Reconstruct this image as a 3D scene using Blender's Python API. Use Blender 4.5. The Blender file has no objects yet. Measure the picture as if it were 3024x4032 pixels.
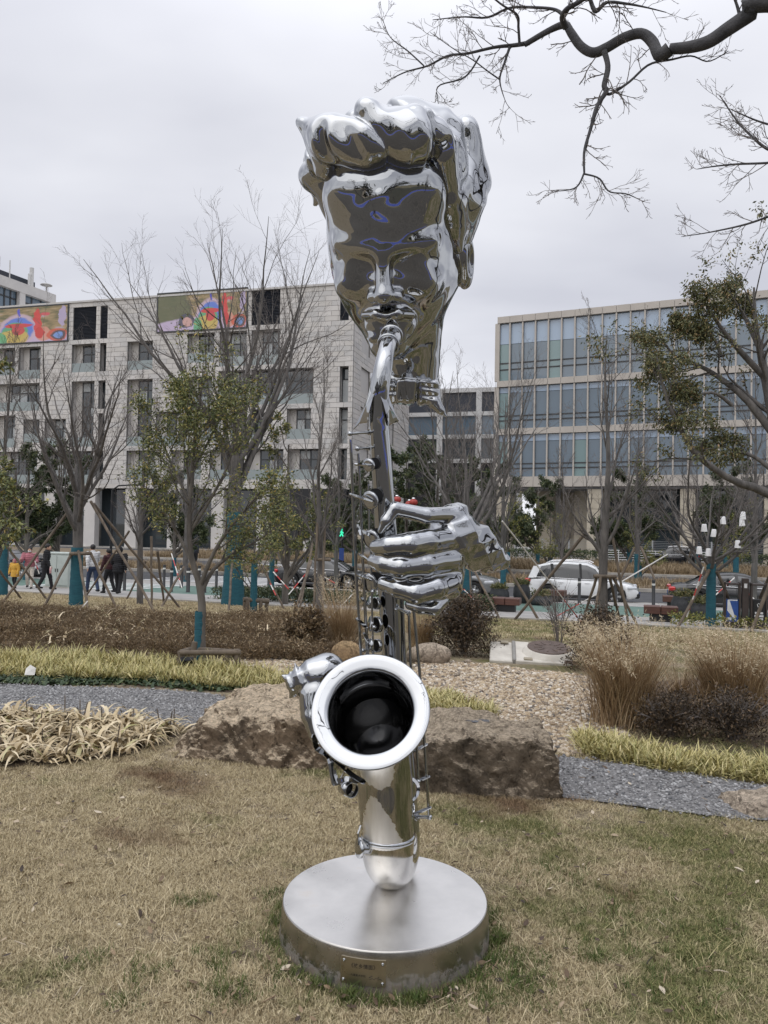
import bpy, math, random
import numpy as np
from mathutils import Vector, Matrix

scene = bpy.context.scene
COL = scene.collection
R = math.radians
rng = np.random.default_rng(7)
random.seed(7)

# ------------------------------------------------------------------ camera
CAMZ = 1.65
FPX, CX, CY = 3027.0, 1512.0, 2016.0        # focal length and centre in pixels of the 3024 x 4032 photograph
PITCH, ROLL = math.atan(59 / FPX), R(1.03)
_f = Vector((0, math.cos(PITCH), math.sin(PITCH)))
_r0 = Vector((1, 0, 0)); _u0 = Vector((0, -math.sin(PITCH), math.cos(PITCH)))
_r = _r0 * math.cos(ROLL) + _u0 * math.sin(ROLL)
_u = _u0 * math.cos(ROLL) - _r0 * math.sin(ROLL)
cam_data = bpy.data.cameras.new('camera')
cam = bpy.data.objects.new('camera', cam_data); COL.objects.link(cam)
cam_data.sensor_fit = 'VERTICAL'; cam_data.sensor_height = 36.0; cam_data.sensor_width = 27.0
cam_data.lens = FPX / 4032 * 36
cam_data.clip_start = 0.05; cam_data.clip_end = 3000
cam.matrix_world = Matrix(((_r.x, _u.x, -_f.x, 0), (_r.y, _u.y, -_f.y, 0), (_r.z, _u.z, -_f.z, CAMZ), (0, 0, 0, 1)))
scene.camera = cam

# ------------------------------------------------------------------ sky, sun, exposure
world = bpy.data.worlds.new('World'); scene.world = world; world.use_nodes = True
def build_world():
    nt = world.node_tree; N = nt.nodes; L = nt.links; N.clear()
    out = N.new('ShaderNodeOutputWorld'); bg = N.new('ShaderNodeBackground'); bg.inputs[1].default_value = 0.1
    sky = N.new('ShaderNodeTexSky'); sky.sky_type = 'NISHITA'; sky.sun_disc = False
    sky.sun_elevation = R(48); sky.sun_rotation = R(-150); sky.air_density = 1.0; sky.dust_density = 3.0
    tc = N.new('ShaderNodeTexCoord'); sep = N.new('ShaderNodeSeparateXYZ'); L.new(tc.outputs['Generated'], sep.inputs[0])
    # cloud deck: flatten the direction onto a plane overhead
    mx = N.new('ShaderNodeMath'); mx.operation = 'MAXIMUM'; mx.inputs[1].default_value = 0.0; L.new(sep.outputs[2], mx.inputs[0])
    ad = N.new('ShaderNodeMath'); ad.operation = 'ADD'; ad.inputs[1].default_value = 0.22; L.new(mx.outputs[0], ad.inputs[0])
    dv = N.new('ShaderNodeVectorMath'); dv.operation = 'DIVIDE'; L.new(tc.outputs['Generated'], dv.inputs[0]); L.new(ad.outputs[0], dv.inputs[1])
    mp = N.new('ShaderNodeMapping'); mp.inputs['Scale'].default_value = (0.6, 0.95, 0.6); mp.inputs['Location'].default_value = (3.1, 0.7, 0); L.new(dv.outputs[0], mp.inputs[0])
    ns = N.new('ShaderNodeTexNoise'); ns.inputs['Scale'].default_value = 1.15; ns.inputs['Detail'].default_value = 5; ns.inputs['Roughness'].default_value = 0.45
    L.new(mp.outputs[0], ns.inputs['Vector'])
    cr = N.new('ShaderNodeValToRGB'); e = cr.color_ramp.elements
    e[0].position = 0.34; e[0].color = (6.2, 6.3, 7.0, 1); e[1].position = 0.62; e[1].color = (9.7, 9.8, 10.3, 1)
    L.new(ns.outputs[0], cr.inputs[0])
    # overcast skies grow brighter towards the zenith
    mr = N.new('ShaderNodeMapRange'); mr.interpolation_type = 'SMOOTHSTEP'
    mr.inputs[1].default_value = 0.42; mr.inputs[2].default_value = 0.95; mr.inputs[3].default_value = 0.97; mr.inputs[4].default_value = 2.05
    L.new(sep.outputs[2], mr.inputs[0])
    ml = N.new('ShaderNodeVectorMath'); ml.operation = 'MULTIPLY'; L.new(cr.outputs[0], ml.inputs[0]); L.new(mr.outputs[0], ml.inputs[1])
    mix = N.new('ShaderNodeMixRGB'); mix.inputs[0].default_value = 0.93; L.new(sky.outputs[0], mix.inputs[1]); L.new(ml.outputs[0], mix.inputs[2])
    L.new(mix.outputs[0], bg.inputs[0]); L.new(bg.outputs[0], out.inputs[0])
build_world()
sun_d = bpy.data.lights.new('sun', 'SUN'); sun_d.energy = 0.6; sun_d.angle = R(75); sun_d.color = (1, 0.97, 0.92)
sun = bpy.data.objects.new('sun', sun_d); COL.objects.link(sun)
sun.rotation_euler = (R(42), 0, R(-30))      # high, from behind the camera
sun.location = (-6, -10, 20)
scene.view_settings.view_transform = 'Standard'; scene.view_settings.look = 'None'
scene.view_settings.exposure = 0.1; scene.view_settings.gamma = 1.0; scene.view_settings.use_curve_mapping = False
scene.render.engine = 'CYCLES'
scene.cycles.max_bounces = 10; scene.cycles.glossy_bounces = 6; scene.cycles.transparent_max_bounces = 8
scene.cycles.use_denoising = True

# ------------------------------------------------------------------ projection helpers (design aids: photo pixel -> place in the world)
def ray(px, py):
    return _f + _r * ((px - CX) / FPX) - _u * ((py - CY) / FPX)
def W(px, py, d):
    v = ray(px, py); k = d / v.y
    return Vector((v.x * k, d, CAMZ + v.z * k))
SA = R(18.0)
SU = Vector((math.cos(SA), -math.sin(SA), 0)); SN = Vector((math.sin(SA), math.cos(SA), 0))
def ST(s, t, z=0.0):
    p = SU * s + SN * t
    return Vector((p.x, p.y, z))
_KT = np.array([-1e4, 8.5, 12, 16, 21, 26, 33.4, 33.5, 1e4]); _KZ = np.array([0, 0, -.16, -.46, -.85, -1.1, -1.3, -1.46, -1.46])
def ZT(t):
    return float(np.interp(t, _KT, _KZ))
def zg(x, y):
    return ZT(x * SN.x + y * SN.y)
def G(px, py):
    v = ray(px, py); d = 1.65 * FPX / max(py - 2075, 60)
    for _ in range(30):
        p = W(px, py, d); z = zg(p.x, p.y)
        h = CAMZ - z; slope = -v.z / v.y
        d = 0.5 * d + 0.5 * h / max(slope, 1e-3)
    p = W(px, py, d); p.z = zg(p.x, p.y)
    return p

# ------------------------------------------------------------------ tagging
def tag(o, label=None, cat=None, group=None, kind=None):
    if label: o['label'] = label
    if cat: o['category'] = cat
    if group: o['group'] = group
    if kind: o['kind'] = kind
    return o
def empty(name, loc=(0, 0, 0), rz=0.0, label=None, cat=None, group=None, scale=1.0):
    o = bpy.data.objects.new(name, None); COL.objects.link(o)
    o.location = loc; o.rotation_euler = (0, 0, rz); o.scale = (scale,) * 3; o.empty_display_size = 0.2
    return tag(o, label, cat, group)
def copy_tree(o, parent=None):
    c = o.copy(); COL.objects.link(c)
    if parent is not None:
        c.parent = parent
    for ch in KIDS.get(o.name, []):
        copy_tree(ch, c)
    return c
KIDS = {}
def link(name, me, parent=None):
    o = bpy.data.objects.new(name, me); COL.objects.link(o)
    if parent is not None:
        o.parent = parent; KIDS.setdefault(parent.name, []).append(o)
    return o

# ------------------------------------------------------------------ mesh builders
def mesh_np(V, quads=None, tris=None, mats=(), smooth=False, mi=None, name='mesh'):
    V = np.asarray(V, dtype=np.float32).reshape(-1, 3)
    me = bpy.data.meshes.new(name)
    nq = 0 if quads is None else len(quads); ntr = 0 if tris is None else len(tris)
    loops = []
    if nq: loops.append(np.asarray(quads, np.int32).ravel())
    if ntr: loops.append(np.asarray(tris, np.int32).ravel())
    lv = np.concatenate(loops) if loops else np.zeros(0, np.int32)
    starts = np.concatenate([np.arange(nq) * 4, nq * 4 + np.arange(ntr) * 3]).astype(np.int32)
    me.vertices.add(len(V)); me.vertices.foreach_set('co', V.ravel())
    me.loops.add(len(lv)); me.loops.foreach_set('vertex_index', lv)
    me.polygons.add(nq + ntr); me.polygons.foreach_set('loop_start', starts)
    if mi is not None: me.polygons.foreach_set('material_index', np.asarray(mi, np.int32))
    me.polygons.foreach_set('use_smooth', np.full(nq + ntr, bool(smooth)))
    for m in mats: me.materials.append(m)
    me.update(calc_edges=True); me.validate()
    return me

class MB:
    """collects shapes and links them as one mesh object"""
    def __init__(s): s.v = []; s.f = []; s.m = []; s.sm = []; s.cur = 0; s.smooth = False
    def mat(s, i, smooth=None):
        s.cur = i
        if smooth is not None: s.smooth = smooth
        return s
    def add(s, vs, fs, smooth=None):
        b = len(s.v); s.v += [tuple(v) for v in vs]
        for f in fs:
            s.f.append([b + i for i in f]); s.m.append(s.cur); s.sm.append(s.smooth if smooth is None else smooth)
        return s
    def box(s, c, size, M=None, taper=1.0):
        x, y, z = size[0] / 2, size[1] / 2, size[2] / 2
        vs = [Vector((a * x * (taper if k > 0 else 1), b * y * (taper if k > 0 else 1), k * z)) for k in (-1, 1) for a, b in ((-1, -1), (1, -1), (1, 1), (-1, 1))]
        if M is not None: vs = [M @ v for v in vs]
        c = Vector(c); vs = [v + c for v in vs]
        return s.add(vs, [(3, 2, 1, 0), (4, 5, 6, 7), (0, 1, 5, 4), (1, 2, 6, 5), (2, 3, 7, 6), (3, 0, 4, 7)], False)
    def bbox(s, c, size, b=0.01, M=None):
        """box with chamfered edges"""
        x, y, z = size[0] / 2, size[1] / 2, size[2] / 2; b = min(b, x * .9, y * .9, z * .9)
        vs = []; idx = {}
        for sx in (-1, 1):
            for sy in (-1, 1):
                for sz in (-1, 1):
                    for ax in range(3):
                        p = [sx * (x - b), sy * (y - b), sz * (z - b)]; p[ax] = (sx * x, sy * y, sz * z)[ax]
                        idx[(sx, sy, sz, ax)] = len(vs); vs.append(Vector(p))
        fs = []
        for ax in range(3):
            o1, o2 = [a for a in range(3) if a != ax]
            for sg in (-1, 1):
                q = []
                for a, bb in ((-1, -1), (1, -1), (1, 1), (-1, 1)):
                    k = [0, 0, 0]; k[ax] = sg; k[o1] = a; k[o2] = bb; q.append(idx[(*k, ax)])
                fs.append(q if (sg > 0) == (ax != 1) else q[::-1])
        for ax in range(3):
            o1, o2 = [a for a in range(3) if a != ax]
            for a in (-1, 1):
                for bb in (-1, 1):
                    k0 = [0, 0, 0]; k0[ax] = -1; k0[o1] = a; k0[o2] = bb; k1 = list(k0); k1[ax] = 1
                    q = [idx[(*k0, o1)], idx[(*k1, o1)], idx[(*k1, o2)], idx[(*k0, o2)]]
                    if (a * bb > 0) == (ax == 1): q = q[::-1]
                    fs.append(q[::-1])
        for sx in (-1, 1):
            for sy in (-1, 1):
                for sz in (-1, 1):
                    t = [idx[(sx, sy, sz, a)] for a in range(3)]
                    fs.append(t if sx * sy * sz > 0 else t[::-1])
        if M is not None: vs = [M @ v for v in vs]
        c = Vector(c)
        return s.add([v + c for v in vs], fs, False)
    def tube(s, pts, rad, n=8, caps=True, smooth=True, squash=None):
        pts = [Vector(p) for p in pts]; rad = [rad] * len(pts) if not hasattr(rad, '__len__') else list(rad)
        vs = []; up = None
        for i, p in enumerate(pts):
            t = (pts[min(i + 1, len(pts) - 1)] - pts[max(i - 1, 0)]).normalized()
            if up is None:
                a = Vector((0, 0, 1)) if abs(t.z) < .9 else Vector((1, 0, 0)); up = (a - t * a.dot(t)).normalized()
            else:
                up = (up - t * up.dot(t)).normalized()
            sd = t.cross(up)
            q = squash or (1, 1)
            for k in range(n):
                a = 2 * math.pi * k / n
                vs.append(p + (up * math.cos(a) * q[0] + sd * math.sin(a) * q[1]) * rad[i])
        m = len(pts)
        fs = [(i * n + k, i * n + (k + 1) % n, (i + 1) * n + (k + 1) % n, (i + 1) * n + k) for i in range(m - 1) for k in range(n)]
        s.add(vs, fs, smooth)
        if caps:
            s.add(vs[:n], [tuple(range(n))[::-1]], False); s.add(vs[-n:], [tuple(range(n))], False)
        return s
    def rod(s, a, b, r, r2=None, n=8): return s.tube([a, b], [r, r if r2 is None else r2], n)
    def lathe(s, prof, n=24, M=None, smooth=True, closed=False):
        vs = [];
        for r, z in prof:
            for k in range(n):
                a = 2 * math.pi * k / n; v = Vector((r * math.cos(a), r * math.sin(a), z)); vs.append(M @ v if M is not None else v)
        m = len(prof)
        fs = [(i * n + k, i * n + (k + 1) % n, (i + 1) * n + (k + 1) % n, (i + 1) * n + k) for i in range(m - 1) for k in range(n)]
        return s.add(vs, fs, smooth)
    def sphere(s, c, r, n=10, M=None, scale=(1, 1, 1)):
        prof = [(math.sin(math.pi * i / n) * 1.0, -math.cos(math.pi * i / n)) for i in range(n + 1)]
        vs = []; k2 = 2 * n
        for rr, z in prof:
            for k in range(k2):
                a = 2 * math.pi * k / k2; v = Vector((rr * math.cos(a) * r * scale[0], rr * math.sin(a) * r * scale[1], z * r * scale[2]))
                vs.append((M @ v if M is not None else v) + Vector(c))
        fs = [(i * k2 + k, i * k2 + (k + 1) % k2, (i + 1) * k2 + (k + 1) % k2, (i + 1) * k2 + k) for i in range(n) for k in range(k2)]
        return s.add(vs, fs, True)
    def prism(s, poly, a, b, smooth=False):
        """polygon (list of Vector) swept from offset a to offset b (Vectors)"""
        n = len(poly); vs = [Vector(p) + Vector(a) for p in poly] + [Vector(p) + Vector(b) for p in poly]
        fs = [tuple(range(n))[::-1], tuple(range(n, 2 * n))] + [(i, (i + 1) % n, n + (i + 1) % n, n + i) for i in range(n)]
        return s.add(vs, fs, smooth)
    def quad(s, a, b, c, d): return s.add([a, b, c, d], [(0, 1, 2, 3)], False)
    def mesh(s, mats, name='mesh'):
        me = bpy.data.meshes.new(name)
        me.from_pydata(s.v, [], s.f)
        for m in mats: me.materials.append(m)
        me.polygons.foreach_set('material_index', np.array(s.m, np.int32)); me.polygons.foreach_set('use_smooth', np.array(s.sm, bool))
        me.update(); me.validate()
        return me
    def build(s, name, mats, parent=None):
        if not isinstance(mats, (list, tuple)): mats = [mats]
        return link(name, s.mesh(mats, name), parent)

_UB = None
def unit_box(mat):
    key = 'unit_' + mat.name
    me = bpy.data.meshes.get(key)
    if me is None: me = MB().box((0, 0, 0), (1, 1, 1)).mesh([mat], key)
    return me
def boxobj(name, mat, parent, c, size, rz=0.0, rot=None):
    o = link(name, unit_box(mat), parent); o.location = c; o.scale = size
    o.rotation_euler = rot if rot is not None else (0, 0, rz)
    return o

def tubes_np(groups, sides=4):
    """groups: list of (P (M,k,3), rad (M,k)) -> vertices, quads"""
    Vs = []; Qs = []; base = 0
    ang = np.arange(sides) * 2 * np.pi / sides
    for P, rad in groups:
        M, k, _ = P.shape
        T = np.empty_like(P); T[:, 1:-1] = P[:, 2:] - P[:, :-2]; T[:, 0] = P[:, 1] - P[:, 0]; T[:, -1] = P[:, -1] - P[:, -2]
        T /= np.linalg.norm(T, axis=2, keepdims=True) + 1e-9
        ref = np.where(np.abs(T[:, :1, 2:3]) > .9, np.array([1., 0, 0]), np.array([0, 0, 1.])); ref = np.broadcast_to(ref, T.shape)
        A = ref - T * (ref * T).sum(2, keepdims=True); A /= np.linalg.norm(A, axis=2, keepdims=True) + 1e-9
        B = np.cross(T, A)
        ring = P[:, :, None, :] + rad[:, :, None, None] * (A[:, :, None, :] * np.cos(ang)[None, None, :, None] + B[:, :, None, :] * np.sin(ang)[None, None, :, None])
        Vs.append(ring.reshape(-1, 3))
        m, i, j = np.meshgrid(np.arange(M), np.arange(k - 1), np.arange(sides), indexing='ij')
        a = (m * k + i) * sides + j; b = (m * k + i) * sides + (j + 1) % sides
        Qs.append((np.stack([a, b, b + sides, a + sides], -1).reshape(-1, 4)) + base)
        base += M * k * sides
    return np.concatenate(Vs), np.concatenate(Qs)

# ------------------------------------------------------------------ materials
def nodes_of(name):
    m = bpy.data.materials.new(name); m.use_nodes = True
    nt = m.node_tree; return m, nt, nt.nodes['Principled BSDF']
def lin(c):
    return tuple((x / 12.92 if x <= .04045 else ((x + .055) / 1.055) ** 2.4) for x in [v / 255 for v in c]) + (1,)
def ramp(nt, stops):
    cr = nt.nodes.new('ShaderNodeValToRGB'); el = cr.color_ramp.elements
    while len(el) < len(stops): el.new(0.5)
    for e, (p, c) in zip(el, stops): e.position = p; e.color = c if len(c) == 4 else (*c, 1)
    return cr
def mat(name, c1, c2=None, rough=0.7, metal=0.0, scale=8.0, detail=6.0, bump=0.0, bscale=None, obj=True, spec=None, lo=.35, hi=.65, stretch=None, rvar=0.0, attr=None):
    """principled material whose colour wanders between c1 and c2 by noise, with optional relief"""
    m, nt, b = nodes_of(name); L = nt.links
    b.inputs['Roughness'].default_value = rough; b.inputs['Metallic'].default_value = metal
    if spec is not None: b.inputs['Specular IOR Level'].default_value = spec
    c1 = (*c1[:3], 1)
    tc = nt.nodes.new('ShaderNodeTexCoord'); src = tc.outputs['Object']
    if not obj:
        g = nt.nodes.new('ShaderNodeNewGeometry'); src = g.outputs['Position']
    if stretch:
        mp = nt.nodes.new('ShaderNodeMapping'); mp.inputs['Scale'].default_value = stretch; L.new(src, mp.inputs[0]); src = mp.outputs[0]
    if c2 is None:
        c2 = tuple(v * 0.82 for v in c1[:3])
    ns = nt.nodes.new('ShaderNodeTexNoise'); ns.inputs['Scale'].default_value = scale; ns.inputs['Detail'].default_value = detail; ns.inputs['Roughness'].default_value = .6
    L.new(src, ns.inputs['Vector'])
    cr = ramp(nt, [(lo, c1), (hi, (*c2[:3], 1))]); L.new(ns.outputs[0], cr.inputs[0]); col = cr.outputs[0]
    if attr:
        at = nt.nodes.new('ShaderNodeAttribute'); at.attribute_name = attr[0]
        mx = nt.nodes.new('ShaderNodeMixRGB'); L.new(at.outputs['Fac'], mx.inputs[0]); L.new(col, mx.inputs[1]); mx.inputs[2].default_value = (*attr[1], 1); col = mx.outputs[0]
    L.new(col, b.inputs['Base Color'])
    if rvar:
        mr = nt.nodes.new('ShaderNodeMapRange'); mr.inputs[3].default_value = max(0, rough - rvar); mr.inputs[4].default_value = rough + rvar
        mr.inputs[1].default_value = .3; mr.inputs[2].default_value = .7
        L.new(ns.outputs[0], mr.inputs[0]); L.new(mr.outputs[0], b.inputs['Roughness'])
    if bump:
        n2 = nt.nodes.new('ShaderNodeTexNoise'); n2.inputs['Scale'].default_value = bscale or scale * 3; n2.inputs['Detail'].default_value = 8; L.new(src, n2.inputs['Vector'])
        bp = nt.nodes.new('ShaderNodeBump'); bp.inputs['Strength'].default_value = bump; bp.inputs['Distance'].default_value = .02
        L.new(n2.outputs[0], bp.inputs['Height']); L.new(bp.outputs[0], b.inputs['Normal'])
    return m
def glassmat(name, c, rough=.03):
    """dark tinted window glass seen by reflection"""
    m, nt, b = nodes_of(name); b.inputs['Base Color'].default_value = (*c, 1); b.inputs['Roughness'].default_value = rough
    b.inputs['Specular IOR Level'].default_value = .8; b.inputs['Coat Weight'].default_value = .4; b.inputs['Coat Roughness'].default_value = .02
    return m

# ------------------------------------------------------------------ implicit surfaces (for the sculpture and the people)
def ell(P, c, r, M=None):
    q = P - np.asarray(c, np.float32)
    if M is not None: q = q @ np.asarray(M, np.float32)
    r = np.asarray(r, np.float32)
    k0 = np.sqrt(((q / r) ** 2).sum(1)); k1 = np.sqrt(((q / (r * r)) ** 2).sum(1)) + 1e-6
    return k0 * (k0 - 1) / k1
def rc(P, a, b, r1, r2=None, sq=None):
    a = np.asarray(a, np.float32); b = np.asarray(b, np.float32); r2 = r1 if r2 is None else r2
    q = P - a; ba = b - a
    h = np.clip((q @ ba) / (ba @ ba), 0, 1)
    dv = q - h[:, None] * ba
    return np.sqrt((dv * dv).sum(1)) - (r1 + (r2 - r1) * h)
def smin(a, b, k):
    h = np.maximum(k - np.abs(a - b), 0) / k
    return np.minimum(a, b) - h * h * k * .25
def smax(a, b, k): return -smin(-a, -b, k)
def sdf_mesh(fn, lo, hi, h, name, mats, proj=2):
    lo = np.array(lo, np.float32); hi = np.array(hi, np.float32)
    n = np.ceil((hi - lo) / h).astype(int) + 1
    xs = [lo[i] + np.arange(n[i], dtype=np.float32) * h for i in range(3)]
    vol = np.empty(n, np.float32)
    step = max(1, int(400000 // (n[1] * n[2])))
    yy, zz = np.meshgrid(xs[1], xs[2], indexing='ij')
    for i in range(0, n[0], step):
        xx = xs[0][i:i + step]
        P = np.empty((len(xx), n[1], n[2], 3), np.float32)
        P[..., 0] = xx[:, None, None]; P[..., 1] = yy[None]; P[..., 2] = zz[None]
        vol[i:i + step] = fn(P.reshape(-1, 3)).reshape(len(xx), n[1], n[2])
    s = vol < 0
    c = [s[a:a - 1 or None, b:b - 1 or None, d:d - 1 or None] if False else s[a:n[0] - 1 + a, b:n[1] - 1 + b, d:n[2] - 1 + d] for a in (0, 1) for b in (0, 1) for d in (0, 1)]
    cnt = sum(x.astype(np.int8) for x in c)
    act = (cnt > 0) & (cnt < 8)
    idx = np.argwhere(act); vid = np.full(act.shape, -1, np.int64); vid[act] = np.arange(len(idx))
    corners = np.array([[a, b, d] for a in (0, 1) for b in (0, 1) for d in (0, 1)])
    vals = np.stack([vol[idx[:, 0] + k[0], idx[:, 1] + k[1], idx[:, 2] + k[2]] for k in corners], 1)
    acc = np.zeros((len(idx), 3)); num = np.zeros(len(idx))
    for i in range(8):
        for j in range(i + 1, 8):
            if np.abs(corners[i] - corners[j]).sum() != 1: continue
            a, b = vals[:, i], vals[:, j]; cr = (a < 0) != (b < 0)
            t = np.where(cr, a / (a - b + 1e-12), 0)
            p = corners[i] + t[:, None] * (corners[j] - corners[i])
            acc[cr] += p[cr]; num[cr] += 1
    V = (lo + h * (idx + acc / num[:, None])).astype(np.float32)
    Q = []
    for ax in range(3):
        o1, o2 = (ax + 1) % 3, (ax + 2) % 3
        sl0 = [slice(None)] * 3; sl1 = [slice(None)] * 3; sl0[ax] = slice(0, -1); sl1[ax] = slice(1, None)
        a, b = s[tuple(sl0)], s[tuple(sl1)]; ch = np.argwhere(a != b)
        ok = (ch[:, o1] > 0) & (ch[:, o2] > 0) & (ch[:, o1] < n[o1] - 1) & (ch[:, o2] < n[o2] - 1); ch = ch[ok]
        ins = a[ch[:, 0], ch[:, 1], ch[:, 2]]
        def vv(d1, d2):
            q = ch.copy(); q[:, o1] -= d1; q[:, o2] -= d2
            return vid[q[:, 0], q[:, 1], q[:, 2]]
        q = np.stack([vv(1, 1), vv(0, 1), vv(0, 0), vv(1, 0)], 1)
        q[~ins] = q[~ins][:, ::-1]
        Q.append(q)
    Q = np.concatenate(Q)
    e = h * .3
    for _ in range(proj):
        f0 = fn(V); g = np.empty_like(V)
        for ax in range(3):
            d = np.zeros(3, np.float32); d[ax] = e
            g[:, ax] = (fn(V + d) - fn(V - d)) / (2 * e)
        g2 = (g * g).sum(1) + 1e-4
        stp = np.clip(f0 / g2, -h, h)
        V = V - g * stp[:, None] * .9
    return mesh_np(V, quads=Q, mats=mats, smooth=True, name=name)

# ------------------------------------------------------------------ scatter by geometry nodes (only for what nobody could count)
def scatter(name, meshes, pts, rot, scl, idx=None, kind='stuff'):
    src = bpy.data.collections.new(name + '_source')
    for i, me in enumerate(meshes):
        o = bpy.data.objects.new('%s_source_%02d' % (name, i), me); src.objects.link(o)
    pts = np.asarray(pts, np.float32); n = len(pts)
    me = bpy.data.meshes.new(name); me.vertices.add(n); me.vertices.foreach_set('co', pts.ravel())
    a = me.attributes.new('rot', 'FLOAT_VECTOR', 'POINT'); a.data.foreach_set('vector', np.asarray(rot, np.float32).ravel())
    a = me.attributes.new('scl', 'FLOAT', 'POINT'); a.data.foreach_set('value', np.asarray(scl, np.float32).ravel())
    a = me.attributes.new('pick', 'INT', 'POINT'); a.data.foreach_set('value', np.asarray(idx if idx is not None else np.random.default_rng(1).integers(0, len(meshes), n), np.int32))
    o = link(name, me)
    ng = bpy.data.node_groups.new(name + '_nodes', 'GeometryNodeTree')
    ng.interface.new_socket('Geometry', in_out='INPUT', socket_type='NodeSocketGeometry'); ng.interface.new_socket('Geometry', in_out='OUTPUT', socket_type='NodeSocketGeometry')
    N = ng.nodes; L = ng.links
    gi = N.new('NodeGroupInput'); go = N.new('NodeGroupOutput'); iop = N.new('GeometryNodeInstanceOnPoints'); ci = N.new('GeometryNodeCollectionInfo')
    ci.inputs[0].default_value = src; ci.inputs['Separate Children'].default_value = True; ci.inputs['Reset Children'].default_value = True
    def attr(nm, ty):
        q = N.new('GeometryNodeInputNamedAttribute'); q.data_type = ty; q.inputs[0].default_value = nm; return q.outputs[0]
    L.new(gi.outputs[0], iop.inputs['Points']); L.new(ci.outputs[0], iop.inputs['Instance']); iop.inputs['Pick Instance'].default_value = True
    L.new(attr('pick', 'INT'), iop.inputs['Instance Index'])
    er = N.new('FunctionNodeEulerToRotation'); L.new(attr('rot', 'FLOAT_VECTOR'), er.inputs[0]); L.new(er.outputs[0], iop.inputs['Rotation'])
    cb = N.new('ShaderNodeCombineXYZ'); s_ = attr('scl', 'FLOAT')
    for k in range(3): L.new(s_, cb.inputs[k])
    L.new(cb.outputs[0], iop.inputs['Scale'])
    L.new(iop.outputs[0], go.inputs[0])
    md = o.modifiers.new('scatter', 'NODES'); md.node_group = ng
    if kind: o['kind'] = kind
    return o

def blades_np(n, length, width, spread, r, lean=(0.2, 1.2), curl=.5, segs=3):
    """n grass blades round the origin -> V, quads, and a random number per blade"""
    az = r.uniform(0, 2 * np.pi, n); ln = length * r.uniform(.55, 1.1, n); le = r.uniform(*lean, n)
    bx = r.normal(0, spread, (n, 2))
    V = np.zeros((n, segs + 1, 2, 3), np.float32); pos = np.stack([bx[:, 0], bx[:, 1], np.zeros(n)], 1)
    d = np.stack([np.cos(az), np.sin(az)], 1); sd = np.stack([-d[:, 1], d[:, 0], np.zeros(n)], 1)
    for i in range(segs + 1):
        w = width * (1 - (i / segs) ** 1.6) * .5 + width * .04
        V[:, i, 0] = pos + sd * w; V[:, i, 1] = pos - sd * w
        a = le + curl * i / segs
        st = ln / segs
        pos = pos + np.stack([d[:, 0] * np.sin(a) * st, d[:, 1] * np.sin(a) * st, np.cos(a) * st], 1)
    m, i = np.meshgrid(np.arange(n), np.arange(segs), indexing='ij')
    b = (m * (segs + 1) + i) * 2
    Q = np.stack([b, b + 1, b + 3, b + 2], -1).reshape(-1, 4)
    return V.reshape(-1, 3), Q, np.repeat(r.uniform(0, 1, n), segs)
def blade_mesh(name, mats, n, length, width, spread, seed, lean=(.2, 1.2), curl=.5, segs=3):
    r = np.random.default_rng(seed); V, Q, rn = blades_np(n, length, width, spread, r, lean, curl, segs)
    me = mesh_np(V, quads=Q, mats=mats, name=name)
    a = me.attributes.new('rnd', 'FLOAT', 'FACE'); a.data.foreach_set('value', rn.astype(np.float32))
    return me
# ================================================================== GROUND
def pix_poly(pts): return np.array([[*G(*p)[:2]] for p in pts])
def inpoly(P, poly):
    x, y = P[:, 0], P[:, 1]; ins = np.zeros(len(P), bool); n = len(poly)
    for i in range(n):
        x1, y1 = poly[i]; x2, y2 = poly[(i + 1) % n]
        c = ((y1 > y) != (y2 > y)) & (x < (x2 - x1) * (y - y1) / (y2 - y1 + 1e-12) + x1)
        ins ^= c
    return ins
def sample_poly(poly, n, r):
    lo, hi = poly.min(0), poly.max(0); out = []; tot = 0
    while tot < n:
        P = r.uniform(lo, hi, (n * 2, 2)); P = P[inpoly(P, poly)]; out.append(P); tot += len(P)
        if len(P) == 0: break
    return np.concatenate(out)[:n]
def zgv(P):
    return np.interp(P[:, 0] * SN.x + P[:, 1] * SN.y, _KT, _KZ)
_dc = W(1516, 3527, 3.127); DISC_C = (_dc.x, 3.127); DISC_Z = _dc.z; DISC_R0 = 396 * 3.127 / FPX; DISC_R = DISC_R0 * 1.03
def bumpz(x, y):
    return .022 * np.exp(-(((x - DISC_C[0]) ** 2 + (y - DISC_C[1]) ** 2) / .62) ** 2) + .010 * np.sin(2.3 * x + 1.1) * np.sin(1.9 * y + .4) + .006 * np.sin(5.1 * x - y) * np.sin(4.3 * y + 1.7)

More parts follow.
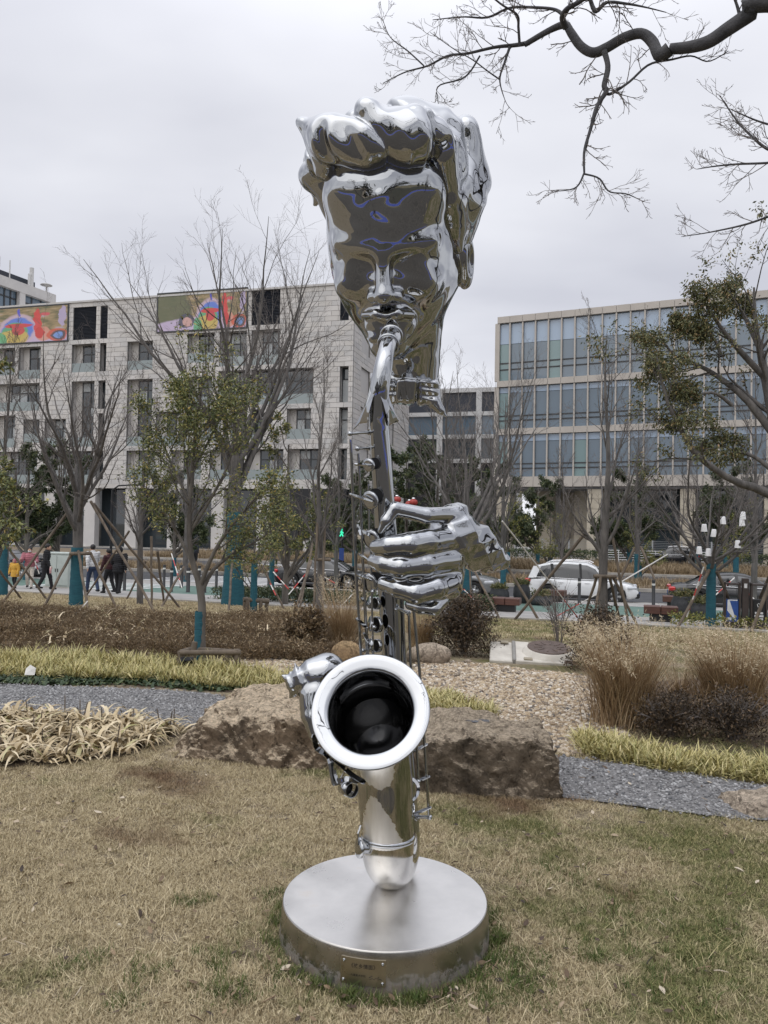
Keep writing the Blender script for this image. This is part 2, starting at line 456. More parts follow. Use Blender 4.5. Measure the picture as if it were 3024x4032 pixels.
def lawn_material(name, blades=False):
    m, nt, b = nodes_of(name); L = nt.links
    b.inputs['Roughness'].default_value = .85; b.inputs['Specular IOR Level'].default_value = .2
    g = nt.nodes.new('ShaderNodeNewGeometry'); pos = g.outputs['Position']
    n1 = nt.nodes.new('ShaderNodeTexNoise'); n1.inputs['Scale'].default_value = 1.3; n1.inputs['Detail'].default_value = 7; n1.inputs['Roughness'].default_value = .62; L.new(pos, n1.inputs['Vector'])
    n2 = nt.nodes.new('ShaderNodeTexNoise'); n2.inputs['Scale'].default_value = 26; n2.inputs['Detail'].default_value = 5; L.new(pos, n2.inputs['Vector'])
    n3 = nt.nodes.new('ShaderNodeTexNoise'); n3.inputs['Scale'].default_value = .9; n3.inputs['Detail'].default_value = 5; n3.inputs['Roughness'].default_value = .6
    mp = nt.nodes.new('ShaderNodeMapping'); mp.inputs['Location'].default_value = (4.2, 9.1, 2); L.new(pos, mp.inputs[0]); L.new(mp.outputs[0], n3.inputs['Vector'])
    sp = nt.nodes.new('ShaderNodeSeparateXYZ'); L.new(pos, sp.inputs[0])
    # the turf is greener towards the right hand side of the lawn
    gx = nt.nodes.new('ShaderNodeMapRange'); gx.inputs[1].default_value = -1.2; gx.inputs[2].default_value = 1.6; gx.inputs[3].default_value = -.10; gx.inputs[4].default_value = .065; L.new(sp.outputs[0], gx.inputs[0])
    ad = nt.nodes.new('ShaderNodeMath'); ad.operation = 'ADD'; L.new(n1.outputs[0], ad.inputs[0]); L.new(gx.outputs[0], ad.inputs[1])
    a3 = nt.nodes.new('ShaderNodeMath'); a3.operation = 'MULTIPLY_ADD'; a3.inputs[1].default_value = .34; L.new(n2.outputs[0], a3.inputs[0]); L.new(ad.outputs[0], a3.inputs[2]); a4 = nt.nodes.new('ShaderNodeMath'); a4.operation = 'SUBTRACT'; a4.inputs[1].default_value = .17; L.new(a3.outputs[0], a4.inputs[0]); ad = a4
    if blades:
        at = nt.nodes.new('ShaderNodeAttribute'); at.attribute_name = 'rnd'
        straw = ramp(nt, [(0, (.25, .20, .115)), (.5, (.44, .362, .222)), (1, (.63, .54, .36))]); L.new(at.outputs['Fac'], straw.inputs[0])
        green = ramp(nt, [(0, (.085, .10, .035)), (.6, (.185, .19, .075)), (1, (.45, .38, .20))]); L.new(at.outputs['Fac'], green.inputs[0])
    else:
        straw = ramp(nt, [(.3, (.10, .078, .052)), (.5, (.205, .167, .112)), (.7, (.35, .293, .20))]); L.new(n2.outputs[0], straw.inputs[0])
        green = ramp(nt, [(.3, (.07, .055, .028)), (.5, (.10, .095, .038)), (.7, (.19, .165, .075))]); L.new(n2.outputs[0], green.inputs[0])
    gm = ramp(nt, [(.47, (0, 0, 0)), (.63, (1, 1, 1))]); L.new(ad.outputs[0], gm.inputs[0])
    mx = nt.nodes.new('ShaderNodeMixRGB'); L.new(gm.outputs[0], mx.inputs[0]); L.new(straw.outputs[0], mx.inputs[1]); L.new(green.outputs[0], mx.inputs[2])
    sm = ramp(nt, [(.60, (0, 0, 0)), (.70, (1, 1, 1))]); L.new(n3.outputs[0], sm.inputs[0])
    m2 = nt.nodes.new('ShaderNodeMixRGB'); L.new(sm.outputs[0], m2.inputs[0]); L.new(mx.outputs[0], m2.inputs[1])
    m2.inputs[2].default_value = (.20, .135, .08, 1) if blades else (.115, .085, .06, 1)
    L.new(m2.outputs[0], b.inputs['Base Color'])
    if not blades:
        bp = nt.nodes.new('ShaderNodeBump'); bp.inputs['Strength'].default_value = .8; bp.inputs['Distance'].default_value = .02; L.new(n2.outputs[0], bp.inputs['Height']); L.new(bp.outputs[0], b.inputs['Normal'])
    return m
M_LAWN = lawn_material('lawn_soil'); M_BLADE = lawn_material('lawn_blades', True)

def build_ground():
    t = np.concatenate([[-500, -250, -120, -60, -35, -20, -12], np.arange(-8, 27, .25), [28, 30, 32, 33.4, 33.5, 36, 45, 60, 80, 120, 200, 400, 900]])
    s = np.concatenate([[-900, -400, -200, -100, -60, -40, -28], np.arange(-20, 16, .3), [20, 30, 45, 70, 120, 250, 500, 900]])
    S, T = np.meshgrid(s, t, indexing='ij')
    X = S * SU.x + T * SN.x; Y = S * SU.y + T * SN.y
    Z = np.interp(T, _KT, _KZ)
    wl = np.clip((T + 2) / 3, 0, 1) * np.clip((18 - T) / 4, 0, 1) * np.clip((15 - np.abs(S)) / 5, 0, 1)
    Z = Z + bumpz(X, Y) * wl
    n, m = S.shape
    i, j = np.meshgrid(np.arange(n - 1), np.arange(m - 1), indexing='ij'); a = i * m + j
    Q = np.stack([a, a + m, a + m + 1, a + 1], -1).reshape(-1, 4)
    tag(link('ground', mesh_np(np.stack([X, Y, Z], -1).reshape(-1, 3), quads=Q, mats=[M_LAWN], smooth=True, name='ground')), kind='structure')
build_ground()

def sheet(name, poly, mat_, dz=.004, step=.25, kind='structure', bump=True):
    """flat sheet over a polygon, following the ground"""
    poly = np.asarray(poly); lo, hi = poly.min(0), poly.max(0)
    import bmesh
    bm = bmesh.new()
    vs = [bm.verts.new((p[0], p[1], 0)) for p in poly]; bm.faces.new(vs)
    for ax in (0, 1):
        k = lo[ax] + step
        while k < hi[ax]:
            co = [0, 0, 0]; co[ax] = k; no = [0, 0, 0]; no[ax] = 1
            bmesh.ops.bisect_plane(bm, geom=bm.verts[:] + bm.edges[:] + bm.faces[:], plane_co=co, plane_no=no); k += step
    for v in bm.verts: v.co.z = zg(v.co.x, v.co.y) + (float(bumpz(v.co.x, v.co.y)) if bump else 0) + dz
    me = bpy.data.meshes.new(name); bm.to_mesh(me); bm.free(); me.materials.append(mat_)
    o = link(name, me)
    if kind: o['kind'] = kind
    return o

def strip(name, t0, t1, mat_, s0=-90, s1=90, z=None, dz=.004, parent=None, ds=4.0):
    """street sheet between two lines parallel to the road"""
    ss = np.linspace(s0, s1, max(2, int((s1 - s0) / ds))); V = []
    for s in ss:
        for t in (t0, t1):
            V.append(ST(s, t, (ZT(t) if z is None else z) + dz))
    q = [(2 * i, 2 * i + 2, 2 * i + 3, 2 * i + 1) for i in range(len(ss) - 1)]
    return link(name, mesh_np([tuple(v) for v in V], quads=q, mats=[mat_], name=name), parent)

# ---- materials of the street
M_ASPH = mat('asphalt', (.045, .046, .05), (.065, .066, .07), rough=.85, scale=3, obj=False)
M_PAVE = mat('paving_grey', (.27, .26, .25), (.36, .35, .33), rough=.85, scale=1.5, obj=False)
M_GREEN = mat('bike_lane_green', (.085, .15, .125), (.12, .19, .16), rough=.8, scale=2, obj=False)
M_WHITE = mat('road_paint', (.72, .72, .71), (.55, .55, .54), rough=.7, scale=4, obj=False)
M_KERB = mat('kerb_stone', (.42, .40, .36), (.30, .28, .25), rough=.85, scale=2, obj=False)
M_DRYMED = mat('median_soil', (.14, .105, .07), (.20, .155, .10), rough=.95, scale=2, obj=False)
M_BLUEPATH = mat('blue_running_path', (.03, .055, .28), (.04, .07, .34), rough=.75, scale=3, obj=False)
M_SOIL = mat('bed_soil', (.05, .036, .026), (.10, .07, .045), rough=.95, scale=14, obj=False, bump=.7)

ZR = -1.40
for nm, a, b, m_, kw in (
        ('pavement', 22.0, 25.9, M_PAVE, dict(dz=.03)), ('bike_lane', 26.05, 31.0, M_GREEN, dict(dz=.012)), ('verge_pavement', 31.15, 33.36, M_PAVE, dict(dz=.02)),
        ('near_road', 33.66, 41.0, M_ASPH, dict(z=ZR)), ('middle_road', 47.4, 55.5, M_ASPH, dict(z=ZR)), ('far_road', 68.5, 76.0, M_ASPH, dict(z=ZR)),
        ('far_pavement', 76.3, 81.0, M_PAVE, dict(z=ZR + .12)), ('plaza', 81.0, 130.0, M_PAVE, dict(z=ZR + .1))):
    tag(strip(nm, a, b, m_, **kw), kind='structure')
for a, b in ((25.92, 26.04), (31.02, 31.14)):
    tag(strip('bike_lane_line', a, b, M_WHITE, dz=.02), kind='structure')
for a, b in ((34.0, 34.14), (40.6, 40.75), (47.9, 48.05), (54.9, 55.05)):
    tag(strip('road_line', a, b, M_WHITE, z=ZR, dz=.004), kind='structure')
def kerb(name, t0, t1, ztop, zbot, s0=-90, s1=90):
    mb = MB(); ds = 1.0; s = s0
    while s < s1:
        a, b = s + .006, min(s + ds, s1) - .006
        pts = [ST(a, t0), ST(b, t0), ST(b, t1), ST(a, t1)]
        mb.add([(p.x, p.y, zbot) for p in pts] + [(p.x, p.y, ztop) for p in pts], [(4, 5, 6, 7), (0, 1, 5, 4), (1, 2, 6, 5), (2, 3, 7, 6), (3, 0, 4, 7)], False); s += ds
    tag(mb.build(name, M_KERB), kind='structure')
kerb('road_kerb', 33.4, 33.62, ZR + .12, ZR - .1)
kerb('lawn_kerb', 21.8, 21.96, ZT(21.9) + .06, ZT(21.9) - .1, -30, 30)
for a, b in ((41.02, 47.38), (55.52, 68.48)):
    tag(strip('planted_median', a + .25, b - .25, M_DRYMED, z=ZR + .16), kind='structure')
    kerb('median_kerb', a, a + .24, ZR + .17, ZR - .1); kerb('median_kerb', b - .24, b, ZR + .17, ZR - .1)
kerb('far_kerb', 76.02, 76.28, ZR + .14, ZR - .1)
# zebra crossing over the bike lane and the road
def zebra(t0, t1, s0, s1, z=None, dz=.02, w=.42):
    mb = MB(); t = t0
    while t + w < t1:
        q = [ST(s0, t), ST(s1, t), ST(s1, t + w), ST(s0, t + w)]
        zz = [(ZT(v) if z is None else z) + dz for v in (t, t, t + w, t + w)]
        mb.add([(p.x, p.y, k) for p, k in zip(q, zz)], [(0, 1, 2, 3)], False); t += w * 2
    tag(mb.build('zebra_crossing', M_WHITE), kind='structure')
zebra(26.2, 30.9, -24.5, -19.5); zebra(34.3, 40.5, -25.0, -17.2, z=ZR, dz=.006); zebra(48.2, 54.8, -28, -20, z=ZR, dz=.006)

# blue running path on the far side of the lawn behind the camera (seen mirrored in the steel)
def blue_path():
    c = np.array([(-30, -9.5), (-18, -8.6), (-10, -8.8), (-4, -10.2), (2, -11.6), (8, -11.0), (14, -9.2), (22, -9.0), (36, -11)])
    tt = np.linspace(0, len(c) - 1, 80); pts = np.stack([np.interp(tt, np.arange(len(c)), c[:, k]) for k in (0, 1)], 1)
    k = np.ones(7) / 7; pts[3:-3] = np.stack([np.convolve(pts[:, i], k, 'valid') for i in (0, 1)], 1)
    d = np.gradient(pts, axis=0); d /= np.linalg.norm(d, axis=1)[:, None]; nn = np.stack([-d[:, 1], d[:, 0]], 1)
    for nm, w0, w1, z, m_ in (('blue_path', -1.8, 1.8, .02, M_BLUEPATH), ('path_edging', 1.8, 1.95, .03, M_KERB), ('path_edging', -1.95, -1.8, .03, M_KERB)):
        A = pts + nn * w0; B = pts + nn * w1
        V = np.stack([np.c_[A, np.full(80, z)], np.c_[B, np.full(80, z)]], 1).reshape(-1, 3)
        tag(link(nm, mesh_np(V, quads=[(2 * i, 2 * i + 2, 2 * i + 3, 2 * i + 1) for i in range(79)], mats=[m_], name=nm)), kind='structure')
blue_path()

# ---- gravel path across the garden, pebble bed, planting soil
PATH = np.array([(-9, 8.9), (-3.9, 7.75), (-1.7, 7.5), (0.2, 6.35), (1.33, 5.56), (2.6, 5.05), (6, 4.1), (6, 3.2), (2.3, 4.4), (1.15, 4.75), (-.2, 5.7), (-1.6, 6.25), (-3.1, 6.25), (-9, 7.2)])
PEB = pix_poly([(1650, 2600), (1950, 2620), (2050, 2640), (2290, 2660), (2420, 2720), (2480, 2900), (2260, 2985), (2080, 2940), (1980, 2850), (1850, 2760), (1680, 2760), (1640, 2700)])
PEB2 = pix_poly([(820, 2610), (1000, 2600), (1300, 2620), (1420, 2640), (1420, 2720), (1170, 2680), (960, 2640)])
M_GRAV = mat('gravel_base', (.135, .132, .132), (.235, .23, .228), rough=.95, scale=60, obj=False, bump=.6)
M_PEBB = mat('pebble_base', (.17, .13, .09), (.28, .22, .16), rough=.95, scale=40, obj=False, bump=.5)
tag(sheet('gravel_path', PATH, M_GRAV, dz=.012), kind='structure')
tag(sheet('pebble_bed', PEB, M_PEBB, dz=.008), kind='structure')
tag(sheet('pebble_bed', PEB2, M_PEBB, dz=.008), kind='structure')

def stone_mesh(name, mats, seed, sq=(1, .75, .55)):
    r = np.random.default_rng(seed); mb = MB()
    import bmesh
    bm = bmesh.new(); bmesh.ops.create_icosphere(bm, subdivisions=1, radius=1)
    for v in bm.verts:
        k = r.uniform(.8, 1.15); v.co = Vector((v.co.x * sq[0] * k, v.co.y * sq[1] * k, v.co.z * sq[2] * k))
    me = bpy.data.meshes.new(name); bm.to_mesh(me); bm.free()
    for m_ in mats: me.materials.append(m_)
    return me
def stone_mat(name, stops, rough=.75):
    m, nt, b = nodes_of(name); oi = nt.nodes.new('ShaderNodeObjectInfo'); cr = ramp(nt, stops); cr.color_ramp.interpolation = 'LINEAR'
    nt.links.new(oi.outputs['Random'], cr.inputs[0]); nt.links.new(cr.outputs[0], b.inputs['Base Color']); b.inputs['Roughness'].default_value = rough
    return m
M_GRST = stone_mat('gravel_stone', [(0, (.09, .092, .097)), (.45, (.205, .202, .20)), (.8, (.305, .30, .298)), (1, (.40, .40, .40))])
M_PBST = stone_mat('pebble_stone', [(0, (.10, .095, .09)), (.25, (.26, .19, .12)), (.5, (.40, .31, .20)), (.8, (.46, .39, .30)), (1, (.62, .57, .49))])
def scatter_stones(name, poly, n, mats, smin_, smax_, seed, dz=.008, vis=None):
    r = np.random.default_rng(seed); P = sample_poly(poly, n, r) + r.normal(0, .03, (n, 2))
    if vis is not None: P = P[vis(P)]
    z = zgv(P) + bumpz(P[:, 0], P[:, 1]) + dz; n = len(P)
    scl = smin_ * (smax_ / smin_) ** (r.uniform(0, 1, n) ** 2.2)
    rot = np.stack([r.normal(0, .35, n), r.normal(0, .35, n), r.uniform(0, 6.28, n)], 1)
    return scatter(name, [stone_mesh('stone', mats, seed + i) for i in range(4)], np.c_[P, z], rot, scl)
scatter_stones('path_gravel', PATH, 40000, [M_GRST], .008, .017, 3, .014, vis=lambda P: (np.abs(P[:, 0]) < P[:, 1] * .52 + .4))
scatter_stones('pebbles', PEB, 15000, [M_PBST], .011, .036, 5)
scatter_stones('pebbles', PEB2, 6500, [M_PBST], .014, .034, 6)
# ================================================================== LAWN BLADES (nobody could count them)
def build_lawn():
    r = np.random.default_rng(11)
    tufts = [blade_mesh('turf', [M_BLADE], 50, .024, .0024, .028, 20 + i, lean=(.35, 1.5), curl=.5, segs=2) for i in range(5)]
    n = 42000
    y = .9 + (r.uniform(0, 1, n) ** 1.15) * 5.6; x = (r.uniform(-1, 1, n)) * (.56 * y + .5)
    P = np.stack([x, y], 1)
    ok = (y > 2.05) & ~inpoly(P, PATH) & ~inpoly(P, LEAFBED) & ~inpoly(P, PEB)
    ok &= np.hypot(x - DISC_C[0], y - DISC_C[1]) > DISC_R + .01
    # thin out over bare soil
    bare = np.sin(2.1 * x + 1.3) * np.sin(1.7 * y + 2.2 + .6 * x) + .5 * np.sin(5.3 * x + 2) * np.sin(4.7 * y)
    ok &= (bare < .80) | (r.uniform(0, 1, n) < .35)
    for px, py, a, b in BARE_SPOTS:
        g = G(px, py); q = ((x - g.x) / a) ** 2 + ((y - g.y) / b) ** 2; ok &= (q > 1.0 + .35 * np.sin(x * 60) * np.sin(y * 47)) | (r.uniform(0, 1, n) < .30)
    P = P[ok]; n = len(P); z = bumpz(P[:, 0], P[:, 1]) + zgv(P)
    rot = np.stack([r.normal(0, .12, n), r.normal(0, .12, n), r.uniform(0, 6.28, n)], 1)
    scatter('lawn_grass', tufts, np.c_[P, z], rot, r.uniform(.7, 1.3, n))
    # longer stray straw
    long_ = [blade_mesh('straw', [M_BLADE], 8, .075, .0026, .03, 40 + i, lean=(.9, 1.55), curl=.25, segs=3) for i in range(4)]
    Q = P[r.integers(0, len(P), 3200)] + r.normal(0, .02, (3200, 2)); n = len(Q)
    ok = np.hypot(Q[:, 0] - DISC_C[0], Q[:, 1] - DISC_C[1]) > DISC_R + .06; Q = Q[ok]; n = len(Q)
    scatter('lawn_straw', long_, np.c_[Q, bumpz(Q[:, 0], Q[:, 1]) + zgv(Q) + .006], np.stack([r.normal(0, .1, n), r.normal(0, .1, n), r.uniform(0, 6.28, n)], 1), r.uniform(.5, 1.2, n))
    # grass standing round the plinth
    a = r.uniform(0, 6.28, 420); rr = DISC_R + .012 + np.abs(r.normal(0, .028, 420)); Q = np.stack([DISC_C[0] + rr * np.cos(a), DISC_C[1] + rr * np.sin(a)], 1)
    up = [blade_mesh('turf_upright', [M_GREENBL], 16, .055, .0028, .012, 60 + i, lean=(.05, .7), curl=.5, segs=3) for i in range(3)]
    keep = (r.uniform(0, 1, 420) < .35 + .5 * (np.sin(3 * a + .5) > .1)); Q = Q[keep]; n = len(Q)
    scatter('plinth_grass', up, np.c_[Q, bumpz(Q[:, 0], Q[:, 1])], np.stack([r.normal(0, .2, n), r.normal(0, .2, n), r.uniform(0, 6.28, n)], 1), r.uniform(.5, 1.25, n))
    # far lawn beyond the shrubs
    far = [blade_mesh('turf_far', [M_BLADE], 30, .06, .010, .10, 80 + i, lean=(.2, 1.3), segs=2) for i in range(3)]
    n = 9000; t = r.uniform(13.5, 21.8, n); s = r.uniform(-21, 8, n)
    P = np.stack([s * SU.x + t * SN.x, s * SU.y + t * SN.y], 1)
    scatter('far_lawn_grass', far, np.c_[P, zgv(P)], np.stack([np.zeros(n), np.zeros(n), r.uniform(0, 6.28, n)], 1), r.uniform(.6, 1.2, n))
M_GREENBL = mat('green_blades', (.05, .085, .022), (.14, .16, .05), rough=.7, scale=30, obj=False, spec=.25)
BARE_SPOTS = ((1010, 3770, .085, .12), (650, 3690, .10, .05), (1075, 3880, .06, .05), (2550, 3950, .10, .05), (2990, 3560, .14, .08), (1860, 3330, .10, .06), (250, 3760, .08, .04), (120, 3900, .12, .07), (2300, 3720, .06, .03))
LEAFBED = pix_poly([(-200, 2826), (400, 2830), (690, 2868), (700, 2900), (480, 2985), (150, 3010), (-200, 3025)])
build_lawn()

# trodden bare patches and a few fresh green tufts
def patches():
    r = np.random.default_rng(19); m = mat('bare_earth', (.175, .135, .09), (.125, .095, .062), rough=.95, scale=22, obj=False, bump=.6)
    for px, py, a, b in BARE_SPOTS[:1] + BARE_SPOTS[2:3]:
        g = G(px, py); n = 16; poly = [(g.x + a * r.uniform(.6, 1.15) * math.cos(2 * math.pi * i / n), g.y + b * r.uniform(.6, 1.15) * math.sin(2 * math.pi * i / n)) for i in range(n)]
        tag(sheet('bare_earth', poly, m, dz=.003, step=.06), kind='structure')
    up = [blade_mesh('green_tuft', [M_GREENBL], 14, .045, .0028, .016, 160 + i, lean=(.1, .9), curl=.5, segs=3) for i in range(3)]; Q = []
    for px, py, rad, k in ((900, 3935, .05, 60), (1170, 3830, .07, 70), (850, 3800, .04, 30), (760, 3560, .05, 30), (1230, 3760, .04, 40), (1960, 3800, .10, 150), (2050, 3900, .10, 90), (2450, 3600, .12, 70), (2350, 3760, .10, 60), (2700, 3900, .12, 70), (1850, 3960, .06, 40), (600, 3850, .05, 24), (350, 3780, .06, 20), (2200, 3450, .12, 50), (2850, 3700, .12, 60), (1100, 3560, .06, 30), (480, 3960, .05, 26)):
        g = G(px, py); Q.append(np.stack([g.x + r.normal(0, rad, k), g.y + r.normal(0, rad, k)], 1))
    Q = np.concatenate(Q); Q = Q[np.hypot(Q[:, 0] - DISC_C[0], Q[:, 1] - DISC_C[1]) > DISC_R]; n = len(Q)
    scatter('green_tufts', up, np.c_[Q, bumpz(Q[:, 0], Q[:, 1])], np.stack([r.normal(0, .2, n), r.normal(0, .2, n), r.uniform(0, 6.28, n)], 1), r.uniform(.5, 1.2, n))
patches()
# ================================================================== BUILDINGS
M_STONE = [mat('facade_stone_%s' % k, c, tuple(v * .9 for v in c), rough=.8, scale=.6, obj=False) for k, c in
           (('pale', (.60, .575, .55)), ('warm', (.56, .535, .505)), ('cool', (.53, .515, .50)))]
M_JOINT = mat('facade_joint', (.20, .195, .19), rough=.9)
M_BEIGE = mat('cladding_beige', (.47, .43, .385), (.42, .385, .345), rough=.6, scale=.5, obj=False)
M_BEIGEP = mat('pillar_beige', (.50, .45, .36), (.42, .37, .29), rough=.75, scale=.8, obj=False)
M_DARKFR = mat('window_frame_dark', (.035, .038, .042), rough=.45)
M_LOUV = mat('louver_navy', (.022, .027, .04), (.03, .036, .05), rough=.55)
M_GLASS = glassmat('window_glass', (.035, .045, .052))
M_GLASSB = glassmat('curtain_wall_glass', (.10, .145, .19))
M_GLASST = glassmat('curtain_wall_spandrel', (.29, .38, .50), .08)
M_GLASSG = glassmat('curtain_wall_teal', (.14, .23, .235), .06)
M_BLIND = mat('window_blind', (.42, .44, .44), (.36, .38, .39), rough=.5, scale=.7)
M_BALU = glassmat('balustrade_glass', (.22, .26, .26), .1)
M_INT = mat('dark_interior', (.018, .018, .02), (.03, .03, .032), rough=.8)
M_WHITEW = mat('white_render', (.54, .535, .525), (.47, .465, .455), rough=.8, scale=.4, obj=False)

def frame_of(d0, m):
    nrm = math.hypot(1, m); e = Vector((1, -m, 0)) / nrm; inn = Vector((m, 1, 0)) / nrm
    return Vector((0, d0, 0)), e, inn, math.atan2(-m, 1)
def fpx(px, py, d0, m):
    O, e, inn, _ = frame_of(d0, m); v = ray(px, py); k = d0 / (v.y + m * v.x); p = v * k
    return (p - O).dot(e), CAMZ + p.z
CH = .56                                   # height of a stone course

def stone_wall(root, s0, s1, z0, z1, holes, n_single=0, M=None, seed=3, plen=1.55):
    """coursed stone panels round openings: nearest panels are parts, the rest one part"""
    r = np.random.default_rng(seed); rows = int(round((z1 - z0) / CH)); wall = MB(); rest = MB(); singles = []
    for k in range(rows):
        a, b = z0 + k * CH, z0 + (k + 1) * CH; zc = (a + b) / 2
        cut = sorted((h[0], h[1]) for h in holes if h[2] < zc < h[3]); iv = []; cur = s0
        for c0, c1 in cut:
            if c0 > cur: iv.append((cur, c0))
            cur = max(cur, c1)
        if cur < s1: iv.append((cur, s1))
        for c0, c1 in iv:
            wall.box(((c0 + c1) / 2, .22, zc), (c1 - c0, .28, CH))
            off = (k % 2) * plen / 2; j = math.floor((c0 - s0 - off) / plen) + 1; x = c0
            while x < c1 - 1e-4:
                nx = min(s0 + off + j * plen, c1); j += 1
                if nx - x < .12 and nx < c1: continue
                singles.append(((x + nx) / 2, zc, nx - x, r.integers(0, 3), r.normal(0, .006))); x = nx
    singles.sort(key=lambda q: -(q[0]) if M is None else q[0])
    for i, (sc, zc, w, mi, dy) in enumerate(singles):
        if i < n_single:
            boxobj('stone_panel', M_STONE[mi], root, (sc, .04 + dy, zc), (w - .035, .10, CH - .035))
        else:
            rest.mat(int(mi)).box((sc, .04 + dy, zc), (w - .035, .10, CH - .035))
    ow = wall.build('wall', M_JOINT, root); orr = rest.build('stone_cladding', M_STONE, root); orr['kind'] = 'stuff'
    if M is not None:
        for o in (ow, orr): o.matrix_local = M
    return ow

def window(root, s0, s1, z0, z1, rec=.9, cols=2, balcony=True, blind=.16, seed=0, M=None, reveal=None, side=.3):
    """recessed window: stone reveals, dark frame, panes, blind and glass balustrade"""
    r = np.random.default_rng(seed); w = s1 - s0; h = z1 - z0
    f = MB()
    f.mat(0)
    t = .10
    f.box((s0 - .02 + t / 2 - t, rec / 2 + .10, (z0 + z1) / 2), (t, rec, h)); f.box((s1 + .02 + t / 2, rec / 2 + .10, (z0 + z1) / 2), (t, rec, h))
    f.box(((s0 + s1) / 2, rec / 2 + .10, z0 - .06), (w + .2, rec, .1)); f.box(((s0 + s1) / 2, rec / 2 + .10, z1 + .06), (w + .2, rec, .1))
    # solid side panel on the left like in the hotel bays
    gs0 = s0 + (side * w if w > 1.6 else 0)
    if gs0 > s0: f.mat(1).box(((s0 + gs0) / 2, rec + .05, (z0 + z1) / 2), (gs0 - s0, .12, h))
    f.mat(2)
    gw = s1 - gs0
    for k in range(cols + 1): f.box((gs0 + gw * k / cols, rec, (z0 + z1) / 2), (.11, .12, h))
    zr = [z0 + .06, z0 + h * .68, z1 - .06] if h < 4.2 else [z0 + .06, z0 + h * .2, z0 + h * .47, z0 + h * .62, z0 + h * .85, z1 - .06]
    for zz in zr: f.box(((gs0 + s1) / 2, rec, zz), (gw, .13, .11))
    o = f.build('window', [M_STONE[2], M_STONE[1], M_DARKFR], root)
    if M is not None: o.matrix_local = M
    p = MB(); b = MB()
    for k in range(cols):
        for q in range(len(zr) - 1):
            c = (gs0 + gw * (k + .5) / cols, rec + .03, (zr[q] + zr[q + 1]) / 2)
            tgt = b if r.uniform() < blind else p
            tgt.box(c, (gw / cols - .1, .03, zr[q + 1] - zr[q] - .1))
    if p.v: p.build('pane', M_GLASS, o)
    if b.v: b.build('pane', M_BLIND, o)['label'] = 'pane with pale blind drawn behind'
    if balcony:
        MB().box(((s0 + s1) / 2, .12, z0 + .55), (w - .06, .03, 1.1)).build('balustrade', M_BALU, o)
    return o

# ---------------------------------------------------------------- hotel on the left
def snap(z, z0): return z0 + round((z - z0) / CH) * CH
def mural_material():
    m, nt, b = nodes_of('mural_print'); L = nt.links; b.inputs['Roughness'].default_value = .5
    tc = nt.nodes.new('ShaderNodeTexCoord'); ns = nt.nodes.new('ShaderNodeTexNoise'); ns.inputs['Scale'].default_value = 5; ns.inputs['Detail'].default_value = 4
    L.new(tc.outputs['UV'], ns.inputs['Vector'])
    sb = nt.nodes.new('ShaderNodeVectorMath'); sb.operation = 'SUBTRACT'; sb.inputs[1].default_value = (.5, .5, .5); L.new(ns.outputs['Color'], sb.inputs[0])
    sc = nt.nodes.new('ShaderNodeVectorMath'); sc.operation = 'SCALE'; sc.inputs['Scale'].default_value = .07; L.new(sb.outputs[0], sc.inputs[0])
    ad = nt.nodes.new('ShaderNodeVectorMath'); L.new(tc.outputs['UV'], ad.inputs[0]); L.new(sc.outputs[0], ad.inputs[1]); uv = ad.outputs[0]
    n2 = nt.nodes.new('ShaderNodeTexNoise'); n2.inputs['Scale'].default_value = 9; n2.inputs['Detail'].default_value = 6; L.new(tc.outputs['UV'], n2.inputs['Vector'])
    base = ramp(nt, [(.3, (.10, .12, .06)), (.45, (.24, .19, .10)), (.58, (.38, .28, .15)), (.72, (.45, .38, .42))]); L.new(n2.outputs[0], base.inputs[0]); col = base.outputs[0]
    blobs = [(.10, .45, .30, .75, (.13, .14, .08)), (.52, .05, .62, .30, (.55, .45, .62)), (.33, .25, .10, .20, (.08, .08, .12)), (.34, .22, .06, .14, (.62, .38, .34)),
             (.60, .38, .17, .46, (.55, .42, .50)), (.60, .36, .135, .38, (.10, .20, .62)), (.58, .30, .11, .30, (.14, .38, .16)), (.57, .16, .13, .22, (.58, .42, .12)), (.60, .48, .12, .07, (.62, .06, .06)), (.60, .34, .06, .14, (.55, .06, .08)),
             (.46, .08, .05, .24, (.12, .40, .2)), (.76, .55, .030, .42, (.62, .06, .06)), (.81, .22, .07, .22, (.62, .30, .22)), (.78, .25, .04, .17, (.55, .05, .05)), (.61, .86, .012, .12, (.1, .1, .55)), (.82, .78, .04, .05, (.6, .1, .12)),
             (.92, .17, .085, .20, (.58, .12, .07)), (.93, .16, .062, .15, (.10, .09, .10)), (.93, .16, .04, .10, (.2, .33, .66)), (.96, .7, .03, .3, (.45, .38, .55))]
    for cx, cy, rx, ry, c in blobs:
        s1 = nt.nodes.new('ShaderNodeVectorMath'); s1.operation = 'SUBTRACT'; s1.inputs[1].default_value = (cx, cy, 0); L.new(uv, s1.inputs[0])
        s2 = nt.nodes.new('ShaderNodeVectorMath'); s2.operation = 'MULTIPLY'; s2.inputs[1].default_value = (1 / rx, 1 / ry, 0); L.new(s1.outputs[0], s2.inputs[0])
        ln = nt.nodes.new('ShaderNodeVectorMath'); ln.operation = 'LENGTH'; L.new(s2.outputs[0], ln.inputs[0])
        mr = nt.nodes.new('ShaderNodeMapRange'); mr.inputs[1].default_value = .9; mr.inputs[2].default_value = 1.02; mr.inputs[3].default_value = .92; mr.inputs[4].default_value = 0; L.new(ln.outputs['Value'], mr.inputs[0])
        mx = nt.nodes.new('ShaderNodeMixRGB'); L.new(mr.outputs[0], mx.inputs[0]); L.new(col, mx.inputs[1]); mx.inputs[2].default_value = (*c, 1); col = mx.outputs[0]
    L.new(col, b.inputs['Base Color'])
    return m
M_MURAL = mural_material()

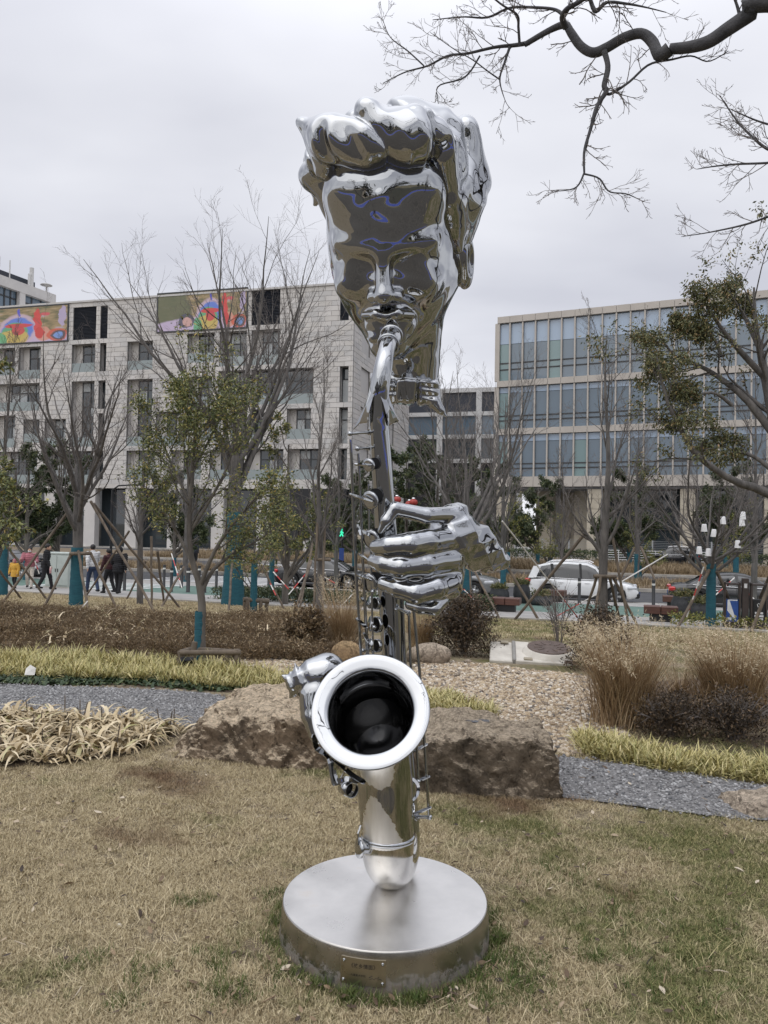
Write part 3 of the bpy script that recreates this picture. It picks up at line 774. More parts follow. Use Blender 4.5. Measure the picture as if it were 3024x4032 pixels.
def build_hotel():
    D0, m = 82.0, .273
    O, e, inn, rz = frame_of(D0, m)
    root = empty('hotel_building', O, rz, 'grey stone hotel block with recessed windows and two colourful murals near its roof', 'building')
    P = lambda px, py: fpx(px, py, D0, m)
    c1 = lambda x, y: P(x * .4822, 950 + y * .4822); c2 = lambda x, y: P(700 + x * .4822, 950 + y * .4822)
    sL = P(-260, 1500)[0]; sR = P(1393, 1300)[0]
    zb = snap(c1(500, 1988)[1], 0); ztop = snap(c1(480, 500)[1], zb)
    holes = []; wins = []
    def H(f, x0, x1, y0, y1, kind='win', **kw):
        a = f(x0, (y0 + y1) / 2)[0]; b = f(x1, (y0 + y1) / 2)[0]; xm = (x0 + x1) / 2
        z1 = snap(f(xm, y0)[1], zb); z0 = snap(f(xm, y1)[1], zb)
        holes.append((a, b, z0, z1)); wins.append((kind, a, b, z0, z1, kw))
    L_, W_ = 'louver', 'win'
    H(c1, 598, 785, 535, 790, L_); H(c1, 820, 878, 530, 775, L_); H(c2, 605, 835, 405, 680, L_); H(c2, 1327, 1398, 350, 627, L_)
    H(c1, -60, 120, 890, 1110); H(c1, 150, 330, 868, 1105, blind=.3); H(c1, 585, 775, 838, 1085); H(c1, 815, 866, 825, 1065, cols=1, balcony=False)
    H(c1, 1040, 1246, 800, 1048); H(c2, 80, 297, 768, 1000); H(c2, 340, 560, 752, 1008, blind=.3); H(c2, 600, 832, 738, 1000, blind=.2)
    H(c1, -60, 320, 1160, 1400, cols=4, blind=.3); H(c1, 580, 765, 1132, 1670, blind=.25); H(c1, 803, 860, 1125, 1362, cols=1, balcony=False); H(c1, 1035, 1240, 1110, 1680, blind=.2)
    H(c2, 80, 280, 1090, 1330); H(c2, 330, 557, 1075, 1300, blind=.5); H(c2, 600, 1105, 1045, 1312, cols=4, blind=.3, side=.05); H(c2, 1323, 1392, 1020, 1300, cols=1, balcony=False, blind=.5)
    H(c1, -60, 120, 1440, 1680); H(c1, 190, 320, 1440, 1660); H(c1, 362, 535, 1435, 1682, blind=.3); H(c1, 800, 850, 1420, 1660, cols=1, balcony=False); H(c1, 1270, 1480, 1402, 1665, blind=.2)
    H(c2, 0, 80, 1410, 1650); H(c2, 130, 350, 1390, 1640); H(c2, 430, 560, 1400, 1640); H(c2, 600, 700, 1390, 1640); H(c2, 890, 1085, 1366, 1620, blind=.4); H(c2, 1316, 1386, 1353, 1630, cols=1, balcony=False, blind=.5)
    H(c1, -60, 300, 1730, 1970, cols=4); H(c1, 390, 752, 1722, 1965, cols=4, blind=.4, side=.05); H(c1, 780, 842, 1715, 1960, cols=1, balcony=False); H(c1, 1030, 1262, 1716, 1960, blind=.3)
    H(c1, 1400, 1640, 1716, 1960); H(c2, 260, 480, 1700, 1930); H(c2, 560, 860, 1690, 1930, cols=3); H(c2, 900, 1150, 1680, 1930, cols=2, blind=.4); H(c2, 1316, 1380, 1690, 1930, cols=1, balcony=False)
    stone_wall(root, sL, sR, zb, ztop, holes, n_single=280)
    for i, (kind, a, b, z0, z1, kw) in enumerate(wins):
        if kind == L_:
            mb = MB(); mb.box(((a + b) / 2, .30, (z0 + z1) / 2), (b - a, .04, z1 - z0)); z = z0 + .09
            M = Matrix.Rotation(R(-38), 3, 'X')
            while z < z1: mb.box(((a + b) / 2, .14, z), (b - a - .04, .16, .03), M); z += .17
            mb.build('louver', M_LOUV, root)
        else: window(root, a, b, z0, z1, seed=i, **kw)
    # murals
    for f0, x0, y0, y1, f1, x1, yy0, yy1 in ((c1, -420, 590, 868, c1, 558, 516, 800), (c1, 1297, 445, 740, c2, 567, 380, 700)):
        a, za1 = f0(x0, y0); a2, za0 = f0(x0, y1); b, zb1 = f1(x1, yy0); b2, zb0 = f1(x1, yy1)
        z1 = (za1 + zb1) / 2; z0 = (za0 + zb0) / 2
        mb = MB(); fr = MB()
        mb.add([(a, -.10, z0), (b, -.10, z0), (b, -.10, z1), (a, -.10, z1)], [(0, 1, 2, 3)])
        for c, s_ in ((((a + b) / 2, -.06, z0 - .08), (b - a + .3, .14, .16)), (((a + b) / 2, -.06, z1 + .08), (b - a + .3, .14, .16)), ((a - .08, -.06, (z0 + z1) / 2), (.16, .14, z1 - z0)), ((b + .08, -.06, (z0 + z1) / 2), (.16, .14, z1 - z0))): fr.box(c, s_)
        fr.box(((a + b) / 2, -.045, (z0 + z1) / 2), (b - a, .08, z1 - z0))
        o = fr.build('mural_frame', M_DARKFR, root); me = mb.mesh([M_MURAL], 'mural')
        uv = me.uv_layers.new(name='UVMap'); uv.data.foreach_set('uv', np.array([0, 0, 1, 0, 1, 1, 0, 1], np.float32))
        link('mural', me, o)
    MB().box(((sL + sR) / 2, .3, ztop + .1), (sR - sL + .2, .9, .22)).build('parapet', M_STONE[2], root)
    # ground floor: dark bays between pillars
    mb = MB(); mb.box(((sL + sR) / 2, 2.3, (zb + ZR) / 2), (sR - sL, .2, zb - ZR)); mb.build('shopfront', M_GLASS, root)
    MB().box(((sL + sR) / 2, .3, zb - .25), (sR - sL, .7, .5)).build('fascia', M_STONE[1], root)
    x = sL + 1; k = 0
    while x < sR:
        MB().box((x, .5, (zb - .5 + ZR) / 2), (1.5, .9, zb - .5 - ZR)).build('pillar', M_STONE[k % 2], root); x += 5.6; k += 1
    MB().box(((sL + sR) / 2, 14, (ztop + zb) / 2), (sR - sL - .4, 26, ztop - zb - .2)).build('core', M_STONE[2], root)
    # side wall running away behind the head
    dep = 26; M = Matrix.Translation((sR, 0, 0)) @ Matrix.Rotation(R(90), 4, 'Z')
    sh = [(3.0, 6.5, zb + CH * (3 + k * 8), zb + CH * (8 + k * 8)) for k in range(5) if zb + CH * (8 + k * 8) < ztop] + [(10, 18, zb + CH * (3 + k * 8), zb + CH * (8 + k * 8)) for k in range(5) if zb + CH * (8 + k * 8) < ztop]
    stone_wall(root, .2, dep, zb, ztop, sh, 0, M=M, seed=9)
    for i, h in enumerate(sh): window(root, *h, seed=90 + i, balcony=False, M=M, rec=.6)
    # black shop sign boards with white letters
    a, z0 = P(1228, 2125); b, z1 = P(1366, 1925)
    MB().box(((a + b) / 2, -.08, (z0 + z1) / 2), (b - a, .14, z1 - z0)).build('sign_board', M_INT, root)
    a2, _ = P(1140, 2120); b2, _ = P(1222, 1930); MB().box(((a2 + b2) / 2, -.08, (z0 + z1) / 2), (b2 - a2, .14, z1 - z0)).build('sign_board', M_INT, root)
    s0, zt = P(1274, 2018); s1, _ = P(1354, 2018)
    t = text_mesh('PACIFIC', (s1 - s0), M_SIGNW); o = link('lettering', t, root); o.location = (s0, -.17, zt); o.rotation_euler = (R(90), 0, 0)

def text_mesh(body, width, mat_, depth=.01, bold=0.0):
    cu = bpy.data.curves.new('lettering', 'FONT'); cu.body = body; cu.size = 1.0; cu.extrude = 0; cu.offset = bold
    ob = bpy.data.objects.new('lettering', cu); COL.objects.link(ob)
    dg = bpy.context.evaluated_depsgraph_get(); dg.update()
    me = bpy.data.meshes.new_from_object(ob.evaluated_get(dg)); bpy.data.objects.remove(ob); bpy.data.curves.remove(cu)
    n = len(me.vertices); co = np.empty(n * 3, np.float32); me.vertices.foreach_get('co', co); co = co.reshape(-1, 3)
    lo, hi = co.min(0), co.max(0); k = width / (hi[0] - lo[0]); co = (co - [lo[0], lo[1], 0]) * k
    me.vertices.foreach_set('co', co.astype(np.float32).ravel()); me.update()
    me.materials.clear(); me.materials.append(mat_)
    return me
M_SIGNW = mat('sign_letters_white', (.8, .8, .8), rough=.5)
build_hotel()

# ---------------------------------------------------------------- glass office on the right
def build_office():
    D0, m = 90.0, .463
    O, e, inn, rz = frame_of(D0, m)
    root = empty('office_building', O, rz, 'beige framed office block with blue glass bays on three floors above stone pillars', 'building')
    P = lambda x, y: fpx(1700 + x * .798, 1100 + y * .798, D0, m)
    s0 = P(322, 600)[0]; s14 = P(1268, 600)[0]; bw = (s14 - s0) / 14; n = 24; s1 = s0 + n * bw
    Zs = [P(325, y)[1] for y in (190, 222, 505, 535, 740, 770, 975, 1025)]
    # horizontal bands
    for a, b in ((0, 1), (2, 3), (4, 5), (6, 7)):
        zc = (Zs[a] + Zs[b]) / 2; h = Zs[a] - Zs[b]
        for k in range(0, n, 1):
            boxobj('cladding_panel', M_BEIGE, root, (s0 + (k + .5) * bw, -.05, zc), (bw - .03, .5, h - .02))
        MB().box(((s0 + s1) / 2, .2, zc), (s1 - s0, .4, h - .04)).build('floor_band', M_JOINT, root)
    r = np.random.default_rng(4)
    for (za, zb_, top) in ((Zs[1], Zs[2], .36), (Zs[3], Zs[4], .14), (Zs[5], Zs[6], .16)):
        h = za - zb_
        for k in range(n + 1):
            boxobj('mullion', M_BEIGE, root, (s0 + k * bw, -.02, (za + zb_) / 2), (.15 if k else .5, .42, h))
        for k in range(n):
            sc = s0 + (k + .5) * bw; w = bw - .15
            zt = za - h * top
            boxobj('pane', M_GLASST, root, (sc, .14, (za + zt) / 2), (w, .06, za - zt - .04))
            mm = M_GLASSG if (k == 0 or r.uniform() < .10) else M_GLASSB
            boxobj('pane', mm, root, (sc, .15 , (zt + zb_) / 2), (w, .06, zt - zb_ - .04))
            MB_ = None
        mb = MB()
        for fr in (.20, .31):
            mb.box(((s0 + s1) / 2, .10, zb_ + h * fr), (s1 - s0, .10, .13))
        mb.build('transom', M_DARKFR, root)
    MB().box(((s0 + s1) / 2, 11, (Zs[0] + Zs[7]) / 2 - .1), (s1 - s0 - .3, 21.4, Zs[0] - Zs[7] - .5)).build('core', M_INT, root)
    MB().box(((s0 + s1) / 2, 9, Zs[7] - .12), (s1 - s0, 18, .2)).build('soffit', mat('soffit_grey', (.16, .16, .165)), root)
    # ground floor pillars and set-back glazing
    zb_ = ZR + .1
    for x0, x1 in ((318, 382), (765, 838), (1225, 1300), (1640, 1700)):
        a, b = P(x0, 1150)[0], P(x1, 1150)[0]; zt = Zs[7] - .24; nn = 7
        for k in range(nn):
            h = (zt - zb_) / nn; boxobj('stone_block', M_BEIGEP, root, ((a + b) / 2, 1.2, zb_ + (k + .5) * h), (b - a, 2.2, h - .03))
    a, b = P(400, 1150)[0], P(1700, 1150)[0]
    gl = MB(); x = P(845, 1150)[0]
    MB().box(((x + s1) / 2, 3.2, (Zs[7] + zb_) / 2), (s1 - x, .2, Zs[7] - zb_ - .3)).build('shopfront', M_GLASS, root)
    f = MB(); k = 0
    while x < s1:
        f.box((x, 3.0, (Zs[7] + zb_) / 2), (.14, .16, Zs[7] - zb_ - .3)); x += 2.4
    f.box(((P(845, 1150)[0] + s1) / 2, 3.0, zb_ + 3.2), (s1 - P(845, 1150)[0], .14, .14)); f.build('shopfront_frame', M_DARKFR, root)
    # free pillars deep in the open undercroft and its pale end wall
    for xx, dy in ((500, 6), (600, 9), (700, 6)):
        sx = P(xx, 1150)[0]; MB().box((sx, dy, (Zs[7] + zb_) / 2), (1.9, 1.6, Zs[7] - zb_ - .3)).build('pillar', M_BEIGEP, root)
    sx = P(430, 1150)[0]; MB().box((sx + 2, 15, zb_ + 4.2), (6, .3, 8.4)).build('end_wall', M_WHITEW, root)
build_office()

# ---------------------------------------------------------------- tall block at the far left and low block in the gap
def build_far_left():
    D0, m = 242.0, -2.4
    O, e, inn, rz = frame_of(D0, m); P = lambda x, y: fpx(x * .4822, 950 + y * .4822, D0, m)
    root = empty('tower_block', O, rz, 'taller office block with dark plant screen and antennas behind the hotel roof', 'building')
    sa = P(-120, 400)[0]; sb = P(445, 480)[0]; z = lambda x, y: P(x, y)[1]
    zt = z(200, 372); zg_ = z(200, 430); zl = z(200, 640)
    MB().box(((sa + sb) / 2, .2, (z(200, 350) + zg_) / 2), (sb - sa, 1.0, z(200, 350) - zg_)).build('roof_band', M_STONE[2], root)
    k = 0
    s = sa; w = (P(150, 450)[0] - P(0, 450)[0])
    pb = P(150, 500)[0], P(197, 500)[0]
    for a, b in ((sa, P(0, 500)[0]), (P(0, 500)[0], pb[0]), (pb[1], sb - .5)):
        MB().box(((a + b) / 2, .5, (zg_ + zl) / 2), (b - a, .1, zg_ - zl)).build('pane', M_GLASSB, root)
        f = MB()
        for q in range(4): f.box((a + (b - a) * q / 3, .42, (zg_ + zl) / 2), (.25, .1, zg_ - zl))
        f.box(((a + b) / 2, .42, zg_ - (zg_ - zl) * .3), (b - a, .1, .2)); f.build('window_frame', M_DARKFR, root)
    for a, b in ((pb[0], pb[1]), (sb - .6, sb)): MB().box(((a + b) / 2, .2, (zg_ + zl) / 2), (b - a, .9, zg_ - zl)).build('pillar', M_STONE[2], root)
    MB().box(((sa + sb) / 2, .2, zl - .6), (sb - sa, 1, 1.2)).build('roof_band', M_STONE[2], root)
    MB().box(((sa + sb) / 2, 12, (zt + ZR) / 2), (sb - sa, 22, zt - ZR - .3)).build('core', M_STONE[2], root)
    c = P(345, 380)[0]; za = z(170, 262); zb_ = z(170, 350)
    mb = MB(); mb.box(((sa + c) / 2, 3, (za + zb_) / 2), (c - sa, 3, za - zb_)); mb.build('plant_screen', M_LOUV, root)
    for x, y0, y1, r_ in ((10, 200, 118, .25), (103, 300, 150, .09), (262, 400, 262, .22), (280, 390, 212, .3), (402, 450, 368, .12)):
        s_, z0 = P(x, y0); _, z1 = P(x, y1); MB().rod((s_, .6, z0), (s_, .6, z1), r_, n=8).build('antenna', M_WHITEW, root)
    s_, z1 = P(402, 370); MB().lathe([(0.02, 0), (.9, .25), (.75, .4), (.02, .3)], 12, Matrix.Translation((s_, .6, z1))).build('antenna_dish', M_WHITEW, root)
build_far_left()

def build_gap():
    D0, m = 128.0, .27
    O, e, inn, rz = frame_of(D0, m); P = lambda x, y: fpx(1700 + x * .798, 1100 + y * .798, D0, m)
    root = empty('low_building', O, rz, 'white banded building with black glazing in the gap between hotel and office', 'building')
    sa = P(-330, 700)[0]; sb = P(420, 700)[0]; z = lambda y: P(200, y)[1]
    W_ = lambda y0, y1, nm, m_, dy=0: MB().box(((sa + sb) / 2, dy + .5, (z(y0) + z(y1)) / 2), (sb - sa, 1, z(y0) - z(y1))).build(nm, m_, root)
    W_(535, 556, 'roof_band', M_WHITEW); W_(556, 652, 'plant_screen', M_LOUV, .4); W_(652, 672, 'floor_band', M_WHITEW)
    W_(672, 765, 'glazing', M_GLASSB, .5); W_(765, 785, 'floor_band', M_WHITEW); W_(785, 885, 'glazing', M_GLASS, .5); W_(885, 905, 'floor_band', M_WHITEW); W_(905, 1160, 'glazing', M_INT, .5)
    k = sa; i = 0
    while k < sb:
        MB().box((k, .4, (z(535) + z(1160)) / 2), (.9, 1.05, z(535) - z(1160))).build('pillar', M_WHITEW, root); k += 6.4
    MB().box(((sa + sb) / 2, 8, (z(540) + ZR) / 2), (sb - sa - .4, 13, z(545) - ZR)).build('core', M_WHITEW, root)
build_gap()
# ================================================================== TREES
M_BARK = mat('bark_grey', (.16, .145, .125), (.085, .075, .065), rough=.9, scale=9, stretch=(1, 1, .25), bump=.6, bscale=30)
M_BARKD = mat('bark_dark', (.15, .138, .128), (.075, .07, .066), rough=.9, scale=9, stretch=(1, 1, .3), bump=.5, bscale=30)
M_TWIG = mat('twig', (.12, .105, .098), (.18, .155, .14), rough=.9, scale=3)
M_WRAP = mat('teal_trunk_wrap', (.012, .075, .105), (.02, .11, .14), rough=.85, scale=5, stretch=(1, 1, 5), bump=.7, bscale=16)
M_POLE = mat('prop_pole_wood', (.17, .135, .10), (.085, .068, .052), rough=.9, scale=7, stretch=(1, 1, .3))
def leaf_mat(name, stops):
    m, nt, b = nodes_of(name); L = nt.links
    at = nt.nodes.new('ShaderNodeAttribute'); at.attribute_name = 'rnd'; cr = ramp(nt, stops); L.new(at.outputs['Fac'], cr.inputs[0]); L.new(cr.outputs[0], b.inputs['Base Color'])
    b.inputs['Roughness'].default_value = .5; b.inputs['Specular IOR Level'].default_value = .35
    return m
M_LEAF = leaf_mat('evergreen_leaf', [(0, (.05, .07, .024)), (.45, (.12, .14, .046)), (.8, (.23, .23, .085)), (.94, (.36, .32, .10)), (1, (.46, .32, .09))])
M_LEAFD = leaf_mat('dark_evergreen_leaf', [(0, (.026, .042, .020)), (.6, (.060, .082, .036)), (1, (.125, .135, .055))])
M_LEAFO = leaf_mat('olive_leaf', [(0, (.055, .066, .028)), (.5, (.115, .122, .052)), (.85, (.20, .18, .075)), (1, (.27, .17, .08))])
M_LEAFY = leaf_mat('yellow_green_leaf', [(0, (.08, .10, .02)), (.5, (.16, .17, .04)), (1, (.30, .26, .07))])

def unit(v): return v / (np.linalg.norm(v, axis=-1, keepdims=True) + 1e-9)
def smooth_poly(pts, rad, k):
    """resample a hand-drawn limb with a smooth curve"""
    pts = np.asarray([list(p) for p in pts], float); n = len(pts)
    t = np.linspace(0, n - 1, k); i = np.clip(t.astype(int), 0, n - 2); f = (t - i)[:, None]
    p0 = pts[np.clip(i - 1, 0, n - 1)]; p1 = pts[i]; p2 = pts[i + 1]; p3 = pts[np.clip(i + 2, 0, n - 1)]
    P = .5 * ((2 * p1) + (p2 - p0) * f + (2 * p0 - 5 * p1 + 4 * p2 - p3) * f ** 2 + (3 * p1 - p0 - 3 * p2 + p3) * f ** 3)
    return P[None], np.interp(t, np.linspace(0, n - 1, len(rad)), rad)[None]
def branch(r, P, Rd, n, f=(.25, .98), ang=(.5, .9), ln=(.35, .6), k=6, wob=.12, up=.05, rr=.6, tip=.25, lenfall=.45, minr=.002, side=None, flat=0.0, absolute=None):
    """children of the branches P (M,k,3): -> (M*n, k, 3) polylines with radii"""
    M, kp, _ = P.shape
    seg = np.linalg.norm(P[:, 1:] - P[:, :-1], axis=2).sum(1)
    fr = f[0] + (f[1] - f[0]) * (np.arange(n)[None] + r.uniform(0, 1, (M, n))) / n
    x = fr * (kp - 1); i = np.clip(x.astype(int), 0, kp - 2); q = x - i
    mi = np.arange(M)[:, None]
    p = P[mi, i] * (1 - q[..., None]) + P[mi, i + 1] * q[..., None]; t = unit(P[mi, i + 1] - P[mi, i]); rad = Rd[mi, i] * (1 - q) + Rd[mi, i + 1] * q
    rv = r.normal(0, 1, t.shape); rv[..., 2] *= (1 - flat); pr = unit(rv - t * (rv * t).sum(-1, keepdims=True))
    a = r.uniform(*ang, (M, n))[..., None]
    d = unit(t * np.cos(a) + pr * np.sin(a))
    L = (absolute if absolute is not None else seg[:, None]) * r.uniform(*ln, (M, n)) * (1 - lenfall * fr)
    p = p.reshape(-1, 3); d = d.reshape(-1, 3); L = L.reshape(-1); rad = rad.reshape(-1)
    out = np.empty((len(p), k, 3)); out[:, 0] = p
    st = (L / (k - 1))[:, None]
    for j in range(1, k):
        d = d + r.normal(0, wob, d.shape); d[:, 2] += up; d = unit(d); out[:, j] = out[:, j - 1] + d * st
    r0 = np.maximum(rad * rr, minr); RR = r0[:, None] * np.linspace(1, tip, k)[None]
    return out, np.maximum(RR, minr * .7)
def leaves_np(r, pos, dirs, size, aspect=.42, droop=.2, per=1, spread=.05):
    n = len(pos) * per; p = np.repeat(pos, per, 0) + r.normal(0, spread, (n, 3)); d = unit(np.repeat(dirs, per, 0) * .6 + r.normal(0, .6, (n, 3)) - np.array([0, 0, droop]))
    s = size * r.uniform(.6, 1.2, n)[:, None]; w = unit(np.cross(d, r.normal(0, 1, (n, 3)))); nr = np.cross(d, w)
    V = np.stack([p, p + d * s * .5 + w * s * aspect * .5 + nr * s * .08, p + d * s, p + d * s * .5 - w * s * aspect * .5 + nr * s * .08], 1)
    return V.reshape(-1, 3), np.arange(n * 4).reshape(-1, 4), r.uniform(0, 1, n)
def leaf_mesh(name, V, Q, rn, m):
    me = mesh_np(V, quads=Q, mats=[m], name=name); a = me.attributes.new('rnd', 'FLOAT', 'FACE'); a.data.foreach_set('value', rn.astype(np.float32)); return me
def pts_along(P, fr):
    M, k, _ = P.shape; x = np.asarray(fr) * (k - 1); i = np.clip(x.astype(int), 0, k - 2); q = (x - i)[None, :, None]
    return (P[:, i] * (1 - q) + P[:, i + 1] * q).reshape(-1, 3), unit(P[:, i + 1] - P[:, i]).reshape(-1, 3)

def bare_meshes(seed, h, fork, trunk_r, limbs=7, spread=.5, fine=1.0, twig_r=.004, lean=0.0, levels=3, l1=(.62, .9), leader=False):
    """vase shaped leafless tree -> trunk-and-limb mesh, twig mesh"""
    r = np.random.default_rng(seed)
    T, TR = smooth_poly([(0, 0, -.1), (.02 + lean * .3, 0, fork * .4), (lean * .7, .02, fork * .8), (lean, 0, fork * 1.06)], [trunk_r * 1.15, trunk_r, trunk_r * .92, trunk_r * .86], 8)
    if leader:
        T, TR = smooth_poly([(0, 0, -.1), (.03, 0, fork * .6), (lean + .02, .03, fork), (lean - .05, .05, h * .55), (lean + .04, 0, h * .8), (lean, 0, h * .97)], [trunk_r * 1.15, trunk_r, trunk_r * .9, trunk_r * .5, trunk_r * .25, trunk_r * .06], 18)
    A, AR = branch(r, T, TR, limbs, f=((fork * .85 / h, .92) if leader else (.55, 1.0)), ang=(spread * .45, spread * 1.1), ln=l1, k=12, wob=.085, up=.045, rr=.50, tip=.07, lenfall=.65 if leader else 0, absolute=np.array([[(h - fork) * (.8 if leader else 1)]]))
    B, BR = branch(r, A, AR, 7, f=(.15, .95), ang=(.3, .8), ln=(.3, .6), k=9, wob=.11, up=.06, rr=.5, tip=.22, minr=twig_r)
    C, CR = branch(r, B, BR, int(5 * fine), f=(.15, 1), ang=(.3, .8), ln=(.3, .6), k=6, wob=.11, up=.05, rr=.6, tip=.35, minr=twig_r)
    big = [(T, TR), (A, AR), (B, BR)]; small = [(C, CR)]
    if levels > 3:
        D, DR = branch(r, C, CR, int(4 * fine), f=(.2, 1), ang=(.3, .85), ln=(.35, .7), k=4, wob=.12, up=.03, rr=.7, tip=.6, minr=twig_r * .8); small.append((D, DR))
    V, Q = tubes_np(big[:2], 8); V2, Q2 = tubes_np([(B, BR)], 5)
    me1 = mesh_np(np.concatenate([V, V2]), quads=np.concatenate([Q, Q2 + len(V)]), mats=[M_BARKD], smooth=True, name='trunk')
    V, Q = tubes_np(small, 3); me2 = mesh_np(V, quads=Q, mats=[M_TWIG], smooth=True, name='crown')
    return me1, me2
def leafy_meshes(seed, h, fork, trunk_r, leaf, n_leaf, lm, limbs=6, spread=.8, asp=.42, l1=(.5, .85), per=3, bark=None, up=.04, stems=None):
    r = np.random.default_rng(seed)
    T, TR = smooth_poly([(0, 0, -.1), (.02, 0, fork * .5), (0, .03, fork), (.03, 0, h * .8)], [trunk_r * 1.2, trunk_r, trunk_r * .85, trunk_r * .25], 12)
    A, AR = branch(r, T, TR, limbs, f=(fork / h * 1.0, .97), ang=(spread * .6, spread * 1.2), ln=l1, k=9, wob=.09, up=up, rr=.6, tip=.25, lenfall=.5, absolute=np.array([[h * .62]]))
    B, BR = branch(r, A, AR, 6, f=(.25, 1), ang=(.4, .9), ln=(.3, .55), k=6, wob=.12, up=.03, rr=.6, tip=.3, minr=.003)
    C, CR = branch(r, B, BR, 4, f=(.3, 1), ang=(.4, .9), ln=(.35, .7), k=4, wob=.15, up=.02, rr=.6, tip=.5, minr=.0022)
    V, Q = tubes_np([(T, TR), (A, AR)], 7); V2, Q2 = tubes_np([(B, BR), (C, CR)], 3)
    me1 = mesh_np(np.concatenate([V, V2]), quads=np.concatenate([Q, Q2 + len(V)]), mats=[bark or M_BARK], smooth=True, name='trunk')
    fr = np.linspace(.35, 1, max(2, int(n_leaf / max(1, len(C)) / per))); p, d = pts_along(C, fr)
    V, Q, rn = leaves_np(r, p, d, leaf, asp, per=per, spread=leaf * .35)
    hh = (V[Q[:, 0], 2] - V[:, 2].min()) / (np.ptp(V[:, 2]) + 1e-6)
    return me1, leaf_mesh('crown', V, Q, rn, lm)
def make_tree(name, meshes, loc, rz, label, cat='tree', group=None, wrap=None, scale=1.0, trunk_r=.1):
    root = empty(name, loc, rz, label, cat, group, scale)
    link('trunk', meshes[0], root); link('crown', meshes[1], root)
    if wrap:
        z0, z1 = wrap[:2]; fl = wrap[2] if len(wrap) > 2 else 1.12; mb = MB(); k = 16
        prof = []
        for i in range(k + 1):
            z = z0 + (z1 - z0) * i / k; rr = trunk_r * (fl + (1.10 - fl) * min(1, i / k * 1.6)) * (1 + .05 * (i % 2)); prof.append((rr, z))
        mb.lathe(prof, 14); mb.build('trunk_wrap', M_WRAP, root)
    return root

M_BARKO = mat('bark_slate', (.085, .083, .085), (.045, .045, .048), rough=.9, scale=9, bump=.5, bscale=30)
# ---- big individual trees, placed from the photograph
def base(px, d):
    x = (px - CX) / FPX * d; return Vector((x, d, zg(x, d)))
# slender evergreen in the bed on the left
def near_evergreen():
    r = np.random.default_rng(5); b = base(796, 9.25); d = 9.25
    root = empty('evergreen_tree', b, 0, 'slender evergreen tree with olive leaves and teal wrapped foot inside a low log frame', 'tree')
    loc = lambda px, py, dd=0: W(px, py, d + dd) - b
    limbs = [([(796, 2615), (792, 2480), (795, 2400), (790, 2330), (772, 2250)], [.055, .05, .048, .045, .036], 0),
             ([(782, 2290), (755, 2200), (745, 2080), (752, 1900), (770, 1700), (790, 1560), (800, 1440)], [.038, .033, .03, .026, .02, .013, .005], -.1),
             ([(790, 2340), (835, 2250), (905, 2190), (1010, 2130), (1110, 2060)], [.03, .026, .02, .013, .006], .25),
             ([(786, 2310), (840, 2180), (905, 2080), (985, 1985), (1060, 1890)], [.028, .024, .018, .012, .005], -.35),
             ([(768, 2240), (715, 2130), (668, 2050), (620, 1960), (590, 1850)], [.028, .022, .017, .011, .005], .15),
             ([(745, 2100), (820, 1980), (890, 1850), (930, 1720), (950, 1600)], [.026, .02, .015, .01, .005], -.2),
             ([(750, 1980), (690, 1860), (640, 1740), (600, 1640)], [.02, .015, .01, .004], .1),
             ([(758, 1850), (820, 1740), (870, 1640), (900, 1540)], [.017, .012, .008, .004], .2),
             ([(775, 1720), (730, 1610), (700, 1530)], [.012, .009, .004], -.1), ([(752, 1960), (735, 1830), (720, 1700), (745, 1560)], [.018, .013, .009, .004], -.45)]
    big = []; B = []; BR = []
    for pts, rad, dd in limbs:
        P = [loc(px, py, dd * i / (len(pts) - 1)) for i, (px, py) in enumerate(pts)]
        big.append(smooth_poly(P, rad, 12))
    V, Q = tubes_np(big, 8)
    A = np.concatenate([x[0] for x in big[1:]]); AR = np.concatenate([x[1] for x in big[1:]])
    B, BR = branch(r, A, AR, 13, f=(.28, 1), ang=(.5, 1.0), ln=(.25, .5), k=6, wob=.12, up=.04, rr=.5, tip=.4, minr=.003)
    C, CR = branch(r, B, BR, 5, f=(.25, 1), ang=(.4, .9), ln=(.3, .6), k=4, wob=.14, up=.04, rr=.7, tip=.5, minr=.0018)
    V2, Q2 = tubes_np([(B, BR), (C, CR)], 4)
    link('trunk', mesh_np(np.concatenate([V, V2]), quads=np.concatenate([Q, Q2 + len(V)]), mats=[M_BARK], smooth=True, name='trunk'), root)
    p, dr = pts_along(C, [.3, .55, .8, 1.0]); V, Q, rn = leaves_np(r, p, dr, .046, .40, per=7, spread=.055)
    link('crown', leaf_mesh('crown', V, Q, rn, M_LEAF), root)
    MB().lathe([(.058 + .004 * (i % 2), .0 + i * .05) for i in range(13)], 12).build('trunk_wrap', M_WRAP, root)
near_evergreen()

bareA = bare_meshes(21, 7.9, 2.55, .125, limbs=12, spread=.85, levels=4, twig_r=.0028)
make_tree('bare_tree', bareA, base(308, 19.0), .4, 'multi-limbed bare tree with teal wrapped foot beside the walking man with a pink bottle', wrap=(0, 1.45, 1.35), trunk_r=.125)
bareB = bare_meshes(33, 12.6, 4.4, .21, limbs=12, spread=.66, fine=1.35, levels=4, twig_r=.0036, l1=(.8, 1.05))
make_tree('bare_tree', bareB, base(925, 24.0), 1.9, 'tallest bare tree, its thick trunk in a flaring teal wrap', wrap=(-.05, 2.9, 1.75), trunk_r=.21)
bareC = bare_meshes(40, 6.4, 1.9, .08, limbs=15, spread=.55, levels=4, twig_r=.003, leader=True)
make_tree('bare_tree', bareC, base(1262, 18.4), .7, 'upright bare tree with grey unwrapped trunk just left of the saxophone keys', trunk_r=.08)
bareD = bare_meshes(52, 11.0, 2.6, .17, limbs=9, spread=.8, fine=1.2, levels=4, twig_r=.0036)
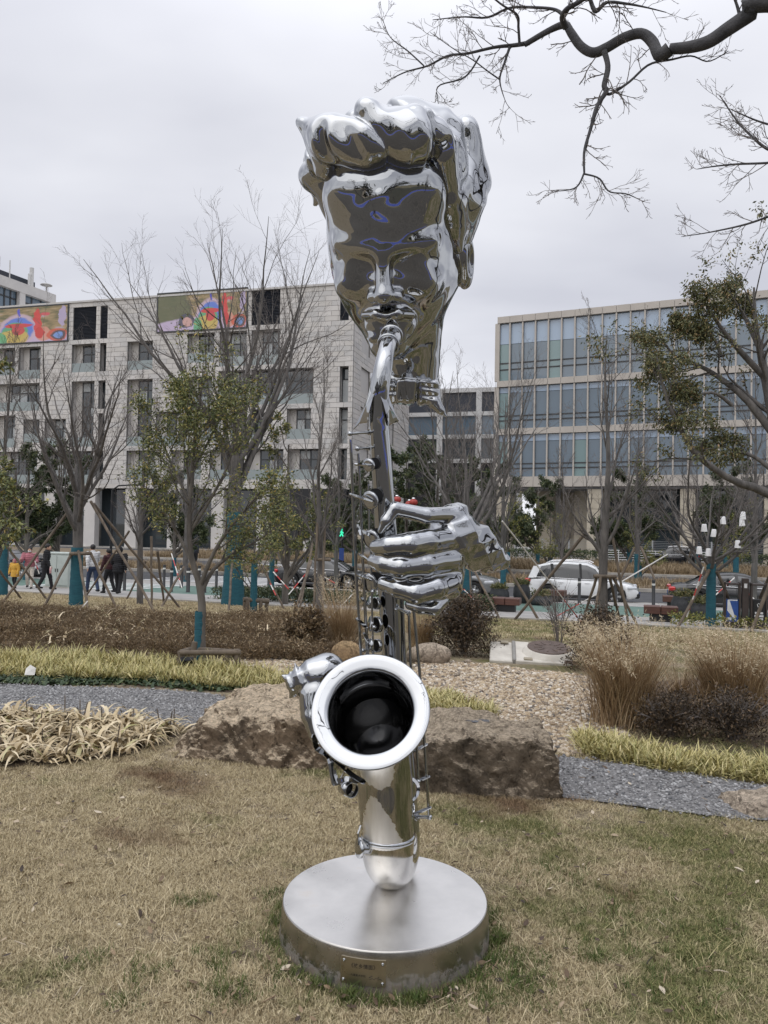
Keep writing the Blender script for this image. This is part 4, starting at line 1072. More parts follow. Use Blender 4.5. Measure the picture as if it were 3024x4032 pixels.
make_tree('bare_tree', bareD, base(1840, 27.0), 2.5, 'wide bare tree with pale grey limbs rising behind the steel hand', wrap=(0, 1.5, 1.3), trunk_r=.17)
bareE = bare_meshes(67, 7.6, 2.1, .115, limbs=16, spread=.8, levels=4, twig_r=.003, leader=True)
make_tree('bare_tree', bareE, base(2382, 19.0), 3.3, 'bare tree with grey unwrapped trunk in front of the white car', trunk_r=.115)
bareF = bare_meshes(71, 6.6, 1.8, .11, limbs=12, spread=.95, levels=4, twig_r=.003)
make_tree('bare_tree', bareF, base(2803, 21.0), .2, 'bare tree hung with white lampshades, teal wrap on its trunk', wrap=(0, 1.75, 1.2), trunk_r=.11)

# right-hand evergreen with spreading limbs, trunk just outside the frame
def right_evergreen():
    r = np.random.default_rng(8); d = 15.0; b = base(3110, d)
    root = empty('evergreen_tree', b, 0, 'large evergreen with dark spreading limbs and drooping olive leaves at the right edge', 'tree')
    q = lambda x, y, dd=0: W(1700 + x * .798, 1100 + y * .798, d + dd) - b
    limbs = [([(1765, 1750), (1765, 1450), (1750, 1100), (1700, 760), (1650, 500), (1600, 250), (1590, 40)], [.20, .18, .16, .12, .09, .05, .02], 0),
             ([(1750, 1100), (1600, 1030), (1480, 990), (1310, 870), (1240, 760), (1160, 600), (1110, 380)], [.11, .085, .07, .055, .045, .03, .014], -.8),
             ([(1700, 780), (1560, 600), (1440, 500), (1330, 430), (1200, 380), (1120, 270)], [.09, .07, .055, .04, .028, .012], .6),
             ([(1640, 480), (1500, 330), (1400, 200), (1330, 90)], [.07, .05, .03, .012], -.4), ([(1620, 350), (1540, 180), (1480, 60)], [.05, .03, .012], .5),
             ([(1480, 620), (1390, 560), (1280, 590), (1210, 690)], [.04, .03, .02, .01], -.5), ([(1740, 1000), (1600, 880), (1480, 840), (1390, 800)], [.05, .04, .025, .012], .4),
             ([(1200, 670), (1140, 520), (1075, 330)], [.03, .02, .01], .2), ([(1430, 380), (1380, 280), (1240, 200)], [.04, .025, .01], .3)]
    big = []
    for pts, rad, dd in limbs:
        big.append(smooth_poly([q(x, y, dd * i / (len(pts) - 1)) for i, (x, y) in enumerate(pts)], rad, 12))
    A = np.concatenate([x[0] for x in big]); AR = np.concatenate([x[1] for x in big])
    B, BR = branch(r, A, AR, 9, f=(.4, 1), ang=(.5, 1.1), ln=(.16, .34), k=6, wob=.14, up=.05, rr=.45, tip=.3, minr=.005, lenfall=.2)
    C, CR = branch(r, B, BR, 6, f=(.35, 1), ang=(.5, 1.0), ln=(.35, .7), k=4, wob=.14, up=.02, rr=.6, tip=.5, minr=.003)
    V, Q = tubes_np(big, 8); V2, Q2 = tubes_np([(B, BR), (C, CR)], 4)
    link('trunk', mesh_np(np.concatenate([V, V2]), quads=np.concatenate([Q, Q2 + len(V)]), mats=[M_BARKD], smooth=True, name='trunk'), root)
    p, dr = pts_along(C, [.6, .8, .95, 1]); ok = r.uniform(0, 1, len(p)) < .85; V, Q, rn = leaves_np(r, p[ok], dr[ok], .078, .42, droop=.75, per=13, spread=.075)
    link('crown', leaf_mesh('crown', V, Q, rn, M_LEAFO), root)
right_evergreen()

# bare limb hanging into the sky from a tree standing to the right of the frame
def overhang():
    r = np.random.default_rng(17); b = Vector((4.7, 4.4, 0))
    root = empty('overhanging_tree', b, 0, 'leafless tree whose crooked thick limb hangs into the sky at the top right', 'tree')
    q = lambda x, y, d=5.6: W(1400 + x * .979, y * .979, d) - b
    s = .00181
    L = []
    def limb(pts, w, d0, d1=None, k=None):
        d1 = d1 or d0; n = len(pts); L.append(smooth_poly([q(x, y, d0 + (d1 - d0) * i / (n - 1)) for i, (x, y) in enumerate(pts)], [v * s * .5 for v in w], k or n * 4))
    tr = smooth_poly([Vector((0, 0, -.2)), Vector((.05, .05, 1.8)), Vector((-.05, .1, 3.6)), Vector((-.15, .15, 5.0)), Vector((0, .1, 7.5)), Vector((.3, .3, 9.5))], [.24, .2, .17, .15, .10, .04], 20)
    m0 = [(1659, 12), (1590, 55), (1500, 115), (1420, 168), (1340, 190), (1265, 197)]
    P0 = [Vector((-.12, .14, 4.6)), Vector((-.9, .35, 4.95))] + [q(x, y, 5.0 + .06 * i) for i, (x, y) in enumerate(m0)]
    L.append(smooth_poly(P0, [.13, .10, .056, .052, .048, .044, .04, .036], 36))
    limb([(1262, 198), (1222, 222), (1195, 170), (1150, 135), (1080, 152), (1010, 192), (955, 212), (905, 185), (865, 130), (842, 100), (780, 122), (680, 180)], [56, 48, 42, 40, 40, 40, 40, 36, 34, 32, 25, 22], 5.3, 5.8)
    limb([(700, 172), (640, 182), (560, 190), (450, 215), (370, 225), (290, 265), (200, 290), (110, 335)], [20, 17, 13, 11, 10, 8, 6, 3], 5.8, 6.1)
    limb([(845, 110), (832, 70), (852, 35), (905, 5), (960, -40)], [28, 24, 20, 17, 14], 5.6, 5.3)
    limb([(835, 60), (800, 38), (720, 30), (620, 32), (530, 70), (430, 68), (310, 80)], [16, 13, 11, 10, 9, 6, 3], 5.6, 5.9)
    limb([(1000, 205), (1015, 270), (1000, 345), (1008, 368), (970, 430), (945, 520), (920, 610), (920, 700)], [24, 22, 22, 20, 15, 13, 11, 8], 5.5, 5.4)
    limb([(1005, 365), (1025, 378), (1100, 330), (1180, 260), (1270, 240), (1350, 225), (1420, 247), (1500, 205)], [13, 12, 10, 9, 8, 6, 5, 3], 5.5, 5.2)
    limb([(920, 695), (885, 755), (800, 770)], [8, 6, 3], 5.4); limb([(922, 700), (980, 718), (1020, 770), (1090, 780), (1160, 812)], [8, 7, 6, 5, 2], 5.4, 5.3)
    limb([(620, 190), (600, 250), (580, 320), (600, 400), (620, 435)], [12, 10, 7, 3, 2], 5.8); limb([(500, 225), (440, 310), (335, 345), (330, 400), (335, 420)], [8, 7, 6, 3, 2], 5.95)
    limb([(660, 185), (655, 110), (650, 60), (590, 20), (540, -20)], [12, 11, 9, 8, 6], 5.8, 5.6); limb([(940, -15), (965, 45), (1010, 10), (1090, 15), (1170, 30), (1250, 50)], [16, 18, 13, 10, 6, 3], 5.4, 5.3)
    limb([(275, 265), (210, 205), (140, 150), (110, 80)], [7, 6, 4, 2], 6.0); limb([(580, 320), (530, 285), (470, 240), (400, 200), (300, 130)], [7, 6, 5, 4, 2], 5.9)
    limb([(1780, 640), (1659, 600), (1590, 545), (1530, 480), (1465, 385)], [14, 11, 9, 7, 3], 4.9, 5.3); limb([(1780, 640), (1659, 655), (1540, 660), (1450, 668), (1375, 680)], [12, 9, 8, 6, 3], 4.9, 5.3)
    limb([(1780, 830), (1659, 872), (1560, 905), (1420, 935), (1310, 952)], [12, 9, 8, 5, 2], 4.9, 5.4); limb([(1659, 500), (1600, 480), (1510, 440)], [8, 6, 3], 5.0)
    limb([(1545, 60), (1530, 10), (1500, -60)], [14, 10, 6], 5.1)
    link1 = [(Vector((-.1, .12, 4.2)), (1780, 640), 4.9), (Vector((-.06, .1, 3.7)), (1780, 830), 4.9)]
    for a, (x, y), dd in link1: L.append(smooth_poly([a, (a + q(x, y, dd)) * .5 + Vector((0, 0, .12)), q(x, y, dd)], [.05, .03, .012], 8))
    for pts in (((-.1, 0, 5.2), (-2.0, -3.0, 6.6), (-4.3, -5.4, 7.3), (-7.2, -6.8, 7.8)), ((0, 0, 5.8), (-1.2, -3.4, 7.6), (-2.6, -6.8, 8.6)), ((-4.3, -5.4, 7.3), (-5.0, -7.5, 8.0), (-5.2, -9.8, 8.3)), ((-2.0, -3.0, 6.6), (-3.6, -7.0, 6.4), (-6.0, -9.5, 6.6))): L.append(smooth_poly([Vector(p) for p in pts], [.055, .04, .025, .010][:len(pts)], 14))
    # limbs of the part of the crown outside the picture
    A, AR = branch(r, *tr, 7, f=(.5, .98), ang=(.6, 1.1), ln=(2.2, 3.4), k=10, wob=.12, up=.03, rr=.5, tip=.3, absolute=np.array([[1.0]]))
    keep = (A[:, -1, 0] > -.6); A, AR = A[keep], AR[keep]
    V, Q = tubes_np([tr, (A, AR)] + L, 8)
    link('trunk', mesh_np(V, quads=Q, mats=[M_BARKO], smooth=True, name='trunk'), root)
    tw = []
    for P, RR in L[1:]:
        ln = np.linalg.norm(P[0, 1:] - P[0, :-1], axis=1).sum(); n = min(int(ln * 13) + 3, 40)
        hi = RR.max() > .03
        B, BR = branch(r, P, RR, n if not hi else max(4, n // 4), f=(.12, 1), ang=(.5, 1.1), ln=(.13, .34), k=6, wob=.15, up=.02, rr=.4, tip=.4, minr=.0022, lenfall=.3, absolute=np.array([[1.0]]))
        BR = np.minimum(BR, .0042); C, CR = branch(r, B, BR, 4, f=(.2, 1), ang=(.4, .9), ln=(.3, .7), k=4, wob=.14, rr=.7, tip=.7, minr=.0016)
        D, DR = branch(r, C, CR, 2, f=(.2, .9), ang=(.4, .9), ln=(.35, .8), k=3, wob=.1, rr=.9, tip=.8, minr=.0013)
        tw += [(B, BR), (C, CR), (D, DR)]
    B, BR = branch(r, A, AR, 8, ang=(.4, .9), ln=(.25, .5), k=6, wob=.13, rr=.5, minr=.003); tw += [(B, BR), branch(r, B, BR, 5, ang=(.4, .9), ln=(.3, .6), k=4, rr=.6, minr=.002)]
    V, Q = tubes_np(tw, 4); link('crown', mesh_np(V, quads=Q, mats=[M_TWIG], smooth=True, name='crown'), root)
overhang()

# ---- further trees: a few shapes, each standing tree its own object
bareG = bare_meshes(81, 7.0, 2.0, .09, limbs=17, spread=.7, levels=4, twig_r=.004, leader=True); bareH = bare_meshes(83, 8.5, 2.4, .11, limbs=18, spread=.75, levels=4, twig_r=.0045, leader=True)
ever = [leafy_meshes(91, 7.0, 2.2, .12, .17, 17000, M_LEAFD, limbs=15, spread=1.0, per=8), leafy_meshes(92, 6.0, 1.4, .10, .155, 16000, M_LEAFD, limbs=16, spread=1.0, per=8),
        leafy_meshes(93, 5.0, 1.2, .08, .10, 3600, M_LEAF, limbs=12, spread=.9, per=3), leafy_meshes(94, 4.2, 1.0, .06, .11, 1500, M_LEAFY, limbs=10, spread=.8, per=3)]
BACK = [  # (mesh set, px of base, distance, scale, label)
    (ever[2], -95, 12.5, .95, 'loose evergreen with yellowing leaves cut by the left edge'),
    (ever[0], 110, 37.0, 1.05, 'dark bushy evergreen behind the child in the yellow coat'),
    (ever[0], 232, 40.0, 1.05, 'dark evergreen left of the lamp post before the hotel'),
    (ever[2], 1130, 25.0, 1.30, 'loose olive evergreen between the tall bare tree and the saxophone'),
    (ever[0], 690, 44.0, .95, 'dark round evergreen on the median behind the slender evergreen'),
    (ever[0], 1400, 52.0, 1.25, 'dark evergreen on the median left of the saxophone tube'),
    (ever[1], 1600, 45.0, 1.45, 'dark evergreen directly behind the steel thumb'),
    (ever[0], 1720, 49.0, 1.35, 'dark evergreen right of the saxophone tube below the bow tie'),
    (ever[1], 1930, 56.0, 1.5, 'dark evergreen at the left corner of the glass office'),
    (ever[0], 2120, 60.0, 1.15, 'round-topped evergreen before the second pillar of the office'),
    (ever[1], 2480, 62.0, 1.5, 'dark evergreen hidden behind the lampshade tree branches'),
    (ever[3], 2000, 50.0, 1.35, 'yellow-green sapling left of the office undercroft'),
    (ever[3], 2170, 52.0, 1.25, 'yellow-green sapling in front of the pale undercroft wall'),
    (ever[3], 2520, 46.0, 1.05, 'yellow-green sapling above the far black car'),
    (ever[3], 2900, 50.0, 1.3, 'yellow-green sapling beyond the hanging lampshades'),
    (ever[0], 2860, 58.0, 1.3, 'dark evergreen at the right edge before the office glazing'),
]
for i, (ms, px, d, sc, lab) in enumerate(BACK):
    make_tree('evergreen_tree', ms, base(px, d), i * 1.7, lab, group='evergreen trees along the street', scale=sc, wrap=(0, 1.2, 1.2) if d > 30 else None, trunk_r=.12)
BARE = [
    (bareG, 20, 24.0, 1.15, 'bare tree at the left edge behind the child in yellow'), (bareG, 560, 21.5, .9, 'thin bare tree with pale trunk right of the walkers'), (bareH, 735, 40.0, 1.2, 'bare street tree on the median above the crossing'),
    (bareG, 1075, 30.0, .9, 'small bare tree left of the parked black sedan'), (bareG, 1330, 33.0, 1.0, 'bare tree beside the black sign boards'), (bareH, 1750, 42.0, 1.25, 'bare median tree between saxophone and office'),
    (bareH, 1985, 33.0, 1.05, 'bare tree with wrapped foot left of the white car'), (bareG, 2215, 44.0, 1.1, 'slim bare tree on the median above the white car'), (bareH, 2509, 43.5, 1.15, 'bare median tree with long teal wrap right of the white car'),
    (bareH, 2745, 64.0, 1.2, 'bare tree on the far median beside the black car tail'), (bareG, 2970, 26.0, 1.2, 'bare tree right of the litter bin'), (bareG, 1480, 60.0, 1.3, 'distant bare tree behind the keys of the saxophone')]
for i, (ms, px, d, sc, lab) in enumerate(BARE):
    make_tree('bare_tree', ms, base(px, d), i * 2.3 + .5, lab, group='bare street trees', scale=sc, wrap=(0, 1.6, 1.25) if i % 3 != 1 else None, trunk_r=.1)
ORD = ['first', 'second', 'third', 'fourth', 'fifth', 'sixth', 'seventh', 'eighth', 'ninth', 'tenth', 'eleventh', 'twelfth', 'thirteenth', 'fourteenth', 'fifteenth']
# trees on the far side of the lawn behind the camera: the dark line mirrored in the forehead
for i in range(15):
    x = -42 + i * 6.2 + (i * 37 % 5) - 2
    make_tree('evergreen_tree', ever[i % 2], Vector((x, -30 - (i * 53 % 9), 0)), i * 1.3, ORD[i] + ' dark evergreen from the west in the row beyond the blue path', group='evergreens beyond the blue path', scale=1.0 + .12 * (i * 29 % 5))
for i, (x, y, sc) in enumerate(((-7.5, -7, 1.0), (8.5, -6, 1.1), (-15, -13, 1.2), (3.5, -19, 1.2), (17, -15, 1.2))):
    make_tree('bare_tree', (bareG, bareH)[i % 2], Vector((x, y, 0)), i * 1.1, ('bare tree near the camera on its left', 'bare tree near the camera on its right', 'bare tree beside the west end of the blue path', 'bare tree beyond the middle of the blue path', 'bare tree beyond the east end of the blue path')[i], group='bare trees towards the blue path', scale=sc)

# ---- props, stakes and guy rods
def pole_set(name, poles, label, cat='tree prop', group='wooden tree props', rad=.035, ties=()):
    root = empty(name, poles[0][1], 0, label, cat, group); o0 = Vector(poles[0][1])
    for a, b in poles:
        a = Vector(a) - o0; b = Vector(b) - o0; k = 5; mb = MB()
        pts = [a.lerp(b, i / k) + Vector((math.sin(i * 2.1) * .008, math.cos(i * 1.7) * .008, 0)) for i in range(k + 1)]
        mb.tube(pts, [rad * (1.05 - .2 * i / k) for i in range(k + 1)], 7); mb.build('pole', M_POLE, root)
    for a, b, m_ in ties: MB().rod(Vector(a) - o0, Vector(b) - o0, rad * 1.3, n=7).build('tie', m_, root)
    return root
c1p = lambda x, y, d: W(x * .4822, 1900 + y * .4822, d)
c3p = lambda x, y, d: W(1650 + x * .452, 1900 + y * .452, d)
c4p = lambda x, y, d: W(2300 + x * .4364, 1900 + y * .4364, d)
c2p = lambda x, y, d: W(700 + x * .4822, 1900 + y * .4822, d)
def foot(p): return Vector((p.x, p.y, zg(p.x, p.y) - .05))
pole_set('tree_prop', [(c1p(585, 575, 18.9), foot(c1p(350, 1040, 18.0))), (c1p(640, 560, 18.8), foot(c1p(720, 1090, 17.4))), (c1p(735, 570, 19), foot(c1p(960, 1000, 18.6))), (c1p(600, 600, 19.2), foot(c1p(580, 900, 20.6)))],
         'short four-legged prop tied round the bare tree beside the man with the pink bottle', ties=[(c1p(570, 582, 18.75), c1p(745, 578, 18.75), M_POLE)])
pole_set('tree_prop', [(c1p(570, 215, 19.3), foot(c1p(0, 915, 18.3))), (c1p(740, 155, 19.0), foot(c1p(1280, 1095, 17.2))), (c1p(760, 170, 19.3), foot(c1p(1490, 965, 20.3)))], 'long crossing poles propping the bare tree at the upper fork')
pole_set('tree_prop', [(c1p(-150, 240, 21.0), foot(c1p(400, 875, 22.0))), (c1p(-80, 620, 21), foot(c1p(190, 875, 22)))], 'leaning poles entering at the left edge by the child in yellow')
pole_set('tree_prop', [(c1p(1055, 395, 25), foot(c1p(690, 800, 25.5))), (c1p(1190, 640, 25), foot(c1p(1030, 860, 25.3))), (c1p(1500, 690, 22), foot(c1p(1310, 1000, 20.5)))], 'slanting poles beside the black-coated couple')
pole_set('tree_prop', [(c1p(1235, 440, 21.3), foot(c1p(1240, 960, 20.8))), (c1p(1285, 560, 21.4), foot(c1p(1345, 905, 22.0)))], 'upright pale stakes strapped to the thin bare tree')
pole_set('tree_prop', [(c2p(450, 560, 22.5), foot(c2p(415, 1075, 19.8))), (c2p(690, 690, 23), foot(c2p(880, 950, 22.5))), (c2p(1090, 640, 22), foot(c2p(945, 1060, 19.7)))], 'grey poles round the trunk with the flaring teal wrap')
pole_set('tree_prop', [(c2p(1140, 330, 18.3), foot(c2p(1105, 1140, 17.9))), (c2p(1200, 330, 18.4), foot(c2p(1180, 1150, 17.8)))], 'two upright stakes hugging the grey trunk left of the keys', rad=.03, ties=[(c2p(1110, 630, 18.2), c2p(1250, 630, 18.2), M_POLE)])
pole_set('tree_prop', [(c2p(1100, 500, 24), foot(c2p(990, 1000, 22))), (c2p(880, 600, 26), foot(c2p(1010, 760, 26)))], 'dark slanting poles in front of the parked black sedan')
pole_set('tree_prop', [(c3p(440, 690, 23.5), foot(c3p(715, 1225, 21.5))), (c3p(345, 690, 25.5), foot(c3p(310, 1060, 24.5))), (c3p(440, 740, 25.5), foot(c3p(465, 1030, 25)))], 'dark pole and pale stakes by the tree behind the steel hand')
pole_set('tree_prop', [(c3p(1455, 430, 20.5), foot(c3p(820, 1225, 21.5))), (c3p(540, 340, 22.3), foot(c3p(1055, 1200, 21.6)))], 'pair of long dark poles crossing in an X before the green lane', rad=.045)
pole_set('tree_prop', [(c4p(120, 830, 18.8), foot(c4p(-30, 1100, 19.5))), (c4p(150, 850, 18.7), foot(c4p(75, 1290, 18.0))), (c4p(225, 840, 18.8), foot(c4p(345, 1230, 19.8))), (c4p(250, 460, 18.9), foot(c4p(415, 1270, 18.6))), (c4p(265, 860, 18.9), foot(c4p(510, 1280, 19)))],
         'cluster of grey props round the trunk in front of the white car', ties=[(c4p(85, 845, 18.8), c4p(290, 850, 18.8), M_POLE)])
pole_set('tree_prop', [(c4p(1130, 790, 20.9), foot(c4p(830, 1280, 20.2))), (c4p(1195, 800, 20.9), foot(c4p(1430, 1120, 21.6))), (c4p(1690, 800, 20.5), foot(c4p(1480, 1090, 22.5)))], 'brown poles propping the lampshade tree', rad=.045)
pole_set('tree_prop', [(c4p(1700, 850, 20), foot(c4p(1500, 1340, 19.8)))], 'thick dark pole leaning past the litter bin', rad=.05)
pole_set('tree_prop', [(c4p(455, 590, 42), foot(c4p(285, 860, 42))), (c4p(510, 580, 42.5), foot(c4p(685, 920, 41))), (c4p(970, 590, 62), foot(c4p(910, 790, 62)))], 'grey props on the median right of the white car', rad=.07)

M_REDT = mat('reflective_red', (.50, .05, .04), rough=.5); M_WHT = mat('reflective_white', (.72, .70, .66), rough=.5)
def guy(a, b, label, rad=.018, n=8, frac=1.0):
    """guy rod banded red and white"""
    root = empty('guy_rod', b, 0, label, 'guy rod', 'red and white guy rods'); o = Vector(b); a = Vector(a) - o; b = Vector(b) - o
    for i in range(n):
        MB().rod(a.lerp(b, i / n), a.lerp(b, (i + 1) / n), rad, n=6).build('band', M_WHT if i % 2 == 0 else M_REDT, root)
guy(c3p(725, 335, 18.2), c3p(1065, 770, 19.5), 'long white rod slanting down across the office pillars', n=1); guy(c3p(1065, 770, 19.5), c3p(1440, 1250, 20.8), 'red rod slanting down in front of the white car', rad=.016, n=2)
guy(c4p(1080, 760, 20.4), c4p(925, 1215, 20.6), 'banded rod against the dark planter by the lampshade tree', n=7)
guy(c4p(750, 650, 22), c4p(330, 900, 20.5), 'pale orange rod crossing behind the white car nose', n=1, rad=.02); guy(c4p(1355, 860, 25), c4p(1170, 1030, 24), 'banded rod over the right black sedan door', n=5); guy(c4p(1415, 940, 24), c4p(1660, 1170, 23), 'banded rod over the right black sedan wing', n=5)
guy(c2p(780, 730, 23), c2p(905, 870, 22.5), 'banded rod in front of the black sedan wheel', n=4); guy(c2p(1090, 690, 24), c2p(905, 915, 22), 'banded rod slanting left under the black sedan', n=5); guy(c2p(1110, 720, 25), c2p(1280, 820, 24), 'banded rod slanting right under the black sedan', n=4)
guy(c2p(690, 690, 24), c2p(800, 920, 22), 'banded rod beside the flaring teal wrap', n=6); guy(c1p(1400, 580, 26), c1p(1485, 860, 24), 'banded rod left of the slender evergreen', n=5); guy(c1p(285, 640, 25), c1p(320, 745, 25), 'short banded rod beside the woman in pink', n=3)
guy(c1p(715, 970, 16.5), c1p(375, 1335, 12.5), 'pale broken rod lying over the brown shrubs', n=1, rad=.012); guy(c2p(1430, 910, 12), c2p(1225, 1115, 11), 'thin red rod left of the saxophone keys', n=1, rad=.008)
guy(c3p(1590, 950, 21), c3p(1200, 1165, 21), 'red rod low across the green lane', n=2, rad=.014); guy(c3p(340, 880, 25), c3p(520, 1065, 24), 'banded rod behind the steel little finger', n=6)

# low pale pavilion among the trees beyond the blue path (mirrored in the forehead)
def pavilion():
    root = empty('pavilion', (-3, -52, 0), math.pi, 'low pale pavilion with a row of windows beyond the blue path', 'building'); L_ = 26
    MB().box((0, 0, 2.2), (L_, 8, 4.4)).build('wall', M_WHITEW, root); MB().box((0, 0, 4.6), (L_ + 1.2, 9.2, .35)).build('roof', M_STONE[2], root)
    for i in range(9):
        x = -L_ / 2 + 1.6 + i * 2.85; f = MB(); f.box((x, -4.02, 2.2), (1.9, .1, 2.4)); o = f.build('window', M_DARKFR, root); MB().box((x, -4.08, 2.2), (1.7, .06, 2.2)).build('pane', M_GLASS, o)
        if i % 2: boxobj('pillar', M_WHITEW, root, (x + 1.42, -4.5, 2.2), (.4, .4, 4.4))
pavilion()
# ================================================================== CARS
def paint(name, c, rough=.25):
    m, nt, b = nodes_of(name); b.inputs['Base Color'].default_value = (*c, 1); b.inputs['Roughness'].default_value = rough; b.inputs['Coat Weight'].default_value = .7; b.inputs['Coat Roughness'].default_value = .04
    return m
M_PW = paint('car_white', (.72, .73, .74)); M_PB = paint('car_black', (.008, .008, .010)); M_PG = paint('car_grey', (.16, .165, .17)); M_PK = paint('car_charcoal', (.018, .020, .026))
M_CGL = glassmat("car_glass", (.012, .014, .016)); M_TYRE = mat("tyre_rubber", (.012, .012, .012), rough=.85)
m_, nt_, b_ = nodes_of('alloy_rim'); b_.inputs['Metallic'].default_value = 1; b_.inputs['Roughness'].default_value = .3; b_.inputs['Base Color'].default_value = (.55, .55, .56, 1); M_RIM = m_
m_, nt_, b_ = nodes_of('car_chrome_trim'); b_.inputs['Metallic'].default_value = 1; b_.inputs['Roughness'].default_value = .12; b_.inputs['Base Color'].default_value = (.75, .75, .76, 1); M_TRIM = m_
M_REDL = paint('tail_light_red', (.45, .012, .012), .15); M_LAMP = paint('headlight_glass', (.55, .57, .6), .08); M_BLKP = mat('black_plastic', (.014, .014, .015), rough=.55); M_PLATEB = mat('plate_blue', (.015, .05, .22), rough=.4)

def car(name, label, pos, rz, paint_, kind, group='cars on the road'):
    root = empty(name, pos, rz, label, 'car', group)
    if kind == 'suv': L, Wd, H, belt, clr, wr = 4.62, 1.86, 1.70, 1.00, .24, .36
    else: L, Wd, H, belt, clr, wr = 4.95, 1.86, 1.47, .93, .18, .335
    h2 = L / 2; ax = (L * .305, -L * .285); w2 = Wd / 2
    if kind == 'suv':
        top = [(-h2, .62, .80), (-h2 + .05, .98, .90), (-h2 + .35, 1.04, .96), (-.6, 1.02, 1), (.6, .99, 1), (1.05, .985, .99), (1.55, .93, .96), (2.05, .82, .90), (h2 - .04, .66, .80), (h2, .55, .72)]
        gh = [(-h2 + .12, 1.04, .80), (-h2 + .42, 1.50, .74), (-1.4, 1.63, .76), (-.5, H, .76), (.25, 1.66, .75), (.62, 1.50, .74), (1.22, 1.0, .80)]
    else:
        top = [(-h2, .55, .78), (-h2 + .05, .92, .88), (-h2 + .5, .99, .95), (-1.0, .96, 1), (.5, .93, 1), (1.0, .92, .99), (1.7, .84, .96), (2.2, .73, .90), (h2 - .05, .58, .80), (h2, .48, .70)]
        gh = [(-h2 + .62, .98, .78), (-1.15, 1.30, .72), (-.75, 1.42, .72), (-.15, H, .73), (.30, 1.44, .73), (.62, 1.33, .72), (1.35, .93, .80)]
    # body shell with wheel openings: loft of closed sections
    xs = np.linspace(-h2, h2, 44); tx = [t[0] for t in top]; V = []; n = 12
    for x in xs:
        zt = np.interp(x, tx, [t[1] for t in top]); hw = w2 * np.interp(x, tx, [t[2] for t in top]); zl = clr
        for a in ax:
            dx = abs(x - a)
            if dx < wr + .07: zl = max(zl, wr + math.sqrt(max((wr + .07) ** 2 - dx * dx, 0)) * .98)
        e = abs(x) - (h2 - .35)
        if e > 0: zl = max(zl, clr + e * .35)
        zm = zl + (zt - zl) * .55
        sec = [(0, zl), (hw * .93, zl), (hw * .985, zl + (zt - zl) * .12), (hw, zm), (hw * .985, zm + (zt - zm) * .55), (hw * .93, zt - .03), (hw * .80, zt), (0, zt + .012)]
        ring = [(x, y, z) for y, z in sec] + [(x, -y, z) for y, z in sec[-2:0:-1]]
        V += ring; n = len(ring)
    m = len(xs); Q = [(i * n + k, i * n + (k + 1) % n, (i + 1) * n + (k + 1) % n, (i + 1) * n + k) for i in range(m - 1) for k in range(n)]
    mb = MB(); mb.add(V, Q, True); mb.add(V[:n], [tuple(range(n))[::-1]], False); mb.add(V[-n:], [tuple(range(n))], False)
    body = mb.build('body', paint_, root)
    # greenhouse
    gx = [g[0] for g in gh]; V = []; xs = np.linspace(gx[0], gx[-1], 30)
    for x in xs:
        zt = np.interp(x, gx, [g[1] for g in gh]); hw = w2 * np.interp(x, gx, [g[2] for g in gh]); zb_ = np.interp(x, tx, [t[1] for t in top]) - .06; zt = max(zt, zb_ + .02); hb = w2 * .93
        V += [(x, -hb, zb_), (x, -hb + (hb - hw) * .55 * min(1, (zt - zb_) / .5), zb_ + (zt - zb_) * .55), (x, -hw, zt - .03), (x, -hw * .82, zt), (x, hw * .82, zt), (x, hw, zt - .03), (x, hb - (hb - hw) * .55 * min(1, (zt - zb_) / .5), zb_ + (zt - zb_) * .55), (x, hb, zb_)]
    n = 8; Q = [(i * n + k, i * n + k + 1, (i + 1) * n + k + 1, (i + 1) * n + k) for i in range(len(xs) - 1) for k in range(n - 1)]
    MB().add(V, Q, True).build('window_glass', M_CGL, root)
    # painted roof and pillars, a little proud of the glass
    r0, r1 = (gx[1] - .05, gx[-2] + .02)
    mb = MB(); rx = np.linspace(r0, r1, 14); V = []
    for x in rx:
        zt = np.interp(x, gx, [g[1] for g in gh]); hw = w2 * np.interp(x, gx, [g[2] for g in gh]) + .012
        V += [(x, -hw - .006, zt - .075), (x, -hw, zt - .02), (x, -hw * .82, zt + .012), (x, 0, zt + .022), (x, hw * .82, zt + .012), (x, hw, zt - .02), (x, hw + .006, zt - .075)]
    mb.add(V, [(i * 7 + k, i * 7 + k + 1, (i + 1) * 7 + k + 1, (i + 1) * 7 + k) for i in range(len(rx) - 1) for k in range(6)], True); mb.build('roof', paint_, root)
    def gy(x, f):
        zt = np.interp(x, gx, [g[1] for g in gh]); hw = w2 * np.interp(x, gx, [g[2] for g in gh]); zb_ = np.interp(x, tx, [t[1] for t in top]) - .03; hb = w2 * .93
        return hb + (hw - hb) * f, zb_ + (zt - zb_) * f
    pil = [(gx[-1] - .02, gx[-2] - .02, .055), (.02 if kind == 'suv' else .05, -.03, .05), (-1.12, -1.2, .06)] + ([(-h2 + .30, -h2 + .50, .16)] if kind == 'suv' else [(-h2 + .72, -1.18, .12)])
    for sd in (-1, 1):
        for xa, xb, wd in pil:
            mb = MB(); V = []
            for f, x in ((.02, xa), (.55, xa * .45 + xb * .55), (.97, xb)):
                y, z = gy(x, f); V += [(x - wd, sd * (y + .014), z), (x + wd, sd * (y + .014), z)]
            q = [(0, 1, 3, 2), (2, 3, 5, 4)]; mb.add(V, q if sd < 0 else [c[::-1] for c in q], True); mb.build('pillar', paint_ if paint_ is not M_PW or wd > .1 or xa > .5 else M_BLKP, root)
        P = []
        for x in np.linspace(gx[0] + .25, gx[-1] - .02, 12):
            y, z = gy(x, 0.0); P.append((x, sd * (w2 * .945), z + .035))
        MB().tube(P, .014, 6).build('belt_trim', M_TRIM, root)
